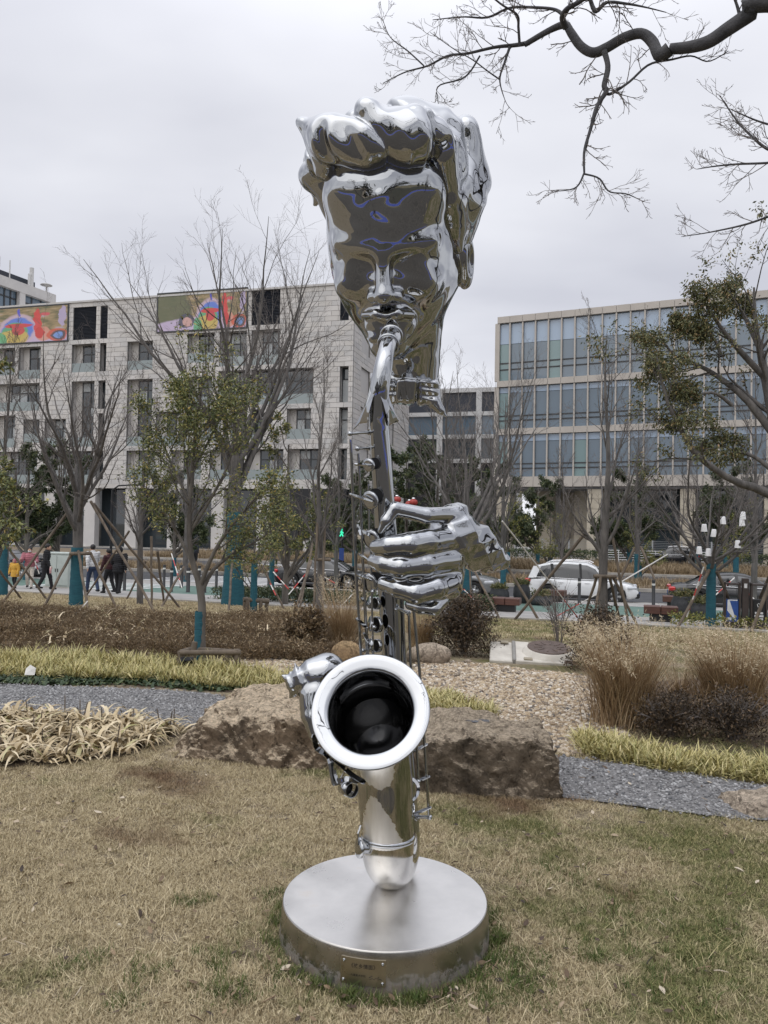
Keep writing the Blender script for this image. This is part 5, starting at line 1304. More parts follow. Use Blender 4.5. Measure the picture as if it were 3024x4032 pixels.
        # mirror, handles, sill, lights
        mb = MB(); mb.bbox((.98 if kind == 'suv' else 1.0, sd * (w2 + .10), belt + .06), (.16, .2, .13), .03); mb.build('mirror', paint_, root)
        for x in (.28, -.78): MB().bbox((x, sd * (w2 + .004), belt - .14), (.2, .03, .035), .01).build('door_handle', M_TRIM if paint_ is not M_PW else paint_, root)
        for x in (.98, -.02, -1.0): MB().box((x, sd * (w2 - .004), .62), (.012, .012, .62)).build('door_gap', M_BLKP, root)
        MB().bbox((0, sd * (w2 - .03), clr + .05), (L * .40, .1, .14), .03).build('sill', M_BLKP if kind == 'suv' else paint_, root)
        MB().bbox((h2 - .30, sd * (w2 - .24), .72 if kind == 'suv' else .63), (.42, .34, .15), .05, Matrix.Rotation(-sd * .5, 3, 'Z')).build('headlight', M_LAMP, root)
        MB().bbox((-h2 + .14, sd * (w2 - .22), .90 if kind == 'suv' else .80), (.28, .40, .17), .05, Matrix.Rotation(sd * .3, 3, 'Z')).build('tail_light', M_REDL, root)
        for a in ax:
            wm = MB(); Mx = Matrix.Translation((a, sd * (w2 - .12), wr)) @ Matrix.Rotation(R(90) * -sd, 4, 'X')
            wm.lathe([(wr * .62, -.10), (wr * .95, -.10), (wr, -.07), (wr, .07), (wr * .95, .105), (wr * .68, .11), (wr * .62, .08)], 28, Mx); wh = wm.build('wheel', M_TYRE, root)
            rm = MB(); rm.lathe([(wr * .68, .095), (wr * .62, .06), (wr * .60, -.02), (.0, -.02)], 28, Mx)
            for k in range(5):
                an = 2 * math.pi * k / 5; rm.box(Mx @ Vector((math.cos(an) * wr * .34, math.sin(an) * wr * .34, .05)), (wr * .62, .085, .04), (Mx.to_3x3() @ Matrix.Rotation(an, 3, 'Z')))
            rm.lathe([(.07, .03), (.07, .08), (.001, .085)], 14, Mx); rm.build('rim', M_RIM, wh)
            MB().rod((a, sd * (w2 - .35), wr), (a, sd * (w2 - .20), wr), wr + .05, n=24).build('wheel_well', M_BLKP, root)
    MB().bbox((h2 - .06, 0, clr + .16), (.22, Wd * .78, .22), .05).build('bumper', M_BLKP if kind == 'suv' else paint_, root)
    MB().bbox((-h2 + .07, 0, clr + .2), (.2, Wd * .82, .3), .05).build('bumper', M_BLKP if kind == 'suv' else paint_, root)
    g = MB()
    for k in range(5): g.box((h2 - .02, 0, .50 + k * .045), (.05, .85, .02))
    g.build('grille', M_TRIM, root); MB().box((h2 + .055, 0, clr + .20), (.02, .44, .14)).build('number_plate', M_PLATEB, root); MB().box((-h2 - .04, 0, .62), (.02, .44, .14)).build('number_plate', M_PLATEB, root)
    if kind == 'suv':
        for sd in (-1, 1): MB().tube([(-1.45, sd * .62, 1.64), (-1.3, sd * .62, 1.72), (-.4, sd * .62, 1.77), (.3, sd * .62, 1.73), (.45, sd * .62, 1.66)], .018, 6).build('roof_rail', M_TRIM, root)
    return root
def onroad(px, d, z=ZR):
    p = W(px, 2200, d); return Vector((p.x, d, z))
HD = -SA
car('parked_suv', 'white sport utility car with dark windows behind the crossed poles', onroad(2292, 33.0), HD, M_PW, 'suv')
car('sedan', 'black sedan with red tail light behind the planters on the right', onroad(2893, 30.8), HD, M_PB, 'sedan')
car('sedan', 'black sedan with chrome window trim behind the teal wrapped trunks', onroad(1285, 38.0), HD, M_PB, 'sedan')
car('parked_suv', 'grey car with chrome grille half hidden behind the steel hand', onroad(1775, 35.0), HD - .12, M_PG, 'suv')
car('sedan', 'dark car at the left edge behind the child in the yellow coat', onroad(45, 41.0), HD, M_PK, 'sedan')
car('parked_suv', 'black sport utility car on the far road beyond the dry grass', onroad(2650, 71.0), HD + math.pi, M_PB, 'suv')

# ================================================================== STREET FURNITURE
M_BWOOD = mat('bench_wood_red', (.12, .05, .034), (.075, .033, .024), rough=.5, scale=4, stretch=(1, 12, 6)); M_URN = mat('planter_dark', (.022, .024, .027), (.04, .042, .046), rough=.6, scale=9, bump=.3, bscale=60)
M_BOLL = mat('bollard_black', (.014, .015, .017), rough=.5)
def bench(p, label, rz=HD):
    root = empty('bench', p, rz, label, 'bench', 'red wooden benches by the green lane')
    for k in range(2): MB().bbox(((k - .5) * .48, 0, .36), (.465, .52, .22), .015).build('plank', M_BWOOD, root)
    MB().bbox((0, 0, .125), (.62, .36, .25), .01).build('leg', M_BLKP, root)
bench(foot(c3p(755, 1130, 25)) + Vector((0, 0, .06)), 'red wooden block bench in front of the barrel planters'); bench(foot(c4p(690, 1262, 22.6)) + Vector((0, 0, .06)), 'red wooden block bench left of the tall dark urn')
bench(Vector((*c3p(1180, 960, 31)[:2], ZT(31.6) + .02)), 'reddish bench behind the barrel planters, partly hidden'); bench(Vector((*c4p(830, 1090, 28.5)[:2], ZT(29))), 'reddish bench peeping out behind the tall dark urn')
M_SHRUBL = leaf_mat('planter_leaves', [(0, (.05, .06, .02)), (.6, (.12, .13, .045)), (1, (.25, .20, .09))])
def planter(p, r_, h, label, low=False):
    root = empty('planter', p, 0, label, 'planter', 'dark planters along the road'); prof = [(r_ * .6, 0), (r_ * .85, h * .15), (r_, h * .45), (r_ * .96, h * .75), (r_ * .80, h * .95), (r_ * .82, h), (r_ * .74, h), (r_ * .72, h * .93), (.001, h * .93)]
    MB().lathe(prof, 28).build('pot', M_URN, root)
    rr = np.random.default_rng(int(p.x * 100) % 999); n = 420; a = rr.uniform(0, 6.28, n); q = np.sqrt(rr.uniform(0, 1, n)) * r_ * .72; P = np.stack([q * np.cos(a), q * np.sin(a), h * .95 + rr.uniform(0, .16, n)], 1); D = unit(np.stack([np.cos(a), np.sin(a), np.full(n, .9)], 1))
    V, Q, rn = leaves_np(rr, P, D, .12, .4); link('plant', leaf_mesh('plant', V, Q, rn, M_SHRUBL), root)
planter(Vector((*c3p(700, 1020, 29.5)[:2], ZT(30.9))), .38, .62, 'dark barrel planter behind the left bench'); planter(Vector((*c3p(893, 1050, 29.8)[:2], ZT(31))), .33, .78, 'tall dark urn planter between the bench and the X poles'); planter(Vector((*c3p(1060, 1060, 29.0)[:2], ZT(31))), .45, .42, 'low wide dark planter in front of the white car')
planter(Vector((*c4p(900, 1170, 24.6)[:2], ZT(26))), .40, .72, 'tall dark urn planter behind the banded rod'); planter(Vector((*c4p(1040, 1190, 24.2)[:2], ZT(26))), .33, .55, 'lower dark urn planter beside the teal wrapped lampshade tree')
def bollard(p, label, h=1.0):
    root = empty('bollard', p, 0, label, 'bollard', 'black bollards along the kerb'); MB().lathe([(.085, 0), (.085, .02), (.062, .025), (.062, h - .03), (.05, h), (.001, h)], 16).build('post', M_BOLL, root)
    MB().lathe([(.0635, h * .80), (.0635, h * .87)], 16).build('reflective_band', M_WHT, root)
k = 0
for px, d, lab in ((2300 + 627 * .4364, 29.5, 'black bollard behind the right bench'), (1650 + 1397 * .452, 30.0, 'black bollard in front of the white car door'), (2300 + 283 * .4364, 29.6, 'black bollard by the white car front wheel')):
    bollard(Vector((W(px, 2300, d).x, d, zg(W(px, 2300, d).x, d))), lab, 1.05)
BLAB = ['behind the thin bare tree', 'in the front row by the thin bare tree', 'behind the leaning stake', 'in the front row by the leaning stake', 'just left of the slender evergreen', 'right of the hooded person', 'in the front row beside the pale stakes', 'behind the slender evergreen trunk', 'in front of the slender evergreen branches', 'right of the slender evergreen trunk', 'in the front row right of the slender evergreen', 'beside the flaring teal wrap', 'behind the black sedan tail']
for i, (x, y) in enumerate(((1342, 700), (1400, 815), (1485, 720), (1540, 815), (1628, 730), (1018, 775), (1137, 800), (30, 720), (82, 815), (175, 730), (222, 815), (318, 690), (745, 690))):
    f = c1p if i < 7 else c2p; p = f(x, y, 34.0); d = 34.0 if y < 760 else 31.0; p = f(x, y, d)
    bollard(Vector((p.x, d, zg(p.x, d))), 'black bollard at the zebra crossing, ' + BLAB[i], 1.0)
# utility cabinet
M_CAB = mat('cabinet_grey_green', (.45, .50, .47), (.38, .43, .40), rough=.6, scale=3)
def cabinet():
    p = c1p(500, 770, 31.5); root = empty('utility_cabinet', Vector((p.x, p.y, zg(p.x, p.y))), HD, 'pale grey-green utility cabinet between the two walking men', 'cabinet')
    MB().bbox((0, 0, .72), (1.18, .5, 1.4), .02).build('housing', M_CAB, root); MB().bbox((0, 0, 1.44), (1.26, .58, .07), .015).build('lid', M_CAB, root)
    for s in (-1, 1): d = MB().bbox((s * .29, -.262, .74), (.56, .03, 1.2), .008).build('door', M_CAB, root); MB().bbox((s * .06, -.285, .75), (.03, .03, .14), .006).build('handle', M_BLKP, d)
    MB().box((0, 0, .03), (1.3, .6, .1)).build('plinth', M_KERB, root)
cabinet()
# litter bin with two posters
def litter_bin():
    p = c4p(1450, 1310, 21.0); M_BIN = mat('bin_brown', (.045, .035, .032), (.06, .045, .04), rough=.5); M_BLUE = mat('poster_blue', (.03, .09, .32), rough=.4); M_PWH = mat('poster_white', (.75, .76, .76), rough=.4)
    root = empty('litter_bin', Vector((p.x, p.y, zg(p.x, p.y))), HD, 'dark brown twin litter bin with a blue and white panel and a central post', 'litter bin')
    s = 21 * .4364 / FPX
    MB().bbox((0, 0, .68), (.17, .2, 1.4), .01).build('post', M_BIN, root)
    for sx in (-1, 1):
        fr = MB(); w, h = .42, 1.22; cx = sx * .33
        for c, sz in (((cx, 0, h), (w, .3, .05)), ((cx, 0, .12), (w, .34, .16)), ((cx - w / 2 + .025, 0, h / 2 + .05), (.05, .3, h)), ((cx + w / 2 - .025, 0, h / 2 + .05), (.05, .3, h))): fr.bbox(c, sz, .008)
        fr.build('frame', M_BIN, root); b = MB().bbox((cx, .02, .5), (w - .1, .26, .64), .01).build('bucket', M_BLKP, root)
        if sx < 0:
            q = MB().box((cx, -.117, .5), (.30, .012, .6)).build('poster', M_BLUE, root); t = MB(); t.add([(cx - .12, -.125, .78), (cx - .08, -.125, .80), (cx + .10, -.125, .22), (cx + .03, -.125, .28), (cx - .13, -.125, .5)], [(0, 4, 3, 2, 1)], False); t.build('white_shape', M_PWH, q)
            tb = MB(); tb.box((cx + .03, -.125, .78), (.2, .004, .03)); tb.box((cx - .07, -.125, .27), (.1, .004, .08)); tb.build('print', M_PWH, q)
        else:
            q = MB().box((cx, -.117, .5), (.28, .012, .6)).build('poster', M_BLKP, root); t = MB()
            for z, w_ in ((.46, .2), (.38, .22), (.30, .2)): t.box((cx, -.125, z), (w_, .004, .055))
            for k in range(3):
                a = 2 * math.pi * k / 3 + .5; b2 = a + 1.7; t.rod((cx + .055 * math.cos(a), -.125, .67 + .055 * math.sin(a)), (cx + .055 * math.cos(b2), -.125, .67 + .055 * math.sin(b2)), .009, n=5)
            t.build('recycling_mark', M_PWH, q)
    e = MB().box((0, -.103, 1.18), (.075, .006, .12)).build('emblem', M_PWH, root)
litter_bin()
# lamp post, traffic light, lanterns
def lamp_post(px, d, h, label):
    x = W(px, 2200, d).x; root = empty('lamp_post', Vector((x, d, zg(x, d))), HD, label, 'lamp post'); MB().tube([(0, 0, 0), (0, 0, h * .15), (0, 0, h)], [.10, .08, .06], 12).build('post', M_BOLL, root)
    MB().tube([(0, 0, h), (.4, 0, h + .25), (1.4, 0, h + .3)], [.05, .045, .04], 8).build('arm', M_BOLL, root); MB().bbox((1.7, 0, h + .3), (.7, .25, .10), .03).build('lamp_head', M_BOLL, root)
lamp_post(436, 43, 4.9, 'black lamp post above the walking couple'); lamp_post(1690, 60, 8.5, 'black lamp post right of the saxophone among the evergreens')
def signal():
    p = c2p(1340, 640, 46); x = p.x; root = empty('pedestrian_signal', Vector((x, 46, ZR)), HD, 'pedestrian signal showing a green walking figure left of the keys', 'traffic light')
    MB().tube([(0, 0, 0), (0, 0, 2.4)], .06, 10).build('post', M_BOLL, root); z = c2p(1332, 405, 46).z - ZR
    MB().bbox((0, 0, z - .0), (.34, .25, .95), .03).build('housing', M_BOLL, root); m, nt, b = nodes_of('signal_green_lit'); b.inputs['Emission Color'].default_value = (.05, 1, .55, 1); b.inputs['Emission Strength'].default_value = .9; b.inputs['Base Color'].default_value = (.02, .2, .1, 1)
    g = MB(); y = -.135; g.sphere((0, y, z + .17), .06, 6); g.tube([(0, y, z + .1), (0, y, z - .06)], .055, 6); g.tube([(0, y, z - .06), (-.1, y, z - .25)], .04, 6); g.tube([(0, y, z - .06), (.1, y, z - .25)], .04, 6); g.tube([(0, y, z + .06), (.12, y, z - .06)], .03, 6); g.tube([(0, y, z + .06), (-.12, y, z - .04)], .03, 6); g.build('green_figure', m, root)
    MB().box((0, -.08, z - 1.5), (.3, .03, 1.1)).build('sign', M_PLATEB, root)
signal()
M_LANT = mat('lantern_red', (.40, .04, .03), (.25, .03, .02), rough=.5)
for px, py, d, lab in ((1563, 1968, 40, 'small red lantern right beside the saxophone tube'), (1628, 1978, 40, 'red lantern above the steel thumb'), (1612, 1985, 41, 'red lantern partly behind its neighbour above the steel thumb')):
    p = W(px, py, d); root = empty('red_lantern', p, 0, lab, 'lantern', 'red lanterns in the trees'); mb = MB(); n = 20; prof = [(.07, -.17), (.17, -.13), (.22, -.05), (.225, .03), (.18, .12), (.07, .17)]
    mb.lathe(prof, 20); mb.build('shade', M_LANT, root); MB().lathe([(.09, .19), (.09, .24), (.001, .24)], 12).build('cap', M_TRIM, root); MB().rod((0, 0, .24), (0, 0, 1.2), .012, n=5).build('cord', M_BLKP, root); MB().rod((0, 0, -.2), (0, 0, -.42), .04, .05, 8).build('tassel', M_LANT, root)
# white lampshades hanging in the right bare tree
M_SHADE = mat('lampshade_white', (.80, .80, .80), (.74, .74, .75), rough=.5)
for x, y, tilt, lab in ((1083, 408, 0, 'white hanging lampshade, leftmost of those in the bare tree'), (1170, 455, .05, 'white hanging lampshade below and right of the leftmost'), (1252, 340, 0, 'white hanging lampshade in the middle above the others'), (1432, 297, .03, 'upper white lampshade of the close pair'), (1424, 358, -.04, 'lower white lampshade of the close pair'),
                        (1385, 555, 0, 'white lampshade hanging lowest on the right'), (1120, 628, 0, 'white lampshade against the fork of the trunk'), (1038, 610, 0, 'white lampshade half hidden left of the trunk fork')):
    d = 20.6; p = c4p(x, y, d); root = empty('lampshade', p, 0, lab, 'lampshade', 'white lampshades hanging in the bare tree'); root.rotation_euler = (0, tilt, 0)
    MB().lathe([(.082, -.105), (.080, -.09), (.058, .085), (.05, .10), (.001, .102)], 20).build('shade', M_SHADE, root); MB().rod((0, 0, .1), (0, 0, .42), .004, n=5).build('cord', M_BLKP, root); MB().sphere((0, 0, -.06), .035, 6).build('bulb', M_SHADE, root)

# wire fence and clipped hedge before the office, railings beside it
M_FENCE = mat('fence_grey', (.38, .39, .40), rough=.5)
def fence():
    a, b = ST(-14, 79.0, ZR + .1), ST(28, 77.8, ZR + .1); root = empty('wire_fence', a, 0, 'thin grey wire fence along the foot of the glass office', 'fence'); v = b - a; n = 16
    for i in range(n + 1): MB().bbox(v * (i / n) + Vector((0, 0, 1.05)), (.12, .12, 2.1), .01).build('post', M_FENCE, root)
    for k in range(12): MB().rod(Vector((0, 0, .25 + k * .16)), v + Vector((0, 0, .25 + k * .16)), .012, n=5).build('wire', M_FENCE, root)
    a, b = ST(-3, 76.8, ZR + .1), ST(7, 76.8, ZR + .1); root = empty('railing', a, 0, 'pale tubular railing behind the far black car', 'railing'); v = b - a
    for i in range(7): MB().rod(v * (i / 6), v * (i / 6) + Vector((0, 0, 1.15)), .03, n=8).build('post', M_SIGNW, root)
    for k in range(5): MB().rod(Vector((0, 0, .25 + k * .22)), v + Vector((0, 0, .25 + k * .22)), .025, n=6).build('rail', M_SIGNW, root)
fence()
def hedge(name, s0, s1, t0, t1, h, label, lm, n, z, leaf=.12):
    r = np.random.default_rng(int(abs(s0 * 7 + t0))); s = r.uniform(s0, s1, n); t = r.uniform(t0, t1, n); zz = h * (1 - r.uniform(0, 1, n) ** 2.5); P = np.stack([s * SU.x + t * SN.x, s * SU.y + t * SN.y, z + zz], 1)
    V, Q, rn = leaves_np(r, P, r.normal(0, 1, (n, 3)), leaf, .5, per=1, spread=.03); o = link(name, leaf_mesh(name, V, Q, rn, lm)); tag(o, label, 'hedge'); return o
hedge('clipped_hedge', -14, 24, 77.0, 78.6, .95, 'low clipped hedge along the wire fence before the office', M_LEAFD, 9000, ZR + .1, .24)
hedge('clipped_hedge', -62, -34, 80.5, 82.0, 1.0, 'low clipped hedge along the foot of the hotel', M_LEAFD, 9000, ZR + .1, .24)
hedge('low_hedge', -14, -8.2, 23.6, 25.2, .42, 'low dark green hedge between the lawn and the black sedan', M_LEAFD, 9000, ZT(24.5), .10)
hedge('low_hedge', -5.6, -4.3, 24.3, 25.6, .45, 'low dark green hedge behind the dark bush', M_LEAFD, 4200, ZT(25), .10)
hedge('low_hedge', 1.0, 4.4, 22.4, 23.8, .35, 'low planting round the foot of the lampshade tree', M_LEAFY, 1500, ZT(24), .10)
for i, (s, t) in enumerate(((-32.6, 78), (-30.7, 78.2), (-28.9, 77.9))):
    r = np.random.default_rng(i + 70); n = 2600; q = unit(r.normal(0, 1, (n, 3))) * (1 - r.uniform(0, 1, (n, 1)) ** 2 * .35); P = q * [1.3, 1.3, .95] + [0, 0, .75]; V, Q, rn = leaves_np(r, P, q, .24, .5)
    root = empty('ball_shrub', ST(s, t, ZR + .1), 0, ('clipped round shrub, left one of the three before the sign board', 'clipped round shrub in the middle of the three', 'clipped round shrub, right one of the three before the sign board')[i], 'shrub', 'clipped round shrubs'); link('foliage', leaf_mesh('foliage', V, Q, rn, M_LEAFD), root); MB().rod((0, 0, -.1), (0, 0, .7), .08, n=6).build('stem', M_BARKD, root)

# ================================================================== PEOPLE
M_SKIN = mat('skin', (.50, .31, .22), (.44, .27, .19), rough=.6); M_HAIRB = mat('hair_black', (.012, .010, .010), rough=.6)
def cloth(name, c): return mat('cloth_' + name, c, tuple(v * .8 for v in c), rough=.9, scale=14, bump=.3, bscale=30)
C_BLK = cloth('black', (.014, .014, .017)); C_DNV = cloth('dark_navy', (.02, .024, .035)); C_WHT = cloth('white', (.66, .67, .68)); C_JEAN = cloth('jeans', (.035, .055, .11)); C_YEL = cloth('yellow', (.62, .36, .06)); C_PNK = cloth('pink', (.42, .16, .19)); C_CRM = cloth('cream', (.62, .57, .50)); C_MAR = cloth('maroon', (.055, .018, .022)); C_SHOE = cloth('shoe', (.016, .016, .018))
def person(label, pos, rz, h, jk, tr, stride=.25, arms=(.2, -.2), bend=(.3, .3), coat=.0, hood=None, mask=False, lean=0.0, bulky=1.0, girl=False, turn=0.0, hold=None):
    """walking figure facing local +X"""
    k = h / 1.72
    hip = .90; sh = 1.43; J = {}
    pel = np.array([0, 0, hip]); chest = np.array([.04 + lean, 0, 1.28]); neck = np.array([.05 + lean * 1.2, 0, 1.47]); head = np.array([.075 + lean * 1.4, 0, 1.60])
    legs = []
    for sd, st in ((1, stride), (-1, -stride)):
        hp = np.array([0, sd * .095, hip - .02]); ft = np.array([st, sd * .095, .07]); kn = (hp + ft) / 2 + np.array([.07 if st < 0 else .04, 0, .02])
        if st < 0: ft = ft + np.array([0, 0, .05])
        legs.append((hp, kn, ft))
    ar = []
    for i, (sd, sw, bd) in enumerate(((1, arms[0], bend[0]), (-1, arms[1], bend[1]))):
        s = np.array([.03 + lean, sd * .19 * bulky, sh - .02]); e = s + np.array([math.sin(sw) * .29, sd * .05, -math.cos(sw) * .29]); a2 = sw + bd; w = e + np.array([math.sin(a2) * .26, -sd * .01, -math.cos(a2) * .26]); ar.append((s, e, w))
    def body(P):
        d = ell(P, head, (.098, .078, .118)); d = smin(d, ell(P, head + [.05, 0, -.05], (.055, .055, .065)), .03)
        d = smin(d, ell(P, head + [.098, 0, -.012], (.020, .014, .024)), .015)                      # nose
        for sd in (-1, 1):
            d = smin(d, ell(P, head + [-.005, sd * .078, -.01], (.022, .012, .032)), .006); d = smax(d, -ell(P, head + [.092, sd * .032, .018], (.016, .014, .010)), .012)
        d = smin(d, rc(P, neck - [0.01, 0, .05], head - [.02, 0, .07], .052, .050), .02)
        d = smin(d, ell(P, chest, (.10, .155, .21)), .03); d = smin(d, ell(P, pel + [0, 0, .05], (.10, .14, .14)), .06)
        for hp, kn, ft in legs: d = smin(d, smin(rc(P, hp, kn, .078, .052), rc(P, kn, ft, .052, .036), .02), .03); d = smin(d, rc(P, ft + [-.03, 0, -.03], ft + [.13, 0, -.045], .036, .026), .02)
        for s, e, w in ar:
            d = smin(d, smin(rc(P, s, e, .048, .040), rc(P, e, w, .040, .028), .015), .02); f = (w - e) / np.linalg.norm(w - e); d = smin(d, ell(P, w + f * .05, (.036, .022, .05)), .015)
            for q in range(4): d = smin(d, rc(P, w + f * .07 + np.array([(q - 1.5) * .017, 0, 0]), w + f * (.125 + (.01 if q in (1, 2) else 0)) + np.array([(q - 1.5) * .019 + .012, 0, 0]), .010, .007), .006)
            d = smin(d, rc(P, w + f * .03 + np.array([.03, 0, 0]), w + f * .08 + np.array([.055, 0, 0]), .011, .008), .008)
        return d
    def jacket(P):
        d = ell(P, chest + [0, 0, .0], (.135 * bulky, .185 * bulky, .23)); d = smin(d, ell(P, pel + [0, 0, .10], (.135 * bulky, .175 * bulky, .16)), .08)
        if coat: d = smin(d, rc(P, pel + [0, 0, .05], pel - [0.0, 0, coat], .165 * bulky, .18 * bulky), .06)
        for s, e, w in ar: d = smin(d, smin(rc(P, s, e, .072 * bulky, .060 * bulky), rc(P, e, w + (w - e) * -.04, .060 * bulky, .046 * bulky), .02), .04)
        d = smin(d, rc(P, neck - [.015, 0, .06], neck - [.015, 0, .0], .085, .066), .03)
        d = d + .006 * np.sin(P[:, 2] * (70 if bulky < 1.2 else 85) + 8 * P[:, 1]) * (1 if bulky < 1.2 else 1.8)
        for s, e, w in ar:
            pass
        return smax(d, (pel[2] - .05 - coat) - P[:, 2], .02) if not coat else smax(d, (pel[2] - coat) - P[:, 2], .02)
    def trousers(P):
        d = ell(P, pel + [0, 0, .0], (.125, .155, .15))
        for hp, kn, ft in legs: d = smin(d, smin(rc(P, hp, kn, .098, .072), rc(P, kn, ft + [0, 0, .01], .072, .058), .02), .03)
        return d + .003 * np.sin(P[:, 2] * 60 + P[:, 0] * 30)
    def shoes(P):
        d = None
        for hp, kn, ft in legs:
            g = rc(P, ft + [-.05, 0, -.02], ft + [.14, 0, -.04], .048, .036); d = g if d is None else np.minimum(d, g)
        return smax(d, -P[:, 2] + .0, .005) if stride == 0 else d
    def hairf(P):
        d = ell(P, head + [-.018, 0, .03], (.108, .092, .108)); d = smax(d, -(ell(P, head + [.075, 0, -.045], (.075, .085, .095))), .012)
        if girl: d = smin(d, rc(P, head + [-.09, 0, 0], head + [-.10, .02, -.20], .05, .025), .03)
        return d
    root = empty('person', pos, rz, label, 'person', None, k)
    lo, hi = (-.62, -.46, -.02), (.72, .46, 1.82)
    link('body', sdf_mesh(body, lo, hi, .016, 'body', [M_SKIN], 1), root); link('jacket', sdf_mesh(jacket, lo, hi, .020, 'jacket', [jk], 1), root); link('trousers', sdf_mesh(trousers, lo, hi, .020, 'trousers', [tr], 1), root); link('shoes', sdf_mesh(shoes, lo, hi, .018, 'shoes', [C_SHOE], 1), root)
    if hood: link('hood', sdf_mesh(lambda P: smax(ell(P, head + [-.01, 0, .01], (.125, .115, .14)), -ell(P, head + [.10, 0, -.02], (.08, .075, .10)), .015), lo, hi, .018, 'hood', [hood], 1), root)
    else: link('hair', sdf_mesh(hairf, lo, hi, .014, 'hair', [M_HAIRB], 1), root)
    if mask: MB().sphere(tuple(head + [.062, 0, -.045]), .07, 8, scale=(.75, .95, .72)).build('face_mask', C_WHT, root)
    return root, ar
def on(f, x, y, d):
    p = f(x, y, d); return Vector((p.x, d, zg(p.x, d) + .03))
FL = math.pi + HD       # walking to the left
person('person in a yellow padded coat and hood, small, beside the woman in pink', on(c1p, 122, 790, 29.6), -1.9, 1.12, C_YEL, C_BLK, stride=.08, bulky=1.35, coat=.22, hood=C_PNK, arms=(.05, .1))
p_, ar = person('woman in a pink padded jacket, cream trousers and white face mask', on(c1p, 240, 815, 29.8), -1.3, 1.60, C_PNK, C_CRM, stride=.14, bulky=1.22, girl=True, mask=True, arms=(.3, .6), bend=(1.2, 1.2))
p_, ar = person('man in black clothes walking right and holding a pink bottle', on(c1p, 368, 832, 29.4), HD + .5, 1.74, C_BLK, C_BLK, stride=.22, arms=(-.15, .1), bend=(.4, .5), coat=.08)
w = p_.matrix_basis @ Vector(ar[1][2] * 1.0)
bt = empty('pink_bottle', w + Vector((.05, -.05, -.16)), 0, 'pink drinks bottle in the hand of the man in black', 'bottle'); MB().lathe([(.001, -.12), (.036, -.12), (.038, .06), (.022, .10)], 14).build('bottle_body', cloth('bottle_pink', (.62, .36, .36)), bt); MB().lathe([(.024, .098), (.024, .14), (.001, .142)], 12).build('cap', M_WHT, bt)
person('man in a white top and blue jeans striding away from the cabinet', on(c1p, 755, 865, 28.3), HD + 2.6, 1.76, C_WHT, C_JEAN, stride=.27, arms=(-.5, .5), bend=(.5, .5))
person('person in a dark maroon jacket half hidden beside the hooded one', on(c1p, 890, 862, 28.2), HD + 2.9, 1.62, C_MAR, C_BLK, stride=.2, arms=(.2, -.3))
person('person in a black hooded coat seen from behind', on(c1p, 965, 862, 27.8), HD + 1.9, 1.70, C_BLK, C_BLK, stride=.2, bulky=1.2, coat=.1, hood=C_BLK, arms=(.4, -.5), bend=(.6, .7))
person('person in dark clothes far off on the median above the crossing', on(c2p, 145, 620, 58), HD + 1.5, 1.7, C_DNV, C_BLK, stride=.1)
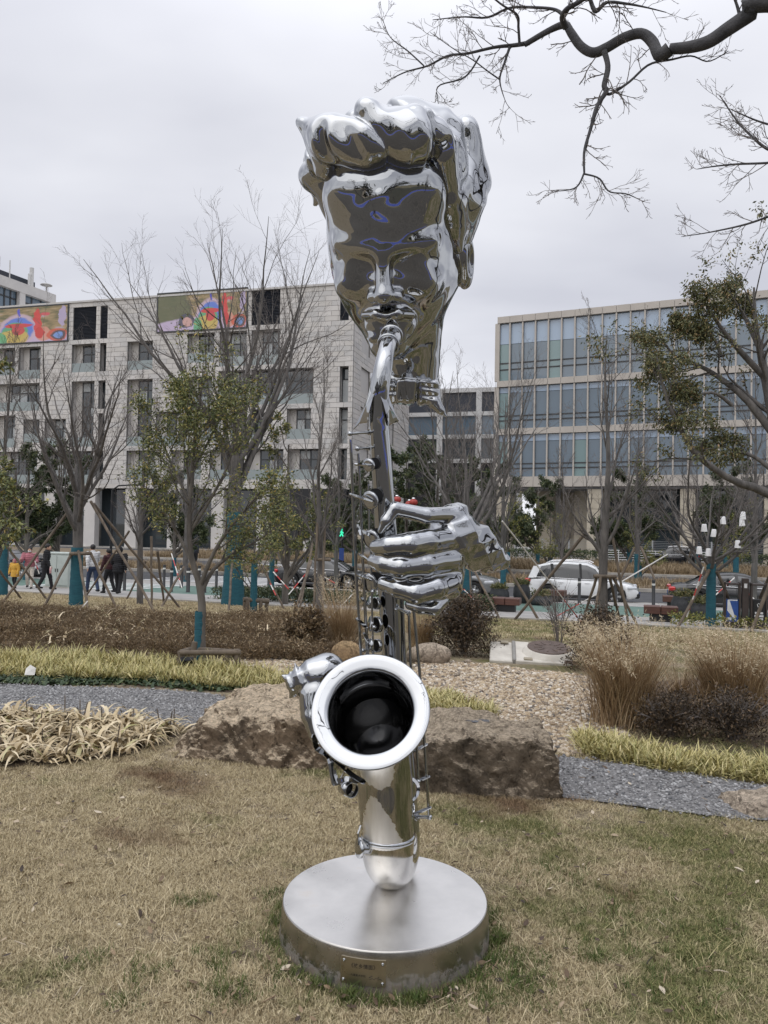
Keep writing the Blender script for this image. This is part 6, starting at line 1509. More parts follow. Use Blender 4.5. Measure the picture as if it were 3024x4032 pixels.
# ================================================================== ROCKS
def rock_mat(name, top, side, dark, scale=3.2):
    m, nt, b = nodes_of(name); L = nt.links; b.inputs['Roughness'].default_value = .88; b.inputs['Specular IOR Level'].default_value = .25
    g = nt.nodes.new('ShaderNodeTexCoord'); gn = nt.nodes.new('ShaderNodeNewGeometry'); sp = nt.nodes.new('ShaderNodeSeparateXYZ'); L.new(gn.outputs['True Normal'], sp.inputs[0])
    n1 = nt.nodes.new('ShaderNodeTexNoise'); n1.inputs['Scale'].default_value = scale; n1.inputs['Detail'].default_value = 9; n1.inputs['Roughness'].default_value = .65; L.new(g.outputs['Object'], n1.inputs['Vector'])
    n2 = nt.nodes.new('ShaderNodeTexNoise'); n2.inputs['Scale'].default_value = scale * 11; n2.inputs['Detail'].default_value = 8; n2.inputs['Roughness'].default_value = .7; L.new(g.outputs['Object'], n2.inputs['Vector'])
    # pale top colour on the upper faces, darker tones on the steep sides
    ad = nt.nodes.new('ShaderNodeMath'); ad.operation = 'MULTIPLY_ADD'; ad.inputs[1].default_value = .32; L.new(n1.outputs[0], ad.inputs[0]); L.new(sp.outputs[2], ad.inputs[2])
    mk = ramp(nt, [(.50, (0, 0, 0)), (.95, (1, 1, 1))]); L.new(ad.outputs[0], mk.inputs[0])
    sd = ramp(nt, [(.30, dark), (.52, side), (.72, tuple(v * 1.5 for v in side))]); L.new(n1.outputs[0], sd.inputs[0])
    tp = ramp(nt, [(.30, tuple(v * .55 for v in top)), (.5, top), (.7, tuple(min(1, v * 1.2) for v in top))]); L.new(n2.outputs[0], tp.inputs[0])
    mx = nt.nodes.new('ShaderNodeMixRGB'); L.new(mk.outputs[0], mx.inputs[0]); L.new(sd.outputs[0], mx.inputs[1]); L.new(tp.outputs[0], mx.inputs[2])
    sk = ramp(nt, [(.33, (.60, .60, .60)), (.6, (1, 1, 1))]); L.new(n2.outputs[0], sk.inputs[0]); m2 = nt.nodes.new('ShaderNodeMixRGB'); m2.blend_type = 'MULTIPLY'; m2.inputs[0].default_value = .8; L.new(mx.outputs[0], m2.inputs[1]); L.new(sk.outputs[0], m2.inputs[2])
    L.new(m2.outputs[0], b.inputs['Base Color'])
    # cracks and pits
    vo = nt.nodes.new('ShaderNodeTexVoronoi'); vo.feature = 'DISTANCE_TO_EDGE'; vo.inputs['Scale'].default_value = scale * 1.7; wv = nt.nodes.new('ShaderNodeVectorMath'); wv.operation = 'SCALE'; wv.inputs['Scale'].default_value = .22; L.new(n2.outputs['Color'], wv.inputs[0])
    wa = nt.nodes.new('ShaderNodeVectorMath'); L.new(g.outputs['Object'], wa.inputs[0]); L.new(wv.outputs[0], wa.inputs[1]); L.new(wa.outputs[0], vo.inputs['Vector'])
    ck = ramp(nt, [(.0, (0, 0, 0)), (.06, (1, 1, 1))]); L.new(vo.outputs['Distance'], ck.inputs[0])
    m3 = nt.nodes.new('ShaderNodeMixRGB'); m3.blend_type = 'MULTIPLY'; m3.inputs[0].default_value = .4; L.new(m2.outputs[0], m3.inputs[1]); L.new(ck.outputs[0], m3.inputs[2]); L.new(m3.outputs[0], b.inputs['Base Color'])
    n4 = nt.nodes.new('ShaderNodeTexNoise'); n4.inputs['Scale'].default_value = scale * 30; n4.inputs['Detail'].default_value = 6; n4.inputs['Roughness'].default_value = .75; L.new(g.outputs['Object'], n4.inputs['Vector'])
    bp = nt.nodes.new('ShaderNodeBump'); bp.inputs['Strength'].default_value = 1.0; bp.inputs['Distance'].default_value = .05; L.new(n2.outputs[0], bp.inputs['Height'])
    b2 = nt.nodes.new('ShaderNodeBump'); b2.inputs['Strength'].default_value = .7; b2.inputs['Distance'].default_value = .03; L.new(ck.outputs[0], b2.inputs['Height']); L.new(bp.outputs[0], b2.inputs['Normal'])
    b3 = nt.nodes.new('ShaderNodeBump'); b3.inputs['Strength'].default_value = .9; b3.inputs['Distance'].default_value = .012; L.new(n4.outputs[0], b3.inputs['Height']); L.new(b2.outputs[0], b3.inputs['Normal']); L.new(b3.outputs[0], b.inputs['Normal'])
    return m
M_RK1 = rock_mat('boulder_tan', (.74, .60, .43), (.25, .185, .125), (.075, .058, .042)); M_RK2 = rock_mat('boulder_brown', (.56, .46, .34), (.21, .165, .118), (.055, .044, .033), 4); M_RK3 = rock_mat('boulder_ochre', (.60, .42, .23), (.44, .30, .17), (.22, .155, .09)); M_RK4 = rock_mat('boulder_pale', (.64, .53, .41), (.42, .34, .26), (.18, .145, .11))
from mathutils import noise as mnoise
def fbm(P, f, seed, oct_=4):
    out = np.zeros(len(P)); a = 1.0
    for o in range(oct_):
        r = np.random.default_rng(seed + o)
        for k in range(5):
            d = unit(r.normal(0, 1, 3)) * f * r.uniform(.7, 1.4); out += a * .3 * np.sin(P @ d + r.uniform(0, 6.28)) * np.sin(P @ unit(r.normal(0, 1, 3)) * f * .8 + r.uniform(0, 6.28))
        a *= .5; f *= 2.05
    return out
def rock(name, planes, rad, label, m, seed, cx, h=.022, amp=.035, freq=5, k=.09, cat='boulder', group=None):
    """boulder cut by planes: list of (point, normal)"""
    cx = np.array(cx)
    def fn(P):
        d = None
        for p, n in planes:
            n = unit(np.array(n, float)); g = (P - np.array(p)) @ n; d = g if d is None else smax(d, g, k)
        big = fbm(P, freq, seed); d = d + amp * big + amp * .9 * np.abs(fbm(P, freq * 2.0, seed + 9, 3)) + amp * .45 * np.abs(fbm(P, freq * 5, seed + 15, 3)) + amp * .16 * fbm(P, freq * 12, seed + 20, 3)
        return d.astype(np.float32)
    lo = cx - np.array(rad); hi = cx + np.array(rad); lo[2] = min(lo[2], -.15)
    me = sdf_mesh(fn, lo - cx * [1, 1, 0], hi - cx * [1, 1, 0], h, name, [m], 1) if False else sdf_mesh(lambda P: fn(P + cx.astype(np.float32)), lo - cx, hi - cx, h, name, [m], 1)
    o = link(name, me); o.location = cx; tag(o, label, cat, group); return o
def g0(px, py): p = G(px, py); return np.array([p.x, p.y, 0.0])
# left boulder: sloping tan crown, broken dark front
A = [g0(655, 2985), g0(900, 3010), g0(1240, 3075), g0(1420, 3085)]
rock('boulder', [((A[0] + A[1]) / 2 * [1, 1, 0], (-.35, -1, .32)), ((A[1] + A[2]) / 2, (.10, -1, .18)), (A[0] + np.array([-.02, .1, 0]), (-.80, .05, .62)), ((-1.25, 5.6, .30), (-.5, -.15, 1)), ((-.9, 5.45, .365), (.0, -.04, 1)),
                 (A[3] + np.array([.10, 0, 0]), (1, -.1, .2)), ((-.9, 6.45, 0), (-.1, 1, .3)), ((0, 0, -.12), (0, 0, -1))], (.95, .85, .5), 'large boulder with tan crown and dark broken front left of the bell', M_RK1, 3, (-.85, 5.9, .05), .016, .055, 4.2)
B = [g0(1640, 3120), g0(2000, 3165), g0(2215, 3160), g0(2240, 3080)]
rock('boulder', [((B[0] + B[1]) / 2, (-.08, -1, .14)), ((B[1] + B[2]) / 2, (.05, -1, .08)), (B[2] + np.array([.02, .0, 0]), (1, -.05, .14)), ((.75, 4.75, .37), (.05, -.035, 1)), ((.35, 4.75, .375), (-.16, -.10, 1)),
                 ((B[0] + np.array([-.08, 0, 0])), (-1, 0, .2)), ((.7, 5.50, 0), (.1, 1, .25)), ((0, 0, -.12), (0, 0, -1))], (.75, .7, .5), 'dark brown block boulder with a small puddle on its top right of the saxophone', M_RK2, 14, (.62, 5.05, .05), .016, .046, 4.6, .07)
pd = W(1885, 2850, 5.12); pm = MB(); n = 18; rr_ = np.random.default_rng(3)
m_, nt_, b_ = nodes_of('puddle_water'); b_.inputs['Base Color'].default_value = (.02, .02, .022, 1); b_.inputs['Roughness'].default_value = .04; b_.inputs['IOR'].default_value = 1.33; M_PUD = m_
pm.add([(.095 * rr_.uniform(.6, 1.15) * math.cos(2 * math.pi * i / n), .055 * rr_.uniform(.55, 1.2) * math.sin(2 * math.pi * i / n), 0) for i in range(n)], [tuple(range(n))], False); po = pm.build('puddle', M_PUD); po.location = (pd.x, 5.10, .385); tag(po, 'small rain puddle on the flat top of the dark boulder', 'puddle')
E = g0(2990, 3235)
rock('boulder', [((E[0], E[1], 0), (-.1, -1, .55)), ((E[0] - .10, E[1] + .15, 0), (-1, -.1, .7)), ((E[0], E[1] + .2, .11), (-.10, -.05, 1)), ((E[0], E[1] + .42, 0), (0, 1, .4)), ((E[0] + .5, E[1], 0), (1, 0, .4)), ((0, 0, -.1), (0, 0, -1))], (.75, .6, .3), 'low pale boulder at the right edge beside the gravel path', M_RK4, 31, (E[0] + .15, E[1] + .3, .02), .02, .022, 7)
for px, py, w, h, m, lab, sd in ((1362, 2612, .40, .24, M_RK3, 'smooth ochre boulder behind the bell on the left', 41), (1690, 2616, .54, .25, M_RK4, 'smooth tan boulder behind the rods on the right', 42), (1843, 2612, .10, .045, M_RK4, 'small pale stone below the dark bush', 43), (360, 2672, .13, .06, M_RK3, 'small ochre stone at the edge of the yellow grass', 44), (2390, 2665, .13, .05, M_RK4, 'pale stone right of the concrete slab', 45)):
    g = G(px, py); me = sdf_mesh(lambda P: (ell(P, (0, 0, h * .30), (w * .52, w * .42, h * .68)) + .06 * w * fbm(P, 3.2 / w, sd, 3)).astype(np.float32), (-w * .8, -w * .7, -h * .6), (w * .8, w * .7, h * 1.4), w / 22, 'boulder', [m], 1)
    o = link('boulder' if w > .2 else 'stone', me); o.location = (g.x, g.y + w * .4, g.z); tag(o, lab, 'boulder' if w > .2 else 'stone')
# small stones lying about
ms = stone_mesh('stone', [M_RK4], 77); mw = stone_mesh('stone', [mat('white_pebble', (.68, .62, .50), rough=.6)], 78)
for i, (px, py, s, m, lab) in enumerate(((470, 3648, .014, mw, 'cream pebble lying alone on the dry lawn'), (1301, 3352, .017, mw, 'cream pebble behind the left rim of the plinth'), (1250, 3880, .022, ms, 'grey stone in the grass left of the plaque'), (1800, 2665, .05, ms, 'grey stone at the near edge of the slab'), (1985, 2650, .06, ms, 'tan stone touching the slab corner'), (2040, 2660, .055, ms, 'reddish tan stone in front of the slab'), (1520, 3885, .016, ms, 'small stone at the front of the plinth'))):
    o = link('stone', m); g = G(px, py); o.location = (g.x, g.y, g.z + s * .35); o.scale = (s,) * 3; o.rotation_euler = (0, .2, i * 1.3); tag(o, lab, 'stone')

# ================================================================== CONCRETE SLAB WITH MANHOLE
def manhole():
    Pc = [G(2020, 2545), G(2275, 2560), G(2262, 2650), G(2060, 2630), G(1975, 2615)]; c = G(2160, 2618) + Vector((0, .38, .05)); root = empty('manhole_slab', c, 0, 'pale concrete slab with a round rusty manhole cover among the pebbles', 'manhole'); M_CON = mat('concrete_pale', (.56, .53, .47), (.44, .41, .36), rough=.85, scale=5, bump=.3); M_RUST = mat('rusty_iron', (.075, .052, .042), (.12, .085, .07), rough=.7, scale=10, bump=.4, bscale=50)
    root.rotation_euler = (R(9.5), 0, 0)
    ex = (G(2262, 2600) - G(2060, 2590)); ex.z = 0; ex.normalize(); ey = Vector((-ex.y, ex.x, 0)); tilt = Matrix(((ex.x, ey.x, 0), (ex.y, ey.y, 0), (0, 0, 1)))
    MB().bbox((tilt @ Vector((.0, 0, .02))), (.72, .80, .07), .012, tilt).build('slab', M_CON, root); MB().bbox((tilt @ Vector((-.54, 0, .012))), (.30, .78, .05), .012, tilt).build('slab', M_CON, root); MB().bbox((tilt @ Vector((-.375, 0, .03))), (.05, .78, .07), .01, tilt).build('joint_strip', mat('joint_grey', (.24, .23, .21)), root)
    cc = tilt @ Vector((.08, -.02, 0)); MB().lathe([(.36, .045), (.31, .115), (.285, .125), (.275, .118)], 40, Matrix.Translation(cc)).build('collar', M_CON, root); cv = MB(); cv.lathe([(.285, .10), (.283, .135), (.26, .138), (.25, .132), (.001, .132)], 40, Matrix.Translation(cc))
    for q in range(10):
        a = 2 * math.pi * q / 10; cv.box(cc + Vector((math.cos(a) * .15, math.sin(a) * .15, .134)), (.10, .02, .008), Matrix.Rotation(a, 3, 'Z'))
    cv.build('cover', M_RUST, root)
    for x, y in ((-.5, .30), (-.20, -.34), (-.12, .33), (.31, -.36)): MB().bbox(tilt @ Vector((x, y, .062)), (.11, .08, .02), .006, tilt).build('plate', mat('plate_rust', (.30, .26, .19)) if x < .3 else M_RUST, root)
manhole()
# spotlight in the yellow grass, paper scrap, log frame round the evergreen's foot
sp = G(735, 2640); root = empty('ground_spotlight', sp, .3, 'small black ground spotlight standing in the yellow grass', 'spotlight'); MB().bbox((0, 0, .10), (.15, .10, .07), .012, Matrix.Rotation(.5, 3, 'X')).build('housing', M_BLKP, root); MB().box((0, -.01, .03), (.03, .03, .1)).build('bracket', M_BLKP, root); MB().box((0, -.062, .10), (.12, .006, .05), Matrix.Rotation(.5, 3, 'X')).build('lens', M_CGL, root)
pp = G(118, 2680); mb = MB(); mb.add([(-.05, 0, .0), (.05, .01, .0), (.06, .02, .07), (-.01, .04, .10), (-.05, .03, .06), (0, .02, .05)], [(0, 1, 5), (1, 2, 5), (2, 3, 5), (3, 4, 5), (4, 0, 5)], False); o = mb.build('paper_scrap', M_WHT); o.location = pp + Vector((0, -.02, .06)); tag(o, 'crumpled white paper scrap caught in the dark ground cover', 'litter')
def log_frame():
    b = base(796, 9.25); root = empty('log_frame', b, .08, 'low timber frame of round logs round the foot of the slender evergreen', 'tree guard'); q = lambda x, y, d: c2p(x, y, d) - b
    for a, c in (((95, 1480, 8.9), (118, 1315, 8.9)), ((370, 1520, 8.75), (380, 1400, 8.75)), ((445, 1555, 8.6), (440, 1380, 8.6)), ((0, 1470, 8.7), (0, 1390, 8.7)), ((140, 1400, 9.6), (145, 1340, 9.6))):
        p0, p1 = q(*a), q(*c); MB().rod(p0 - Vector((0, 0, .05)), p1 + Vector((0, 0, .02)), .036, .034, 9).build('post', M_POLE, root)
    for a, c in (((-15, 1388, 8.62), (470, 1392, 8.58)), ((125, 1358, 9.3), (465, 1390, 8.7)), ((-10, 1385, 8.8), (130, 1355, 9.3))): MB().rod(q(*a), q(*c), .03, .03, 9).build('rail', M_POLE, root)
    b = G(1330, 2520)
log_frame()
pole_set('tree_guard', [(c2p(545, 945, 20), foot(c2p(550, 1100, 20))), (c2p(570, 960, 19.6), foot(c2p(565, 1105, 19.6))), (c2p(675, 970, 19.8), foot(c2p(680, 1085, 19.8))), (c2p(725, 970, 20.2), foot(c2p(725, 1070, 20.2)))], 'short timber posts and rail round a small teal wrapped trunk', 'tree guard', None, .05, ties=[(c2p(535, 955, 19.7), c2p(745, 970, 19.9), M_POLE)])
r_ = np.random.default_rng(3)
leafS = leafy_meshes(96, 3.4, .95, .035, .08, 900, M_LEAF, limbs=9, spread=.8, per=3); make_tree('young_tree', leafS, base(700 + 635 * .4822, 19.8), .8, 'young forked tree with teal wrapped stem inside the short timber guard', wrap=(0, 1.25, 1.3), trunk_r=.075)

# ================================================================== PLANTING
def blade_mat(name, stops):
    return leaf_mat(name, stops)
M_YG = blade_mat('yellow_grass', [(0, (.20, .19, .06)), (.4, (.42, .36, .14)), (.8, (.62, .54, .29)), (1, (.24, .26, .08))]); M_STRAW = blade_mat('tall_straw', [(0, (.19, .125, .066)), (.5, (.36, .25, .14)), (1, (.52, .40, .25))]); M_PLUME = blade_mat('plume', [(0, (.48, .38, .24)), (1, (.74, .64, .46))])
M_RUSTY = blade_mat('rusty_perennial', [(0, (.065, .045, .024)), (.5, (.165, .108, .055)), (.85, (.29, .205, .11)), (1, (.46, .38, .25))]); M_DKSHR = blade_mat('dark_dead_shrub', [(0, (.030, .022, .014)), (.7, (.075, .052, .031)), (1, (.16, .105, .06))]); M_WILT = blade_mat('wilted_leaf', [(0, (.26, .19, .10)), (.5, (.50, .40, .24)), (.9, (.66, .56, .39)), (1, (.28, .27, .09))]); M_GCOV = blade_mat('ground_cover', [(0, (.018, .035, .014)), (.7, (.045, .075, .03)), (1, (.12, .14, .05))])
YG = [pix_poly([(-150, 2598), (300, 2585), (700, 2612), (930, 2640), (1200, 2690), (1200, 2722), (830, 2712), (500, 2680), (-150, 2672)]), pix_poly([(1640, 2740), (1800, 2752), (1960, 2815), (1900, 2830), (1660, 2800)]), pix_poly([(2290, 2895), (2480, 2945), (2760, 3000), (3100, 3030), (3100, 3085), (2700, 3055), (2430, 3010), (2285, 2975)])]
def grass_patch(name, poly, n, mats, length, width, seed, lean=(.15, 1.1), curl=.9, nb=24, spread=.03, scl=(.7, 1.25)):
    r = np.random.default_rng(seed); src = [blade_mesh(name, mats, nb, length, width, spread, seed + i, lean, curl, 4) for i in range(4)]; P = sample_poly(poly, n, r)
    return scatter(name, src, np.c_[P, zgv(P) + bumpz(P[:, 0], P[:, 1])], np.stack([r.normal(0, .1, n), r.normal(0, .1, n), r.uniform(0, 6.28, n)], 1), r.uniform(*scl, n))
for i, (pl, n, L_) in enumerate(zip(YG, (620, 130, 220), (.19, .13, .15))): grass_patch('yellow_edging_grass', pl, n, [M_YG], L_, .011, 100 + 10 * i)
grass_patch('dark_ground_cover', pix_poly([(-150, 2660), (500, 2672), (1000, 2712), (1000, 2726), (500, 2696), (-150, 2690)]), 700, [M_GCOV], .07, .03, 140, lean=(.4, 1.3), nb=10, spread=.05)
tag(sheet('planting_soil', pix_poly([(-250, 2570), (700, 2590), (1250, 2640), (1250, 2730), (830, 2722), (500, 2698), (-250, 2694)]), M_SOIL, dz=.006), kind='structure')
tag(sheet('planting_soil', pix_poly([(2270, 2890), (2400, 2700), (3150, 2640), (3150, 3092), (2700, 3062), (2430, 3016), (2262, 2980)]), M_SOIL, dz=.007), kind='structure')
tag(sheet('planting_soil', LEAFBED, M_SOIL, dz=.007), kind='structure')
# wilted strap leaves flopping over the bed on the left
def wilted():
    r = np.random.default_rng(150); P = sample_poly(LEAFBED, 230, r); Vs = []; Qs = []; Rn = []; b0 = 0
    for x, y in P:
        n = r.integers(7, 13); V, Q, rn = blades_np(n, .34, .030, .03, r, (.1, .9), 2.3, 7); z = zg(x, y)
        V = V.reshape(-1, 3); tw = r.uniform(.6, 1.1); V = V * tw; V[:, 2] = np.maximum(V[:, 2], .012 + .02 * r.uniform(0, 1)) + .008 * np.sin(V[:, 0] * 40 + x * 9); V = V + [x, y, z]
        Vs.append(V); Qs.append(Q + b0); Rn.append(rn); b0 += len(V)
    o = link('wilted_leaves', leaf_mesh('wilted_leaves', np.concatenate(Vs), np.concatenate(Qs), np.concatenate(Rn), M_WILT)); o['kind'] = 'stuff'
    st = MB()
    for x, y in P[:26]: z = zg(x, y); a = r.uniform(-.4, .4, 2); st.rod((x, y, z), (x + a[0] * .1, y + a[1] * .1, z + r.uniform(.12, .22)), .006, .004, 5)
    o = st.build('dead_stalks', M_POLE); o['kind'] = 'stuff'
wilted()
# rust-brown perennials covering the mound
def perennials():
    r = np.random.default_rng(160); src = []
    for i in range(4):
        q = np.random.default_rng(161 + i); n = 170; a = q.uniform(0, 6.28, n); rad = np.sqrt(q.uniform(0, 1, n)) * .17; P = np.stack([rad * np.cos(a), rad * np.sin(a), q.uniform(.02, .24, n) * (1 - (rad / .2) ** 2 * .6)], 1); V, Q, rn = leaves_np(q, P, np.stack([np.cos(a), np.sin(a), np.full(n, .7)], 1), .055, .22, droop=.1)
        S = []; 
        for k in range(14):
            aa = q.uniform(0, 6.28); S.append(np.array([[0, 0, 0], [math.cos(aa) * .07, math.sin(aa) * .07, .13], [math.cos(aa) * .15, math.sin(aa) * .15, .22]]))
        V2, Q2 = tubes_np([(np.array(S), np.full((14, 3), .0022))], 3); me = mesh_np(np.concatenate([V, V2]), quads=np.concatenate([Q, Q2 + len(V)]), mats=[M_RUSTY], name='perennial'); at = me.attributes.new('rnd', 'FLOAT', 'FACE'); at.data.foreach_set('value', np.concatenate([rn, q.uniform(0, .5, len(Q2))]).astype(np.float32)); src.append(me)
    poly = pix_poly([(-200, 2398), (200, 2410), (560, 2432), (760, 2455), (1000, 2440), (1290, 2440), (1420, 2500), (1420, 2590), (1240, 2610), (960, 2612), (830, 2600), (300, 2585), (-200, 2590)])
    n = 2600; P = sample_poly(poly, n, r); dn = fbm(np.c_[P, np.zeros(n)], 1.9, 5); P = P[(dn > -.25) | (r.uniform(0, 1, n) < .25)]; n = len(P); s = r.uniform(.35, .95, n) * (1 + .25 * np.sin(P[:, 0] * 2.1) * np.sin(P[:, 1] * 1.3))
    scatter('brown_perennials', src, np.c_[P, zgv(P)], np.stack([np.zeros(n), np.zeros(n), r.uniform(0, 6.28, n)], 1), s); tag(sheet('planting_soil', poly, M_SOIL, dz=.004, step=.5), kind='structure')
    n = 80; P = sample_poly(poly, n, r); scatter('fallen_strap_leaves', [blade_mesh('strap', [M_WILT], 6, .24, .022, .05, 170 + i, (.5, 1.4), 1.6, 5) for i in range(3)], np.c_[P, zgv(P) + .11], np.stack([np.zeros(n), np.zeros(n), r.uniform(0, 6.28, n)], 1), r.uniform(.6, 1.3, n))
perennials()
# bushes and clumps: each a thing of its own
def bush(px, py, w, h, label, m, n, leaf, seed, name='bush', stems=26, asp=.4):
    r = np.random.default_rng(seed); g = G(px, py); root = empty(name, Vector((g.x, g.y + w * .35, g.z)), 0, label, 'bush'); S = []
    for k in range(stems):
        a = r.uniform(0, 6.28); e = r.uniform(.2, 1.0); S.append(np.array([[0.03 * math.cos(a), .03 * math.sin(a), 0], [math.cos(a) * w * .22 * e, math.sin(a) * w * .2 * e, h * .45], [math.cos(a) * w * .42 * e + r.normal(0, .02), math.sin(a) * w * .38 * e, h * (1.02 - .45 * e * e)]]))
    S = np.array(S); B, BR = branch(r, S, np.full((stems, 3), .006), 7, f=(.25, 1), ang=(.4, .9), ln=(.3, .6), k=4, wob=.15, up=.05, rr=.6, minr=.002); V, Q = tubes_np([(S, np.full((stems, 3), .006)), (B, BR)], 3); link('stems', mesh_np(V, quads=Q, mats=[M_TWIG], name='stems'), root)
    p, d = pts_along(B, [.3, .55, .8, 1]); idx = r.integers(0, len(p), n); k = n // 3; a = r.uniform(0, 6.28, k); rr = np.sqrt(r.uniform(0, 1, k)) * w * .48; lo_ = np.stack([rr * np.cos(a), rr * np.sin(a) * .85, r.uniform(.02, .62, k) * h * (1 - .5 * (rr / (w * .5)) ** 2)], 1); pa = np.concatenate([p[idx], lo_]) if stems > 25 else p[idx]; da = np.concatenate([d[idx], unit(r.normal(0, 1, (k, 3)))]) if stems > 25 else d[idx]; V, Q, rn = leaves_np(r, pa, da, leaf, asp, spread=.045 * w / .8); link('foliage', leaf_mesh('foliage', V, Q, rn, m), root); return root
bush(1835, 2590, .98, .70, 'dense dark brown bush behind the steel little finger', M_DKSHR, 9000, .045, 201, stems=44); bush(2385, 2650, .85, .66, 'dark dead shrub behind the straw clump, beside the slab', M_DKSHR, 7000, .045, 202, stems=40)
bush(2670, 2930, .60, .32, 'low dark dead shrub in front of the straw clumps', M_DKSHR, 3200, .032, 203, stems=46); bush(2950, 2950, .72, .35, 'dark dead shrub at the right edge above the yellow grass', M_DKSHR, 3200, .032, 204, stems=46); bush(1190, 2560, .7, .5, 'rusty upright shrub left of the ochre boulder', M_RUSTY, 4500, .05, 205); bush(2215, 2560, .7, .95, 'sparse leafless shrub of thin stems behind the slab', M_DKSHR, 260, .03, 206, stems=16)
def clump(px, py, w, h, label, seed, n=260, lean=.22, plumes=True, wind=-.12):
    r = np.random.default_rng(seed); g = G(px, py); root = empty('ornamental_grass', Vector((g.x, g.y + w * .3, g.z)), 0, label, 'ornamental grass', 'straw coloured ornamental grasses')
    a = r.uniform(0, 6.28, n); e = np.sqrt(r.uniform(0, 1, n)); L_ = h * r.uniform(.6, 1.0, n); k = 7; P = np.zeros((n, k, 3)); P[:, 0] = np.stack([e * np.cos(a) * w * .16, e * np.sin(a) * w * .16, np.zeros(n)], 1); an = e * lean * r.uniform(.5, 1.5, n)
    for j in range(1, k):
        an = an + .035 + .03 * (j > 4); P[:, j] = P[:, j - 1] + np.stack([np.cos(a) * np.sin(an) + wind * (j / k) ** 2, np.sin(a) * np.sin(an), np.cos(an)], 1) * (L_ / (k - 1))[:, None] + r.normal(0, .004, (n, 3))
    V, Q = tubes_np([(P, np.broadcast_to(np.linspace(.0030, .0014, k), (n, k)).copy())], 3); V2, Q2, rn2 = blades_np(n * 3, h * .78, .0075, w * .13, r, (.05, .5), .75, 5); me = mesh_np(np.concatenate([V, V2.reshape(-1, 3)]), quads=np.concatenate([Q, Q2 + len(V)]), mats=[M_STRAW], name='stems'); at = me.attributes.new('rnd', 'FLOAT', 'FACE'); at.data.foreach_set('value', np.concatenate([np.repeat(r.uniform(0, 1, n), (k - 1) * 3), rn2]).astype(np.float32)); link('stems', me, root)
    if plumes:
        tip = P[:, -1]; dr = unit(P[:, -1] - P[:, -2]); sel = r.uniform(0, 1, n) < .7; tip, dr = tip[sel], dr[sel]; m = len(tip); dd = unit(dr + np.array([wind * 3.5, 0, -.15])); pos = np.repeat(tip, 26, 0) + np.repeat(dd, 26, 0) * (np.tile(np.linspace(-.05, .13, 26), m)[:, None] * h / .9) + r.normal(0, .004, (m * 26, 3)); pos[:, 2] -= (np.tile(np.linspace(0, 1, 26), m) ** 2) * .02
        V, Q, rn = leaves_np(r, pos, np.repeat(dd, 26, 0), .034, .11, droop=.25, spread=.002); link('plumes', leaf_mesh('plumes', V, Q, rn, M_PLUME), root)
clump(2490, 2880, .80, .88, 'tall straw ornamental grass with feathery plumes, left one of the pair', 211, 440, lean=.24); clump(2940, 2850, .95, .80, 'tall straw ornamental grass with feathery plumes by the right edge', 212, 500, lean=.24); clump(2690, 2790, .3, .5, 'thin low straw ornamental grass between the two large clumps', 213, 50)
clump(1345, 2560, .5, .98, 'straw ornamental grass with pale plumes left of the saxophone keys', 214, 190, wind=.02); clump(1660, 2570, .5, .72, 'brown ornamental grass seen between rods and dark bush', 215, 170, plumes=False)
# dry grass on the medians
def median_grass():
    r = np.random.default_rng(220); M_MED = blade_mat('median_dry_grass', [(0, (.14, .10, .055)), (.6, (.27, .20, .115)), (1, (.38, .30, .19))])
    for nm, t0, t1, n, L_, sd in (('median_grass', 41.4, 47.0, 2600, .42, 221), ('median_grass', 56, 68, 5200, .62, 222)):
        src = [blade_mesh('median', [M_MED], 26, L_, .022, .12, sd + i, (.05, .7), .6, 3) for i in range(3)]; s = r.uniform(-40, 34, n); t = r.uniform(t0, t1, n); P = np.stack([s * SU.x + t * SN.x, s * SU.y + t * SN.y, np.full(n, ZR + .15)], 1); scatter(nm, src, P, np.stack([np.zeros(n), np.zeros(n), r.uniform(0, 6.28, n)], 1), r.uniform(.6, 1.25, n))
median_grass()
# fallen leaves and bark bits on the lawn
def litter():
    r = np.random.default_rng(230); M_FL = stone_mat('fallen_leaf', [(0, (.035, .025, .02)), (.5, (.10, .065, .04)), (.8, (.28, .20, .12)), (1, (.5, .43, .33))], .8); V, Q, rn = leaves_np(r, np.zeros((1, 3)), np.array([[1., 0, 0]]), 1, .45); src = []
    for i in range(4):
        c = r.uniform(-.3, .3); k = 5; vs = []
        for j in range(k + 1):
            x = j / k - .5; w = .22 * math.sin(math.pi * (j + .3) / (k + .6)); z = c * x * x * 1.5; vs += [(x, w, z + .06), (x, -w, z + .02 * i)]
        src.append(mesh_np(vs, quads=[(2 * j, 2 * j + 1, 2 * j + 3, 2 * j + 2) for j in range(k)], mats=[M_FL], name='fallen_leaf'))
    for i in range(2): m = MB().tube([(-.6, 0, 0), (-.1, .05, .03), (.6, -.04, 0)], [.05, .06, .03], 5).mesh([M_FL], 'bark_bit'); src.append(m)
    n = 900; y = 1.6 + r.uniform(0, 1, n) * 4.2; x = r.uniform(-1, 1, n) * (.55 * y + .2); P = np.stack([x, y], 1); ok = (np.hypot(x - DISC_C[0], y - DISC_C[1]) > DISC_R + .02) & ~inpoly(P, LEAFBED); P = P[ok]; n = len(P)
    a = r.uniform(-2.6, -.5, 46); rr = DISC_R + np.abs(r.normal(.03, .05, 46)); P = np.concatenate([P, np.stack([DISC_C[0] + rr * np.cos(a), DISC_C[1] + rr * np.sin(a)], 1)]); n = len(P)
    scatter('fallen_leaves', src, np.c_[P, bumpz(P[:, 0], P[:, 1]) + .024], np.stack([r.normal(0, .3, n), r.normal(0, .3, n), r.uniform(0, 6.28, n)], 1), r.uniform(.018, .045, n))
litter()
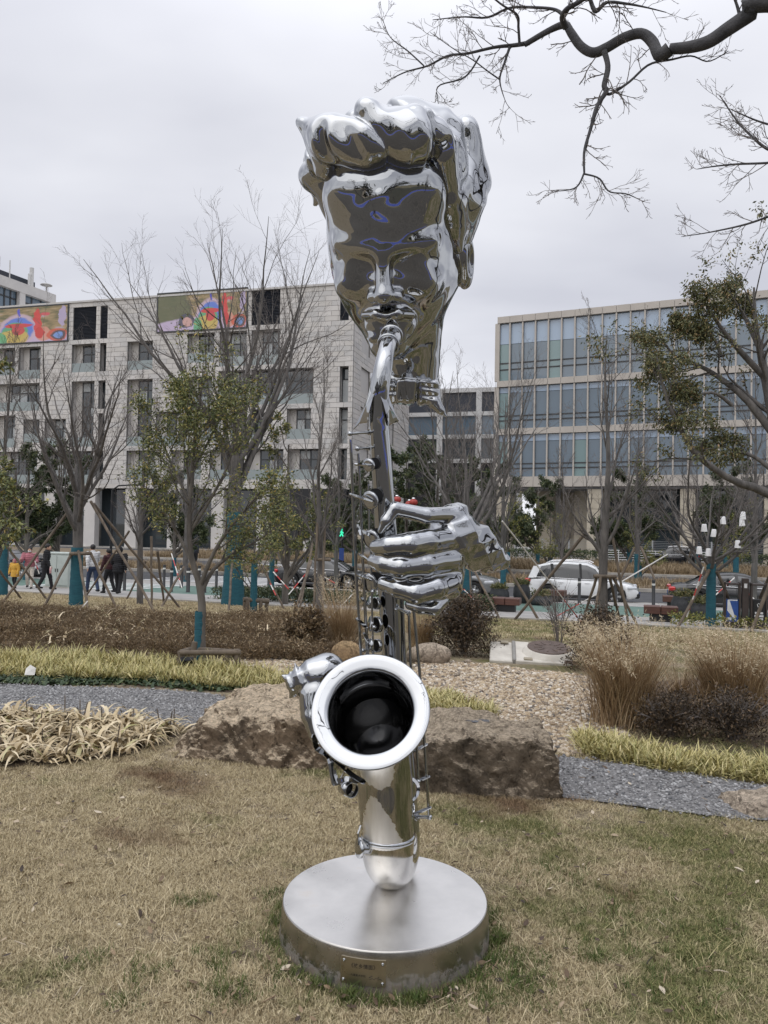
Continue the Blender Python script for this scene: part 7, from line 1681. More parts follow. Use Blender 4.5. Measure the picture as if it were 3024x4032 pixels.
# dark ground sheet added out of view to darken reflections in the steel
tag(sheet('unseen_dark_ground', np.array([(-24, -1.2), (-14, .2), (-5, 1.2), (-1.9, 2.15), (-.6, 2.25), (.7, 2.2), (1.9, 2.12), (5, 1.2), (14, .1), (24, -1.4), (24, -8.0), (8, -8.6), (-4, -8.0), (-24, -6.8)]), mat('added_dark_ground', (.050, .045, .038), (.098, .086, .070), rough=.95, scale=3, obj=False), dz=.01, step=3, bump=False), kind='structure')
tag(sheet('far_turf', np.array([(-60, -12), (-20, -11), (0, -14), (14, -12), (60, -13), (60, -45), (-60, -45)]), mat('far_turf', (.05, .042, .026), (.032, .034, .017), rough=.95, scale=1, obj=False), dz=.01, step=8, bump=False), kind='structure')
# ================================================================== THE STEEL SCULPTURE
def chrome(name, rough, col=(.405, .415, .428), wob=.0, wscale=14, brushed=False):
    m, nt, b = nodes_of(name); L = nt.links
    b.inputs['Base Color'].default_value = (*col, 1); b.inputs['Metallic'].default_value = 1; b.inputs['Roughness'].default_value = rough
    tc = nt.nodes.new('ShaderNodeTexCoord')
    if wob:
        n = nt.nodes.new('ShaderNodeTexNoise'); n.inputs['Scale'].default_value = wscale; n.inputs['Detail'].default_value = 1.5; L.new(tc.outputs['Object'], n.inputs['Vector'])
        bp = nt.nodes.new('ShaderNodeBump'); bp.inputs['Strength'].default_value = wob; bp.inputs['Distance'].default_value = .02; L.new(n.outputs[0], bp.inputs['Height']); L.new(bp.outputs[0], b.inputs['Normal'])
    else:
        n = nt.nodes.new('ShaderNodeTexNoise'); n.inputs['Scale'].default_value = 7; n.inputs['Detail'].default_value = 8; n.inputs['Roughness'].default_value = .7; L.new(tc.outputs['Object'], n.inputs['Vector'])
        mr = nt.nodes.new('ShaderNodeMapRange'); mr.inputs[1].default_value = .42; mr.inputs[2].default_value = .72; mr.inputs[3].default_value = rough * .5; mr.inputs[4].default_value = rough * 3.2; L.new(n.outputs[0], mr.inputs[0]); L.new(mr.outputs[0], b.inputs['Roughness'])
        cr = ramp(nt, [(.35, col), (.75, tuple(v * .84 for v in col))]); L.new(n.outputs[0], cr.inputs[0]); L.new(cr.outputs[0], b.inputs['Base Color'])
    if brushed:
        n = nt.nodes.new('ShaderNodeTexNoise'); n.inputs['Scale'].default_value = 5; n.inputs['Detail'].default_value = 6; n.inputs['Roughness'].default_value = .65; L.new(tc.outputs['Object'], n.inputs['Vector'])
        mr = nt.nodes.new('ShaderNodeMapRange'); mr.inputs[1].default_value = .3; mr.inputs[2].default_value = .7; mr.inputs[3].default_value = rough * .75; mr.inputs[4].default_value = rough * 1.3; L.new(n.outputs[0], mr.inputs[0]); L.new(mr.outputs[0], b.inputs['Roughness'])
        cr = ramp(nt, [(.3, tuple(v * .86 for v in col)), (.6, col), (.8, (col[0] * .95, col[1] * .9, col[2] * .84))]); L.new(n.outputs[0], cr.inputs[0]); L.new(cr.outputs[0], b.inputs['Base Color'])
    return m
M_CHR = chrome('polished_steel', .03, wob=.075, wscale=11)
M_CHRT = chrome('polished_tube_steel', .05, wob=.02, wscale=8)
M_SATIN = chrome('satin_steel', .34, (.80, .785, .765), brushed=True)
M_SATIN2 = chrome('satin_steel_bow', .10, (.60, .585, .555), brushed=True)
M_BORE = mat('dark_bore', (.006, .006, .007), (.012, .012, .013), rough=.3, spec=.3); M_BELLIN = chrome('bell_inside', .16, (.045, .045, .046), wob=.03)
M_SIDE_DARKENED = chrome('satin_steel_side_darkened', .27, (.44, .425, .40), brushed=True)  # darker than the top: the dark ground it reflects is put into the colour
M_PLATE = chrome('plaque_steel', .34, (.43, .385, .30), brushed=True)
def muddy(m):
    """dried mud splashed up the foot of the plinth"""
    nt = m.node_tree; L = nt.links; b = nt.nodes['Principled BSDF']; tc = nt.nodes.new('ShaderNodeTexCoord'); sp = nt.nodes.new('ShaderNodeSeparateXYZ'); L.new(tc.outputs['Object'], sp.inputs[0])
    n = nt.nodes.new('ShaderNodeTexNoise'); n.inputs['Scale'].default_value = 16; n.inputs['Detail'].default_value = 9; n.inputs['Roughness'].default_value = .75; L.new(tc.outputs['Object'], n.inputs['Vector'])
    z = nt.nodes.new('ShaderNodeMapRange'); z.inputs[1].default_value = .015; z.inputs[2].default_value = .13; z.inputs[3].default_value = .30; z.inputs[4].default_value = -.10; L.new(sp.outputs[2], z.inputs[0])
    ad = nt.nodes.new('ShaderNodeMath'); L.new(z.outputs[0], ad.inputs[0]); L.new(n.outputs[0], ad.inputs[1]); mk = ramp(nt, [(.56, (0, 0, 0)), (.72, (.85, .85, .85))]); L.new(ad.outputs[0], mk.inputs[0])
    src = b.inputs['Base Color'].links[0].from_socket; mx = nt.nodes.new('ShaderNodeMixRGB'); L.new(mk.outputs[0], mx.inputs[0]); L.new(src, mx.inputs[1]); mx.inputs[2].default_value = (.13, .10, .07, 1); L.new(mx.outputs[0], b.inputs['Base Color'])
    iv = nt.nodes.new('ShaderNodeMath'); iv.operation = 'SUBTRACT'; iv.inputs[0].default_value = 1; L.new(mk.outputs[0], iv.inputs[1]); L.new(iv.outputs[0], b.inputs['Metallic'])
    rs = b.inputs['Roughness'].links[0].from_socket; m2 = nt.nodes.new('ShaderNodeMath'); m2.operation = 'MAXIMUM'; L.new(rs, m2.inputs[0]); L.new(mk.outputs[0], m2.inputs[1]); L.new(m2.outputs[0], b.inputs['Roughness'])
muddy(M_SIDE_DARKENED)
M_ENGR = mat('engraved_letters', (.02, .017, .015), rough=.6)
SC = empty('saxophonist_sculpture', (DISC_C[0], DISC_C[1], 0), 0, 'mirror-steel sculpture of a head and two hands playing a saxophone on a round plinth', 'sculpture')
S0 = Vector((DISC_C[0], DISC_C[1], 0))
def part(name, me, parent=None):
    o = link(name, me, parent or SC)
    if parent is None: o.location = -S0            # meshes are laid out in world metres
    return o
def pmb(mb, name, m_, parent=None): return part(name, mb.mesh(m_ if isinstance(m_, list) else [m_], name), parent)

# ---- plinth and plaque
ZD = DISC_Z
def plinth():
    R0 = DISC_R0; mb = MB(); prof = [(R0 * 1.032, -.03), (R0 * 1.03, .0), (R0 * 1.02, ZD * .35), (R0 * 1.01, ZD * .8), (R0 * 1.003, ZD - .006), (R0 * .999, ZD - .0015), (R0 * .992, ZD)]
    M = Matrix.Translation(S0)
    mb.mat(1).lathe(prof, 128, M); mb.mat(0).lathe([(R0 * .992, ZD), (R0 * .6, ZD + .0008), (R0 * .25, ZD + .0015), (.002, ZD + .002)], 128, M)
    pl = pmb(mb, 'plinth', [M_SATIN, M_SIDE_DARKENED])
    # plaque bent to the plinth
    rz = lambda z: R0 * (1.03 - .03 * z / ZD) + .002
    a0 = -10.6 / 57.3; w, h = .158, .088; zc = ZD * .57
    def onc(u, v, off): z = zc + v; a = a0 + u / R0; rr = rz(z) + off; return Vector((S0.x + rr * math.sin(a), S0.y - rr * math.cos(a), z))
    pb = MB(); n = 10; V = []
    for i in range(n + 1):
        u = -w / 2 + w * i / n
        V += [onc(u, -h / 2, 0), onc(u, h / 2, 0), onc(u, h / 2, .004), onc(u, -h / 2, .004)]
    F = []
    for i in range(n):
        for k in range(4): F.append((i * 4 + k, i * 4 + (k + 1) % 4, i * 4 + 4 + (k + 1) % 4, i * 4 + 4 + k))
    F += [(0, 1, 2, 3), (n * 4 + 3, n * 4 + 2, n * 4 + 1, n * 4)]
    pb.add(V, F, False); pq = pmb(pb, 'plaque', M_PLATE); PQ = pq
    for su in (-1, 1):
        for sv in (-1, 1):
            c = onc(su * (w / 2 - .011), sv * (h / 2 - .012), .005); d = (c - Vector((S0.x, S0.y, c.z))).normalized()
            q = d.to_track_quat('Z', 'Y').to_matrix().to_4x4()
            rb = MB().lathe([(.0058, -.002), (.0056, .0015), (.004, .003), (.0018, .0034), (.0016, .001), (.0002, .001)], 12, Matrix.Translation(c) @ q)
            part('rivet', rb.mesh([M_CHR], 'rivet'), PQ)
    for txt, wd, u0, v0 in (('《故乡情面》', .084, -.041, .012), ('——大疆美术学院', .070, -.060, -.0155)):
        me = text_mesh(txt, wd, M_ENGR, bold=.006); co = np.empty(len(me.vertices) * 3, np.float32); me.vertices.foreach_get('co', co); co = co.reshape(-1, 3)
        nv = np.array([onc(u0 + x, v0 + y, .0046) for x, y, _ in co], np.float32); me.vertices.foreach_set('co', nv.ravel()); me.update()
        part('lettering', me, PQ)
    sg = MB(); pts = [(.022, -.014), (.034, -.008), (.026, -.012), (.024, -.021), (.033, -.016), (.040, -.020), (.046, -.013), (.050, -.017), (.056, -.009), (.053, -.021), (.058, -.017), (.066, -.020)]
    sg.tube([onc(u, v, .0048) for u, v in pts], .0009, 4); part('signature', sg.mesh([M_ENGR], 'signature'), PQ)
plinth()

def patchy_mat():
    """polished steel with ragged areas that are paler and rougher"""
    m, nt, b = nodes_of('patchy_tube_steel'); L = nt.links; b.inputs['Metallic'].default_value = 1
    at = nt.nodes.new('ShaderNodeAttribute'); at.attribute_name = 'pale_patch'; tc = nt.nodes.new('ShaderNodeTexCoord')
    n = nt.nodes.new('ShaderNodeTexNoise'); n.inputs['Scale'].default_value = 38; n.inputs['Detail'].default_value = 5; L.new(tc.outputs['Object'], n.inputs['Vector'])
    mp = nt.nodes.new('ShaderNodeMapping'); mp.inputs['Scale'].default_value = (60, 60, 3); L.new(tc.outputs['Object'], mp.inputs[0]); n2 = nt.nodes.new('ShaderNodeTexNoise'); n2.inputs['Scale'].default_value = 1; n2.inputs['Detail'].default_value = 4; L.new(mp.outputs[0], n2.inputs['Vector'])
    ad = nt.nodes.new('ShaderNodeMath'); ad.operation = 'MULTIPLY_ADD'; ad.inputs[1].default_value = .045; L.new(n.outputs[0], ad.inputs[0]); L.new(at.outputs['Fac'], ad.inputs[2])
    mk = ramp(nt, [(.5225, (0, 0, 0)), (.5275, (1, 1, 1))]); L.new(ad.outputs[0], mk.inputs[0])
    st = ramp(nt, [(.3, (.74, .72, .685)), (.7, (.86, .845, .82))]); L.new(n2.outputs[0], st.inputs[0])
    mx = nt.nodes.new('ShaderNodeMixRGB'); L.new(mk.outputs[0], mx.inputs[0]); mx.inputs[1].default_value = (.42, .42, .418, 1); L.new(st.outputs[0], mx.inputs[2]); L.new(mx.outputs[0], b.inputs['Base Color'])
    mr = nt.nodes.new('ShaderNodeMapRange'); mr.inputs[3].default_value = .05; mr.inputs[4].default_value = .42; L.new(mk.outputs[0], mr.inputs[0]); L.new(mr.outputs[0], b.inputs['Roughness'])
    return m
M_PATCHY = patchy_mat()
def mark_patches(me):  # marks the two ragged areas drawn paler and rougher
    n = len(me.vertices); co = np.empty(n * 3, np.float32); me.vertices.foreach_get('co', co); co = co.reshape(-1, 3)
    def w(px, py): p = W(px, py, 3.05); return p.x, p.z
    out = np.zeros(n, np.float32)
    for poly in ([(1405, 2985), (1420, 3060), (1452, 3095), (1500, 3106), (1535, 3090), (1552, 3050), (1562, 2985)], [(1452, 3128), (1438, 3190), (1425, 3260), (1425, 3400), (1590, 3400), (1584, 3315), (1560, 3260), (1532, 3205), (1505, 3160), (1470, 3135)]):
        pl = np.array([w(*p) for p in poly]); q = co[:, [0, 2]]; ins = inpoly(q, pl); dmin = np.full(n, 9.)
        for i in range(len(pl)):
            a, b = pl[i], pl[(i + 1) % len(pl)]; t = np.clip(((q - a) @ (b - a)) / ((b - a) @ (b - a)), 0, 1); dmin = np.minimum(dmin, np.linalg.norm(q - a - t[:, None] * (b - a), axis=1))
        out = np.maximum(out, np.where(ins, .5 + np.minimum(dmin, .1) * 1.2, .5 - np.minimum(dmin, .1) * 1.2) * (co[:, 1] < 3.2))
    a = me.attributes.new('pale_patch', 'FLOAT', 'POINT'); a.data.foreach_set('value', out.astype(np.float32))
def pxr(px, d): return px * d / FPX
def spline(pts, rad, k): P, Rr = smooth_poly(pts, rad, k); return [Vector(p) for p in P[0]], list(Rr[0])
# ---- saxophone tubes
BELL_C = W(1458, 2794, 2.88); BELL_A = Vector((-.09, -math.cos(R(33)), math.sin(R(33)))).normalized()
def saxophone():
    zb = .335
    Fb = W(1527, 3330, 3.165); Fb.z = zb + .0; Mb_ = W(1596, 3290, 3.375); Mb_.z = zb
    Mt = W(1493, 1690, 3.08)
    # main tube
    top = Mt; n = 24
    P = [top.lerp(Mb_, i / n) for i in range(n + 1)]; Rr = [pxr(38, 3.2) + (pxr(55, 3.36) - pxr(38, 3.2)) * i / n for i in range(n + 1)]
    pmb(MB().tube(P, Rr, 48), 'body_tube', M_CHRT)
    # bow at the bottom
    c = (Fb + Mb_) / 2; half = (Mb_ - Fb) / 2; bow = []; br = []
    for i in range(25):
        a = math.pi * i / 24; p = c - half * math.cos(a) - Vector((0, 0, math.sin(a) * .105)); bow.append(p); br.append(.106 + (Rr[-1] - .106) * (i / 24) ** 1.1)
    bow = [Fb + Vector((0, 0, .05))] + bow; br = [.1065] + br
    pmb(MB().tube(bow, br, 48), 'bow', M_SATIN2)
    pmb(MB().rod(W(1545, 3466, 3.26) + Vector((0, 0, -.03)), W(1545, 3466, 3.26) + Vector((0, 0, .05)), .05, .06, 20), 'foot', M_SATIN)
    rp = Fb + Vector((0, 0, .055))
    mb = MB(); M = Matrix.Translation(rp)
    mb.lathe([(.104, -.012), (.111, -.008), (.113, 0), (.111, .008), (.104, .012)], 48, M); pmb(mb, 'bow_ring', M_CHR)
    # front tube curving into the bell
    b = BELL_A; C = BELL_C
    pts = [rp + Vector((0, 0, -.01)), Vector((W(1518, 3150, 3.15).x, 3.155, .52)), Vector((W(1513, 3040, 3.14).x, 3.145, .66)), Vector((W(1500, 2960, 3.1).x, 3.115, .765)), C - b * .215, C - b * .10]
    Pp, R2 = spline(pts, [.1065, .110, .1145, .119, .128, .143], 130)
    bt_ = pmb(MB().tube(Pp, R2, 128, caps=False), 'bell_tube', M_PATCHY); mark_patches(bt_.data)
    q = b.to_track_quat('Z', 'Y').to_matrix().to_4x4(); M = Matrix.Translation(C) @ q
    mb = MB(); mb.lathe([(.1435, -.10), (.151, -.05), (.1575, -.022), (.1615, -.0125), (.167, -.008), (.178, -.0058), (.198, -.003), (.219, .0), (.2225, -.002), (.2225, -.007), (.215, -.010), (.19, -.015), (.17, -.028), (.158, -.06), (.147, -.105)], 96, M)
    pmb(mb, 'bell', M_CHR)
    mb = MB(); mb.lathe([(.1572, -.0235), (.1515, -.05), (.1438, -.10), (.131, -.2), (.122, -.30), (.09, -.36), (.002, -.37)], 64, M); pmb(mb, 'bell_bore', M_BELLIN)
    # neck pipe and mouthpiece
    nk = [W(1540, 1304, 3.36), W(1535, 1335, 3.22), W(1522, 1380, 3.10), W(1509, 1446, 3.05), W(1495, 1530, 3.05), W(1491, 1610, 3.065), W(1493, 1695, 3.08)]
    P, Rr = spline(nk, [pxr(v, 3.2) for v in (38, 34, 31, 35, 38, 37, 38)], 40); pmb(MB().tube(P[6:], Rr[6:], 40), 'neck_pipe', M_CHR)
    mb = MB(); mb.tube([W(1545, 1285, 3.43), W(1543, 1300, 3.37), W(1540, 1318, 3.29), W(1532, 1345, 3.195), W(1527, 1362, 3.16)], [pxr(v, 3.2) for v in (30, 38, 44, 43, 38)], 40); mp = pmb(mb, 'mouthpiece', M_CHR)
    for (x, y, d, rr) in ((1541, 1322, 3.27, 47), (1529, 1354, 3.175, 44)):
        p = W(x, y, d); ax = (W(1527, 1362, 3.16) - W(1541, 1318, 3.28)).normalized(); qq = Matrix.Translation(p) @ ax.to_track_quat('Z', 'Y').to_matrix().to_4x4(); r_ = pxr(rr, 3.2)
        ring = MB().lathe([(r_ * .86, -.011), (r_ * .97, -.010), (r_, -.004), (r_, .004), (r_ * .97, .010), (r_ * .86, .011)], 40, qq); part('ligature_ring', ring.mesh([M_CHR], 'ligature_ring'), mp)
    # flared lapels round the top of the tube
    k3 = lambda x, y, d: W(1250 + x * .392, 1250 + y * .392, d)
    for sg, pts in ((-1, [(572, 640, 3.03), (530, 690, 3.03), (500, 800, 3.045), (470, 890, 3.065), (432, 990, 3.08), (358, 1130, 3.10), (420, 1062, 3.06), (505, 1050, 3.035), (525, 930, 3.02), (560, 800, 3.015), (592, 735, 3.015)]),
                    (1, [(628, 640, 3.03), (690, 700, 3.03), (722, 800, 3.045), (752, 880, 3.065), (790, 985, 3.08), (822, 1035, 3.09), (770, 1055, 3.07), (720, 1085, 3.05), (690, 980, 3.025), (655, 850, 3.015), (612, 735, 3.015)])):
        V = [k3(*p) for p in pts]; back = [v + Vector((0, .014, -.002)) for v in V]; n = len(V); mb = MB()
        c_ = sum(V, Vector()) / n + Vector((sg * .004, -.012, 0)); cb = c_ + Vector((0, .014, 0))
        F = [(i, (i + 1) % n, 2 * n) for i in range(n)] + [(n + (i + 1) % n, n + i, 2 * n + 1) for i in range(n)] + [((i + 1) % n, i, n + i, n + (i + 1) % n) for i in range(n)]
        mb.add(V + back + [c_, cb], F, False); o = pmb(mb, 'lapel', M_CHR)
        md = o.modifiers.new('bevel', 'BEVEL'); md.width = .003; md.segments = 2; md.limit_method = 'ANGLE'
    V = [k3(598, 640, 3.006), k3(575, 705, 3.0), k3(600, 770, 3.0), k3(622, 705, 3.0)]
    mb = MB(); mb.prism(V, (0, 0, 0), (0, .02, 0)); pmb(mb, 'slit', M_BORE)
saxophone()

# ---- keywork
def keywork():
    k4 = lambda x, y, d=3.12: W(1300 + x * .2712, 1650 + y * .2712, d)
    k5 = lambda x, y, d=3.16: W(1350 + x * .2411, 2250 + y * .2411, d)
    k6 = lambda x, y, d=3.2: W(1550 + x * .181, 2900 + y * .181, d)
    r2 = lambda x, y, d=3.05: W(1100 + x * .2712, 2560 + y * .2712, d)
    def rod(pts, r, name='rod'): return pmb(MB().tube(pts, r, 10), name, M_CHR)
    rod([W(1381, 1730, 3.02), W(1394, 2090, 3.07), W(1405, 2310, 3.12), W(1424, 2620, 3.18)], .0062)
    rod([W(1410, 1785, 3.04), W(1414, 1850, 3.05), W(1422, 2010, 3.07), W(1430, 2274, 3.12), W(1445, 2590, 3.19)], .0052)
    rod([W(1416, 1990, 3.05), W(1424, 2100, 3.07), W(1436, 2330, 3.11), W(1452, 2600, 3.17)], .004)
    rod([W(1459, 2110, 3.06), W(1462, 2280, 3.09), W(1470, 2590, 3.14)], .0045); rod([W(1450, 1905, 3.03), W(1454, 2100, 3.05)], .004); rod([W(1552, 2300, 3.13), W(1560, 2620, 3.17)], .004)
    for (x, y, d) in ((1462, 1950, 3.035), (1468, 2330, 3.09), (1474, 2470, 3.11), (1560, 2400, 3.14)): pmb(MB().sphere(W(x, y, d), .009, 7), 'pearl', M_CHR)
    rod([W(1610, 2415, 3.2), W(1616, 2600, 3.22), W(1639, 2905, 3.24), W(1648, 3072, 3.25)], .0058)
    rod([W(1628, 2395, 3.22), W(1651, 2630, 3.24), W(1670, 2900, 3.26), W(1680, 3063, 3.27), W(1690, 3215, 3.28)], .0064)
    rod([W(1585, 2330, 3.18), W(1590, 2480, 3.19), W(1598, 2650, 3.2)], .005)
    def post(a, b, r, ball):
        mb = MB(); mb.tube([a, a.lerp(b, .3), b], [r * 1.15, r * .8, r], 10); mb.sphere(b, ball, 8); mb.tube([a, a + (a - b).normalized() * .004], [r * 1.9, r * 2.1], 12); pmb(mb, 'post', M_CHR)
    post(k4(560, 190, 3.07), k4(290, 213, 3.02), .0068, .0105); post(k4(545, 420, 3.08), k4(395, 430, 3.04), .0055, .0105)
    post(k5(880, 600, 3.16), k5(1070, 680, 3.19), .008, .011); post(k6(405, 950, 3.3), k6(535, 980, 3.25), .008, .0115); post(k6(520, 1745, 3.33), k6(785, 1755, 3.28), .0085, .0115); post(k5(480, 1290, 3.2), k5(330, 1290, 3.17), .006, .008)
    def strap(pts, w, th=.004, name='lever', up=Vector((0, 0, 1))):
        """flat bar along points; w across, lying in the plane spanned by its direction and up-cross"""
        mb = MB(); vs = []; n = len(pts)
        for i, p in enumerate(pts):
            t = (pts[min(i + 1, n - 1)] - pts[max(i - 1, 0)]).normalized(); s = t.cross(up).normalized(); nn = s.cross(t).normalized(); ww = w * (.55 if i in (0, n - 1) and n > 2 else 1)
            vs += [p + s * ww / 2 + nn * th / 2, p - s * ww / 2 + nn * th / 2, p - s * ww / 2 - nn * th / 2, p + s * ww / 2 - nn * th / 2]
        F = [(i * 4 + k, i * 4 + (k + 1) % 4, i * 4 + 4 + (k + 1) % 4, i * 4 + 4 + k) for i in range(n - 1) for k in range(4)] + [(3, 2, 1, 0), (n * 4 - 4, n * 4 - 3, n * 4 - 2, n * 4 - 1)]
        mb.add(vs, F, False); return pmb(mb, name, M_CHR)
    # key cups with their black tone holes behind
    def key(c, r, nrm, hole, hr):
        q = nrm.normalized().to_track_quat('Z', 'Y').to_matrix().to_4x4(); M = Matrix.Translation(c) @ q
        o = pmb(MB().lathe([(.001, .004), (r * .6, .0045), (r * .93, .004), (r, .001), (r, -.006), (r * .9, -.008), (.001, -.008)], 32, M), 'key', M_CHR)
        ax = (hole[0] - hole[1]).normalized(); mb = MB(); mb.rod(hole[1], hole[0], hr, n=24); h = part('tone_hole', mb.mesh([M_BORE], 'tone_hole'), o)
    tn = Vector((-.58, -.78, -.24))
    for (x, y, r, hx, hy, hr) in ((555, 670, 27, 640, 645, 27), (575, 1180, 37, 655, 1120, 36), (590, 1745, 38, 670, 1690, 34)):
        dd = 3.0 + (y - 670) * .00005; key(k4(x, y, dd), pxr(r, dd), tn, (k4(hx, hy, dd + .025), k4(hx + 22, hy, dd + .07)), pxr(hr * .86, 3.05))
    key(k5(430, 190, 3.10), pxr(38, 3.1), tn, (k5(520, 130, 3.125), k5(545, 130, 3.17)), pxr(30, 3.12))
    for a, b, w in (((355, 655), (605, 672), .014), ((280, 1088), (615, 1205), .014), ((470, 1620), (575, 1705), .016)):
        dd = 3.0 + (a[1] - 655) * .00005; pa, pb = k4(*a, dd + .01), k4(*b, dd - .018); strap([pa, pa.lerp(pb, .3), pa.lerp(pb, .8), pb], w, .006, up=Vector((0, -.55, .83)))
    pa, pb = k5(225, 50, 3.10), k5(490, 145, 3.085); strap([pa, pa.lerp(pb, .3), pa.lerp(pb, .8), pb], .014, .006, up=Vector((0, -.55, .83)))
    for a, b in (((400, 1530), (440, 1690)), ((415, 1960), (570, 2060))):
        pa, pb = k4(*a, 3.07), k4(*b, 3.05); strap([pa, pa.lerp(pb, .5), pb], .013, .005, up=Vector((.3, -.7, .6)))
    for a, b in (((295, 420), (415, 550)), ((215, 765), (400, 925)), ((330, 1000), (455, 1195))):
        pa, pb = k5(*a, 3.14), k5(*b, 3.13); strap([pa, pa.lerp(pb, .35), pa.lerp(pb, .8), pb], .017, .005, up=Vector((.5, -.6, .6)))
    for (x, y, rx, ry) in ((532, 525, 46, 102), (545, 870, 84, 132), (548, 1215, 50, 108)):
        r_ = pxr(ry * .2411, 3.16); nrm = Vector((-.80, -.60, 0)).normalized(); c = k5(x, y, 3.155)
        q = nrm.to_track_quat('Z', 'Y').to_matrix().to_4x4()
        o = pmb(MB().lathe([(r_ * .93, -.012), (r_, -.012), (r_, .004), (r_ * .9, .004), (r_ * .88, -.002)], 32, Matrix.Translation(c) @ q), 'tone_rim', M_CHR)
        part('tone_hole', MB().lathe([(r_ * .9, .001), (.001, .001)], 32, Matrix.Translation(c) @ q).mesh([M_BORE], 'tone_hole'), o)
        c2 = c + Vector((-.024, -.012, .006)); q2 = Vector((-.93, -.2, .1)).normalized().to_track_quat('Z', 'Y').to_matrix().to_4x4()
        pmb(MB().lathe([(.001, .004), (r_ * .9, .004), (r_, 0), (r_, -.006), (.001, -.006)], 28, Matrix.Translation(c2) @ q2), 'key', M_CHR)
    # brackets beside the bow, on the right
    for a, b in (((405, 330), (735, 165)), ((480, 975), (785, 870)), ((430, 1690), (815, 1540))):
        pa, pb = k6(*a, 3.29), k6(*b, 3.255); strap([pa, pa.lerp(pb, .5), pb], .016, .005, name='bracket', up=Vector((0, -.5, .85)))
    P, _ = spline([k6(400, 900, 3.2), k6(505, 1010, 3.22), k6(540, 1120, 3.23), k6(510, 1270, 3.22), k6(408, 1390, 3.19)], [1] * 5, 14); strap(P, .012, .004, name='key_guard', up=Vector((0, -1, 0)))
    P, _ = spline([k6(420, 1560, 3.2), k6(440, 1420, 3.21), k6(450, 1550, 3.22), k6(430, 1700, 3.2)], [1] * 4, 10); strap(P, .01, .004, name='key_guard', up=Vector((1, 0, 0)))
    # key guard at the lower left of the bell
    for pts, w in (([(500, 1220), (540, 1420), (705, 1540), (765, 1800), (800, 1965)], .022), ([(760, 1545), (960, 1730), (1100, 1840), (1245, 1925)], .018), ([(800, 1945), (900, 1885), (1010, 1868), (1160, 1905)], .020), ([(820, 1580), (800, 1760), (850, 1930)], .014), ([(985, 1660), (930, 1800), (880, 1900)], .008)):
        P, _ = spline([r2(x, y, 3.03 - .00003 * (x - 500)) for x, y in pts], [1] * len(pts), 16); strap(P, w, .006, name='key_guard', up=Vector((.5, -.8, .35)))
    c = r2(1000, 2010, 3.03); M = Matrix.Translation(c) @ Vector((.55, -.80, .05)).normalized().to_track_quat('Z', 'Y').to_matrix().to_4x4(); r_ = pxr(30, 3.03)
    cup = pmb(MB().lathe([(r_ * .9, .028), (r_, .03), (r_, -.03), (r_ * .93, -.03), (r_ * .9, .026)], 32, M), 'key_cup', M_CHR)
    part('tone_hole', MB().lathe([(r_ * .9, -.01), (.001, -.01)], 32, M).mesh([M_BORE], 'tone_hole'), cup)
    k3r = lambda x, y, d: W(1050 + x * .5727, 2450 + y * .5727, d)
    c = k3r(640, 1550, 3.1); M = Matrix.Translation(c) @ Vector((-.92, -.38, .1)).normalized().to_track_quat('Z', 'Y').to_matrix().to_4x4(); r_ = pxr(40, 3.1)
    cup = pmb(MB().lathe([(.001, .012), (r_ * .5, .013), (r_ * .9, .009), (r_, .004), (r_, -.004), (r_ * .8, -.006), (.001, -.006)], 32, M), 'key_cup', M_CHR)
    part('tone_hole', MB().rod(c - Vector((-.92, -.38, .1)) * .04, c - Vector((-.92, -.38, .1)) * .006, r_ * .62, n=24).mesh([M_CHR], 'tone_hole'), cup)
    strap([k3r(648, 1395, 3.09), k3r(630, 1450, 3.085), k3r(625, 1530, 3.085)], .014, .005, up=Vector((1, -.3, 0)))
keywork()

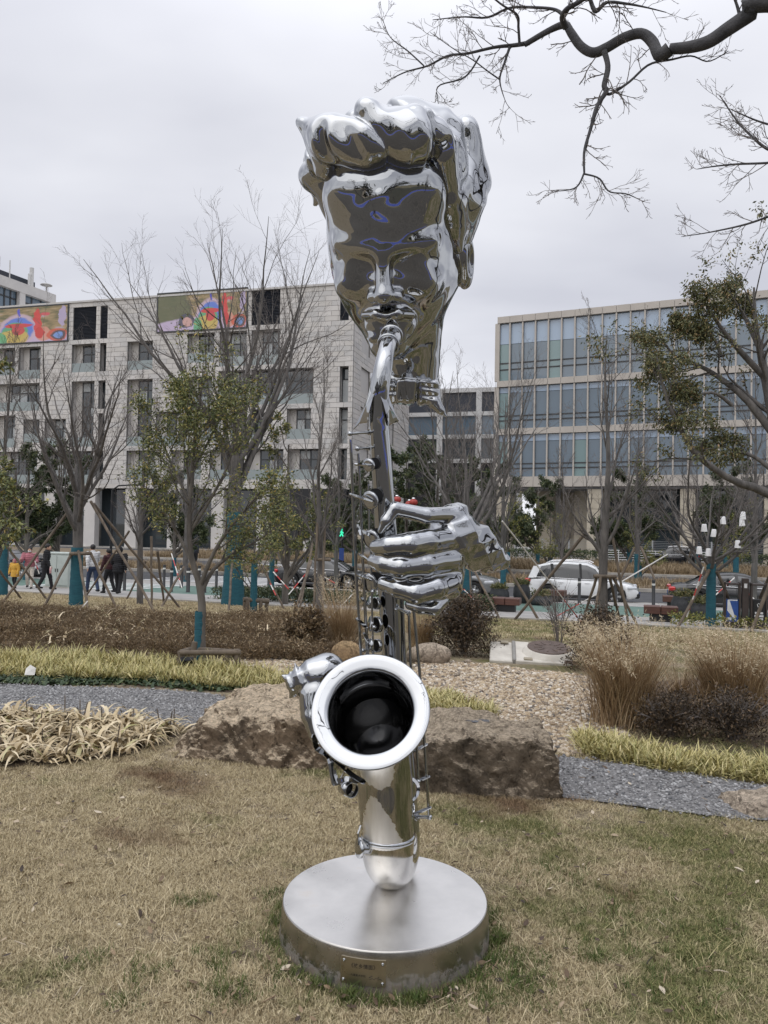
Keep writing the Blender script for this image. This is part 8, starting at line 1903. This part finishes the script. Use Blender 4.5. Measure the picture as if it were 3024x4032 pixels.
# ---- hands
def wob3(P, f, s=0.):
    return np.sin(P[:, 0] * f + s + 1.3 * np.sin(P[:, 2] * f * .7 + s)) * np.sin(P[:, 1] * f * .9 + 1 + s) * np.sin(P[:, 2] * f * 1.1 + 2 - s)
def right_hand():
    h = lambda x, y, d: np.array(W(1250 + x * .4972, 1600 + y * .4972, d))
    F = [([(1075, 860, 3.15), (860, 865, 3.06), (612, 812, 3.03), (545, 905, 3.02), (502, 985, 3.025)], [.034, .032, .028, .023, .013]),
         ([(1050, 1050, 3.14), (870, 1075, 3.04), (730, 1092, 2.99), (570, 1105, 3.0), (468, 1112, 3.03)], [.050, .050, .047, .040, .029]),
         ([(1055, 1215, 3.14), (850, 1250, 3.04), (660, 1272, 3.01), (530, 1250, 3.03), (450, 1225, 3.06)], [.048, .048, .046, .040, .029]),
         ([(1050, 1395, 3.14), (930, 1440, 3.06), (775, 1478, 3.02), (640, 1440, 3.04), (530, 1405, 3.07)], [.046, .047, .044, .039, .031]),
         ([(985, 1545, 3.12), (925, 1600, 3.09), (820, 1590, 3.10), (735, 1570, 3.12)], [.026, .029, .028, .022])]
    FF = [([h(*p) for p in pts], rad) for pts, rad in F]
    c0, c1, c2, c3, c4 = h(1085, 1020, 3.20), h(1230, 1110, 3.27), h(1350, 1180, 3.32), h(1440, 1215, 3.35), h(1525, 1245, 3.38)
    kb0, kb1 = h(1065, 890, 3.19), h(1055, 1430, 3.18)
    def fn(P):
        d = rc(P, kb0, kb1, .062, .050)
        d = smin(d, ell(P, h(985, 1190, 3.21), (.085, .065, .15)), .05)
        cuff = rc(P, c0, c1, .108, .098); cuff = smin(cuff, rc(P, c1, c2, .096, .072), .03)
        cuff = smin(cuff, rc(P, c2, c3, .070, .050), .02); cuff = smin(cuff, rc(P, c3, c4, .026, .003), .015)
        cuff = smin(cuff, rc(P, h(1290, 1240, 3.28), h(1345, 1335, 3.27), .03, .004), .02)
        cuff = smin(cuff, rc(P, h(1130, 850, 3.2), h(1215, 935, 3.22), .045, .01), .02)
        # faceted folds of the torn cuff
        cuff = cuff + .007 * np.abs(np.sin(P[:, 0] * 38 + P[:, 2] * 22)) + .005 * np.abs(np.sin(P[:, 2] * 55 - P[:, 0] * 17 + 1)) - .006
        d = smin(d, cuff, .025)
        for pts, rad in FF:
            f = None
            for i in range(len(pts) - 1):
                g = rc(P, pts[i], pts[i + 1], rad[i], rad[i + 1]); f = g if f is None else smin(f, g, .008)
            d = smin(d, f, .018)
        return d + .0012 * wob3(P, 40)
    allp = np.array([p for pts, _ in FF for p in pts] + [c0, c4]); lo = allp.min(0) - .12; hi = allp.max(0) + .12
    part('hand', sdf_mesh(fn, lo, hi, .0055, 'hand', [M_CHR]))['label'] = 'hand with bent fingers round the upper tube and a torn cuff'
right_hand()
def left_hand():
    r2 = lambda x, y, d: np.array(W(1100 + x * .2712, 2560 + y * .2712, d))
    def fn(P):
        d = ell(P, r2(690, 310, 3.16), (.078, .078, .076))
        d = smin(d, rc(P, r2(600, 330, 3.15), r2(470, 300, 3.14), .06, .048), .03)
        d = smin(d, rc(P, r2(540, 400, 3.14), r2(470, 800, 3.12), .055, .040), .03)
        for a, b, c, rr in (((430, 640), (445, 950), (520, 1230), .026), ((520, 620), (520, 950), (580, 1260), .026), ((600, 600), (620, 950), (640, 1250), .024)):
            d = smin(d, smin(rc(P, r2(*a, 3.11), r2(*b, 3.09), rr * 1.5, rr * 1.3), rc(P, r2(*b, 3.09), r2(*c, 3.07), rr * 1.3, rr * .9), .01), .03)
        cf = rc(P, r2(420, 370, 3.14), r2(300, 420, 3.13), .052, .046)
        cf = smin(cf, rc(P, r2(300, 430, 3.13), r2(180, 480, 3.12), .044, .030), .015)
        for a, b, ra in (((250, 330), (235, 205), .028), ((210, 400), (130, 285), .022), ((150, 450), (0, 335), .022), ((220, 560), (140, 705), .032), ((290, 560), (290, 610), .03)):
            cf = smin(cf, rc(P, r2(*a, 3.125), r2(*b, 3.12), ra, .003), .012)
        cf = cf + .006 * np.abs(np.sin(P[:, 0] * 60 + P[:, 2] * 25)) + .004 * np.abs(np.sin(P[:, 2] * 70 - P[:, 0] * 30 + 1)) - .004
        d = smin(d, cf, .02)
        return d + .0012 * wob3(P, 45)
    part('hand', sdf_mesh(fn, r2(-60, 60, 3.0) * [1, 0, 0] + [0, 3.0, r2(0, 1450, 3.1)[2]], r2(1000, 100, 3.1) * [1, 0, 0] + [.03, 3.29, r2(0, 0, 3.1)[2]], .005, 'hand', [M_CHR]))['label'] = 'hand behind the bell with a ragged cuff'
left_hand()

# ---- head
HEAD_D = 3.75; HEAD_K = 1.17
def head():
    X = lambda c: (c - 710) * .00065
    Z = lambda c: (1130 - c) * .00065
    q = lambda cx, cy, y: np.array([X(cx), y, Z(cy)])
    def face(P):
        d = ell(P, (0.0, .10, .15), (.240, .335, .31))
        d = smin(d, ell(P, (0.0, .02, .06), (.262, .300, .42)), .05); d = smin(d, rc(P, (-.125, -.085, .255), (.130, -.085, .255), .118), .07); d = smin(d, ell(P, (.018, .0, -.05), (.240, .245, .30)), .06)
        d = smin(d, rc(P, (0, -.13, -.325), (.185, .07, -.12), .075, .105), .08)
        d = smin(d, rc(P, (-.01, -.13, -.325), (-.125, .06, -.10), .07, .10), .08)
        d = smin(d, ell(P, (-.012, -.195, -.345), (.062, .055, .05)), .04)
        # brow
        d = smin(d, rc(P, (-.035, -.246, .058), (-.175, -.188, .080), .030, .024), .05); d = smin(d, rc(P, (.03, -.246, .058), (.185, -.188, .080), .030, .024), .05)
        # sockets, then closed lids
        for sx in (-1, 1):
            cx = sx * .102 + .006
            d = smax(d, -ell(P, (cx, -.304, .006), (.084, .070, .054)), .04)
            d = smin(d, ell(P, (cx, -.206, -.004), (.064, .040, .052)), .03)
            d = smin(d, ell(P, (sx * .150, -.182, -.085), (.060, .066, .060)), .06)       # cheekbone
        # nose
        n = smin(rc(P, (.0, -.222, .25), (.0, -.268, .055), .018, .024), rc(P, (.0, -.268, .055), (.004, -.312, -.080), .024, .034), .02); n = smin(n, ell(P, (.005, -.322, -.094), (.038, .040, .034)), .025)
        for sx in (-1, 1): n = smin(n, ell(P, (.005 + sx * .048, -.292, -.102), (.026, .036, .026)), .02)
        d = smin(d, n, .028)
        for sx in (-1, 1): d = smax(d, -ell(P, (.005 + sx * .024, -.322, -.132), (.015, .022, .016)), .012)
        # folds from nose to mouth and the puffed mouth
        for sx in (-1, 1): d = smax(d, -rc(P, (sx * .075, -.275, -.125), (sx * .135, -.20, -.225), .012, .010), .03)
        d = smin(d, ell(P, (.012, -.225, -.232), (.108, .085, .088)), .03)
        for a, b, r1, r2_ in (((-.085, -.262, -.185), (-.03, -.310, -.168), .014, .020), ((-.03, -.310, -.168), (.01, -.308, -.178), .020, .019), ((.01, -.308, -.178), (.05, -.308, -.168), .019, .020), ((.05, -.308, -.168), (.105, -.258, -.188), .020, .014)):
            d = smin(d, rc(P, a, b, r1, r2_), .016)
        d = smin(d, rc(P, (-.05, -.285, -.275), (.06, -.285, -.275), .022), .025)
        d = smax(d, -rc(P, (-.07, -.315, -.215), (.085, -.310, -.215), .010), .015)
        # neck
        d = smin(d, rc(P, (.060, .10, -.12), (.050, .04, -.62), .172, .138), .06)
        d = smax(d, -(P[:, 2] + .585), .01)
        return d
    def ear(P):
        e = ell(P, (.318, .10, -.062), (.032, .075, .108)); e = smin(e, ell(P, (.262, .12, -.03), (.06, .10, .14)), .03); e = smin(e, ell(P, (.308, .09, -.14), (.026, .04, .048)), .03)
        e = smax(e, -ell(P, (.338, .05, -.05), (.018, .045, .07)), .015)
        return e
    def hair(P):
        c = lambda cx, cy, y, rx, ry, rz: ell(P, q(cx, cy, y), (rx, ry, rz))
        l = lambda a, b, r1, r2_: rc(P, q(*a), q(*b), r1, r2_)
        # crown
        d = c(800, 625, .17, .262, .25, .212)
        d = smin(d, l((540, 435, .17), (800, 425, .19), .090, .100), .04); d = smin(d, l((800, 425, .19), (1025, 450, .17), .100, .088), .04)
        # back and sides
        d = smin(d, c(700, 800, .25, .29, .22, .30), .05)
        d = smin(d, c(1085, 815, .15, .138, .235, .250), .03)
        d = smin(d, l((1150, 480, .17), (1190, 760, .15), .080, .105), .025)
        d = smin(d, l((1095, 560, -.02), (1175, 860, .04), .07, .065), .022)
        d = smin(d, l((1190, 860, .08), (1165, 1060, .09), .085, .040), .03); d = smin(d, l((1110, 860, .08), (1125, 1060, .10), .10, .07), .03)
        # left lumps with the curl
        d = smin(d, c(300, 520, .05, .078, .14, .115), .018); d = smin(d, c(250, 655, .13, .090, .14, .095), .016)
        d = smin(d, l((270, 740, .12), (215, 850, .10), .055, .010), .02); d = smin(d, l((330, 740, .06), (365, 960, .06), .075, .04), .03)
        # front roll in three locks
        f = l((225, 345, -.07), (420, 430, -.14), .016, .088); f = smin(f, l((420, 430, -.14), (640, 450, -.165), .092, .112), .03)
        f = smin(f, l((240, 360, -.07), (365, 590, -.10), .022, .055), .03)
        g = l((660, 440, -.165), (880, 450, -.155), .110, .108); f = smin(f, g, .010)
        g = l((900, 440, -.15), (1020, 470, -.09), .098, .085); f = smin(f, g, .012)
        f = smin(f, l((480, 440, -.17), (560, 530, -.19), .055, .035), .014); f = smin(f, l((640, 330, -.16), (760, 460, -.215), .07, .062), .014)
        f = smin(f, l((930, 360, -.14), (960, 430, -.20), .07, .045), .014)
        d = smin(d, f, .022)
        # combed grooves
        for a, b, r1 in (((835, 500, -.275), (790, 290, -.235), .016), ((600, 500, -.27), (505, 350, -.225), .014), ((410, 540, -.20), (375, 340, -.19), .014),                          ((1055, 560, -.12), (1130, 300, -.03), .022), ((1085, 700, -.08), (1190, 500, -.02), .012),  ((330, 560, -.06), (200, 420, .0), .012)):
            d = smax(d, -l((a[0], a[1], a[2] - .022), (b[0], b[1], b[2] - .022), r1, r1 * .6), .045)
        ph = np.arctan2(P[:, 0] - .10 + .25 * P[:, 1], P[:, 2] - .16) * 3.5 + P[:, 1] * 4.2 + .5 * np.sin(P[:, 2] * 11 + P[:, 0] * 6)
        d = d + .024 * (1 - np.abs(np.sin(ph))) ** 3 * np.clip((P[:, 2] - .10) * 6, 0, 1)
        d = d + .0035 * np.abs(np.sin(ph * 2.7 + 1 + P[:, 1] * 7)) * np.clip((P[:, 2] - .2) * 6, 0, 1)
        # keep clear of the forehead below the hairline
        return d
    def sideburn(P):
        s = rc(P, q(1070, 560, -.10), q(1105, 800, -.065), .050, .040); s = smin(s, rc(P, q(1105, 800, -.065), q(1150, 1130, .01), .040, .016), .02)
        return s
    MH = Matrix.Translation(W(1537, 992, HEAD_D)) @ Matrix.Rotation(R(-7), 4, 'Z') @ Matrix.Rotation(R(33), 4, 'X') @ Matrix.Scale(HEAD_K, 4)
    def wobble(P): return .0019 * wob3(P, 19) + .0013 * wob3(P, 43, 1.)
    def zs(P): return P
    def f_face(P): return smin(face(zs(P)), ear(P), .012) + wobble(P)
    def f_hair(P): P2 = zs(P); return smin(hair(P2), sideburn(P2), .035) + wobble(P)
    m1 = sdf_mesh(f_face, (-.30, -.42, -.66), (.40, .46, .50), .0068, 'head', [M_CHR])
    m2 = sdf_mesh(f_hair, (-.48, -.36, -.22), (.46, .52, .76), .0075, 'hair', [M_CHR])
    o = part('head', m1); o.matrix_local = Matrix.Translation(-S0) @ MH
    h2 = link('hair', m2, o)
head()

# ---- collar and bow tie under the chin
def bow_tie():
    k3 = lambda x, y, d: np.array(W(1250 + x * .3918, 1250 + y * .3918, d))
    D = 4.02
    def fn(P):
        s = .3918 * D / FPX
        def slab(cx, cy, w, h, dd, th, rd): 
            c = k3(cx, cy, D + dd); q = P - c; q[:, 1] += q[:, 2] * .38; p = np.abs(q) - np.array([w * s / 2, th, h * s / 2]) + rd
            return np.sqrt((np.maximum(p, 0) ** 2).sum(1)) + np.minimum(p.max(1), 0) - rd
        d = slab(890, 750, 200, 230, -.03, .05, .02)
        wing = slab(1105, 760, 215, 240, .0, .04, .02)
        wing = wing + .004 * np.sin((P[:, 2] - k3(1105, 760, D)[2]) * 150 + (P[:, 0]) * 20) * np.clip((P[:, 0] - k3(990, 0, D)[0]) * 14, 0, 1)
        d = smin(d, wing, .012)
        wl = slab(690, 750, 200, 220, .0, .04, .02) + .003 * np.sin(P[:, 2] * 150); d = smin(d, wl, .012)
        d = d + .003 * np.sin(P[:, 0] * 90 + P[:, 2] * 14)
        d = smin(d, rc(P, k3(1180, 860, D), k3(1235, 930, D), .035, .022), .02); d = smin(d, rc(P, k3(1235, 930, D), k3(1300, 1000, D), .020, .004), .012)
        d = smin(d, rc(P, k3(1170, 680, D + .02), k3(1205, 850, D + .02), .03, .02), .02)
        return d
    part('bow_tie', sdf_mesh(fn, k3(560, 1040, D) * [1, 0, 1] + [0, D - .13, 0], k3(1340, 560, D) * [1, 0, 1] + [0, D + .12, 0], .0052, 'bow_tie', [M_CHR]))
    c = W(1100 + 800 * .615, 340 + 1885 * .615, 4.17); M = Matrix.Translation(c) @ Matrix.Rotation(R(8), 4, 'X')
    pmb(MB().lathe([(.165, -.11), (.188, -.10), (.192, 0), (.186, .035), (.168, .037)], 48, M), 'collar', M_CHR)
bow_tie()
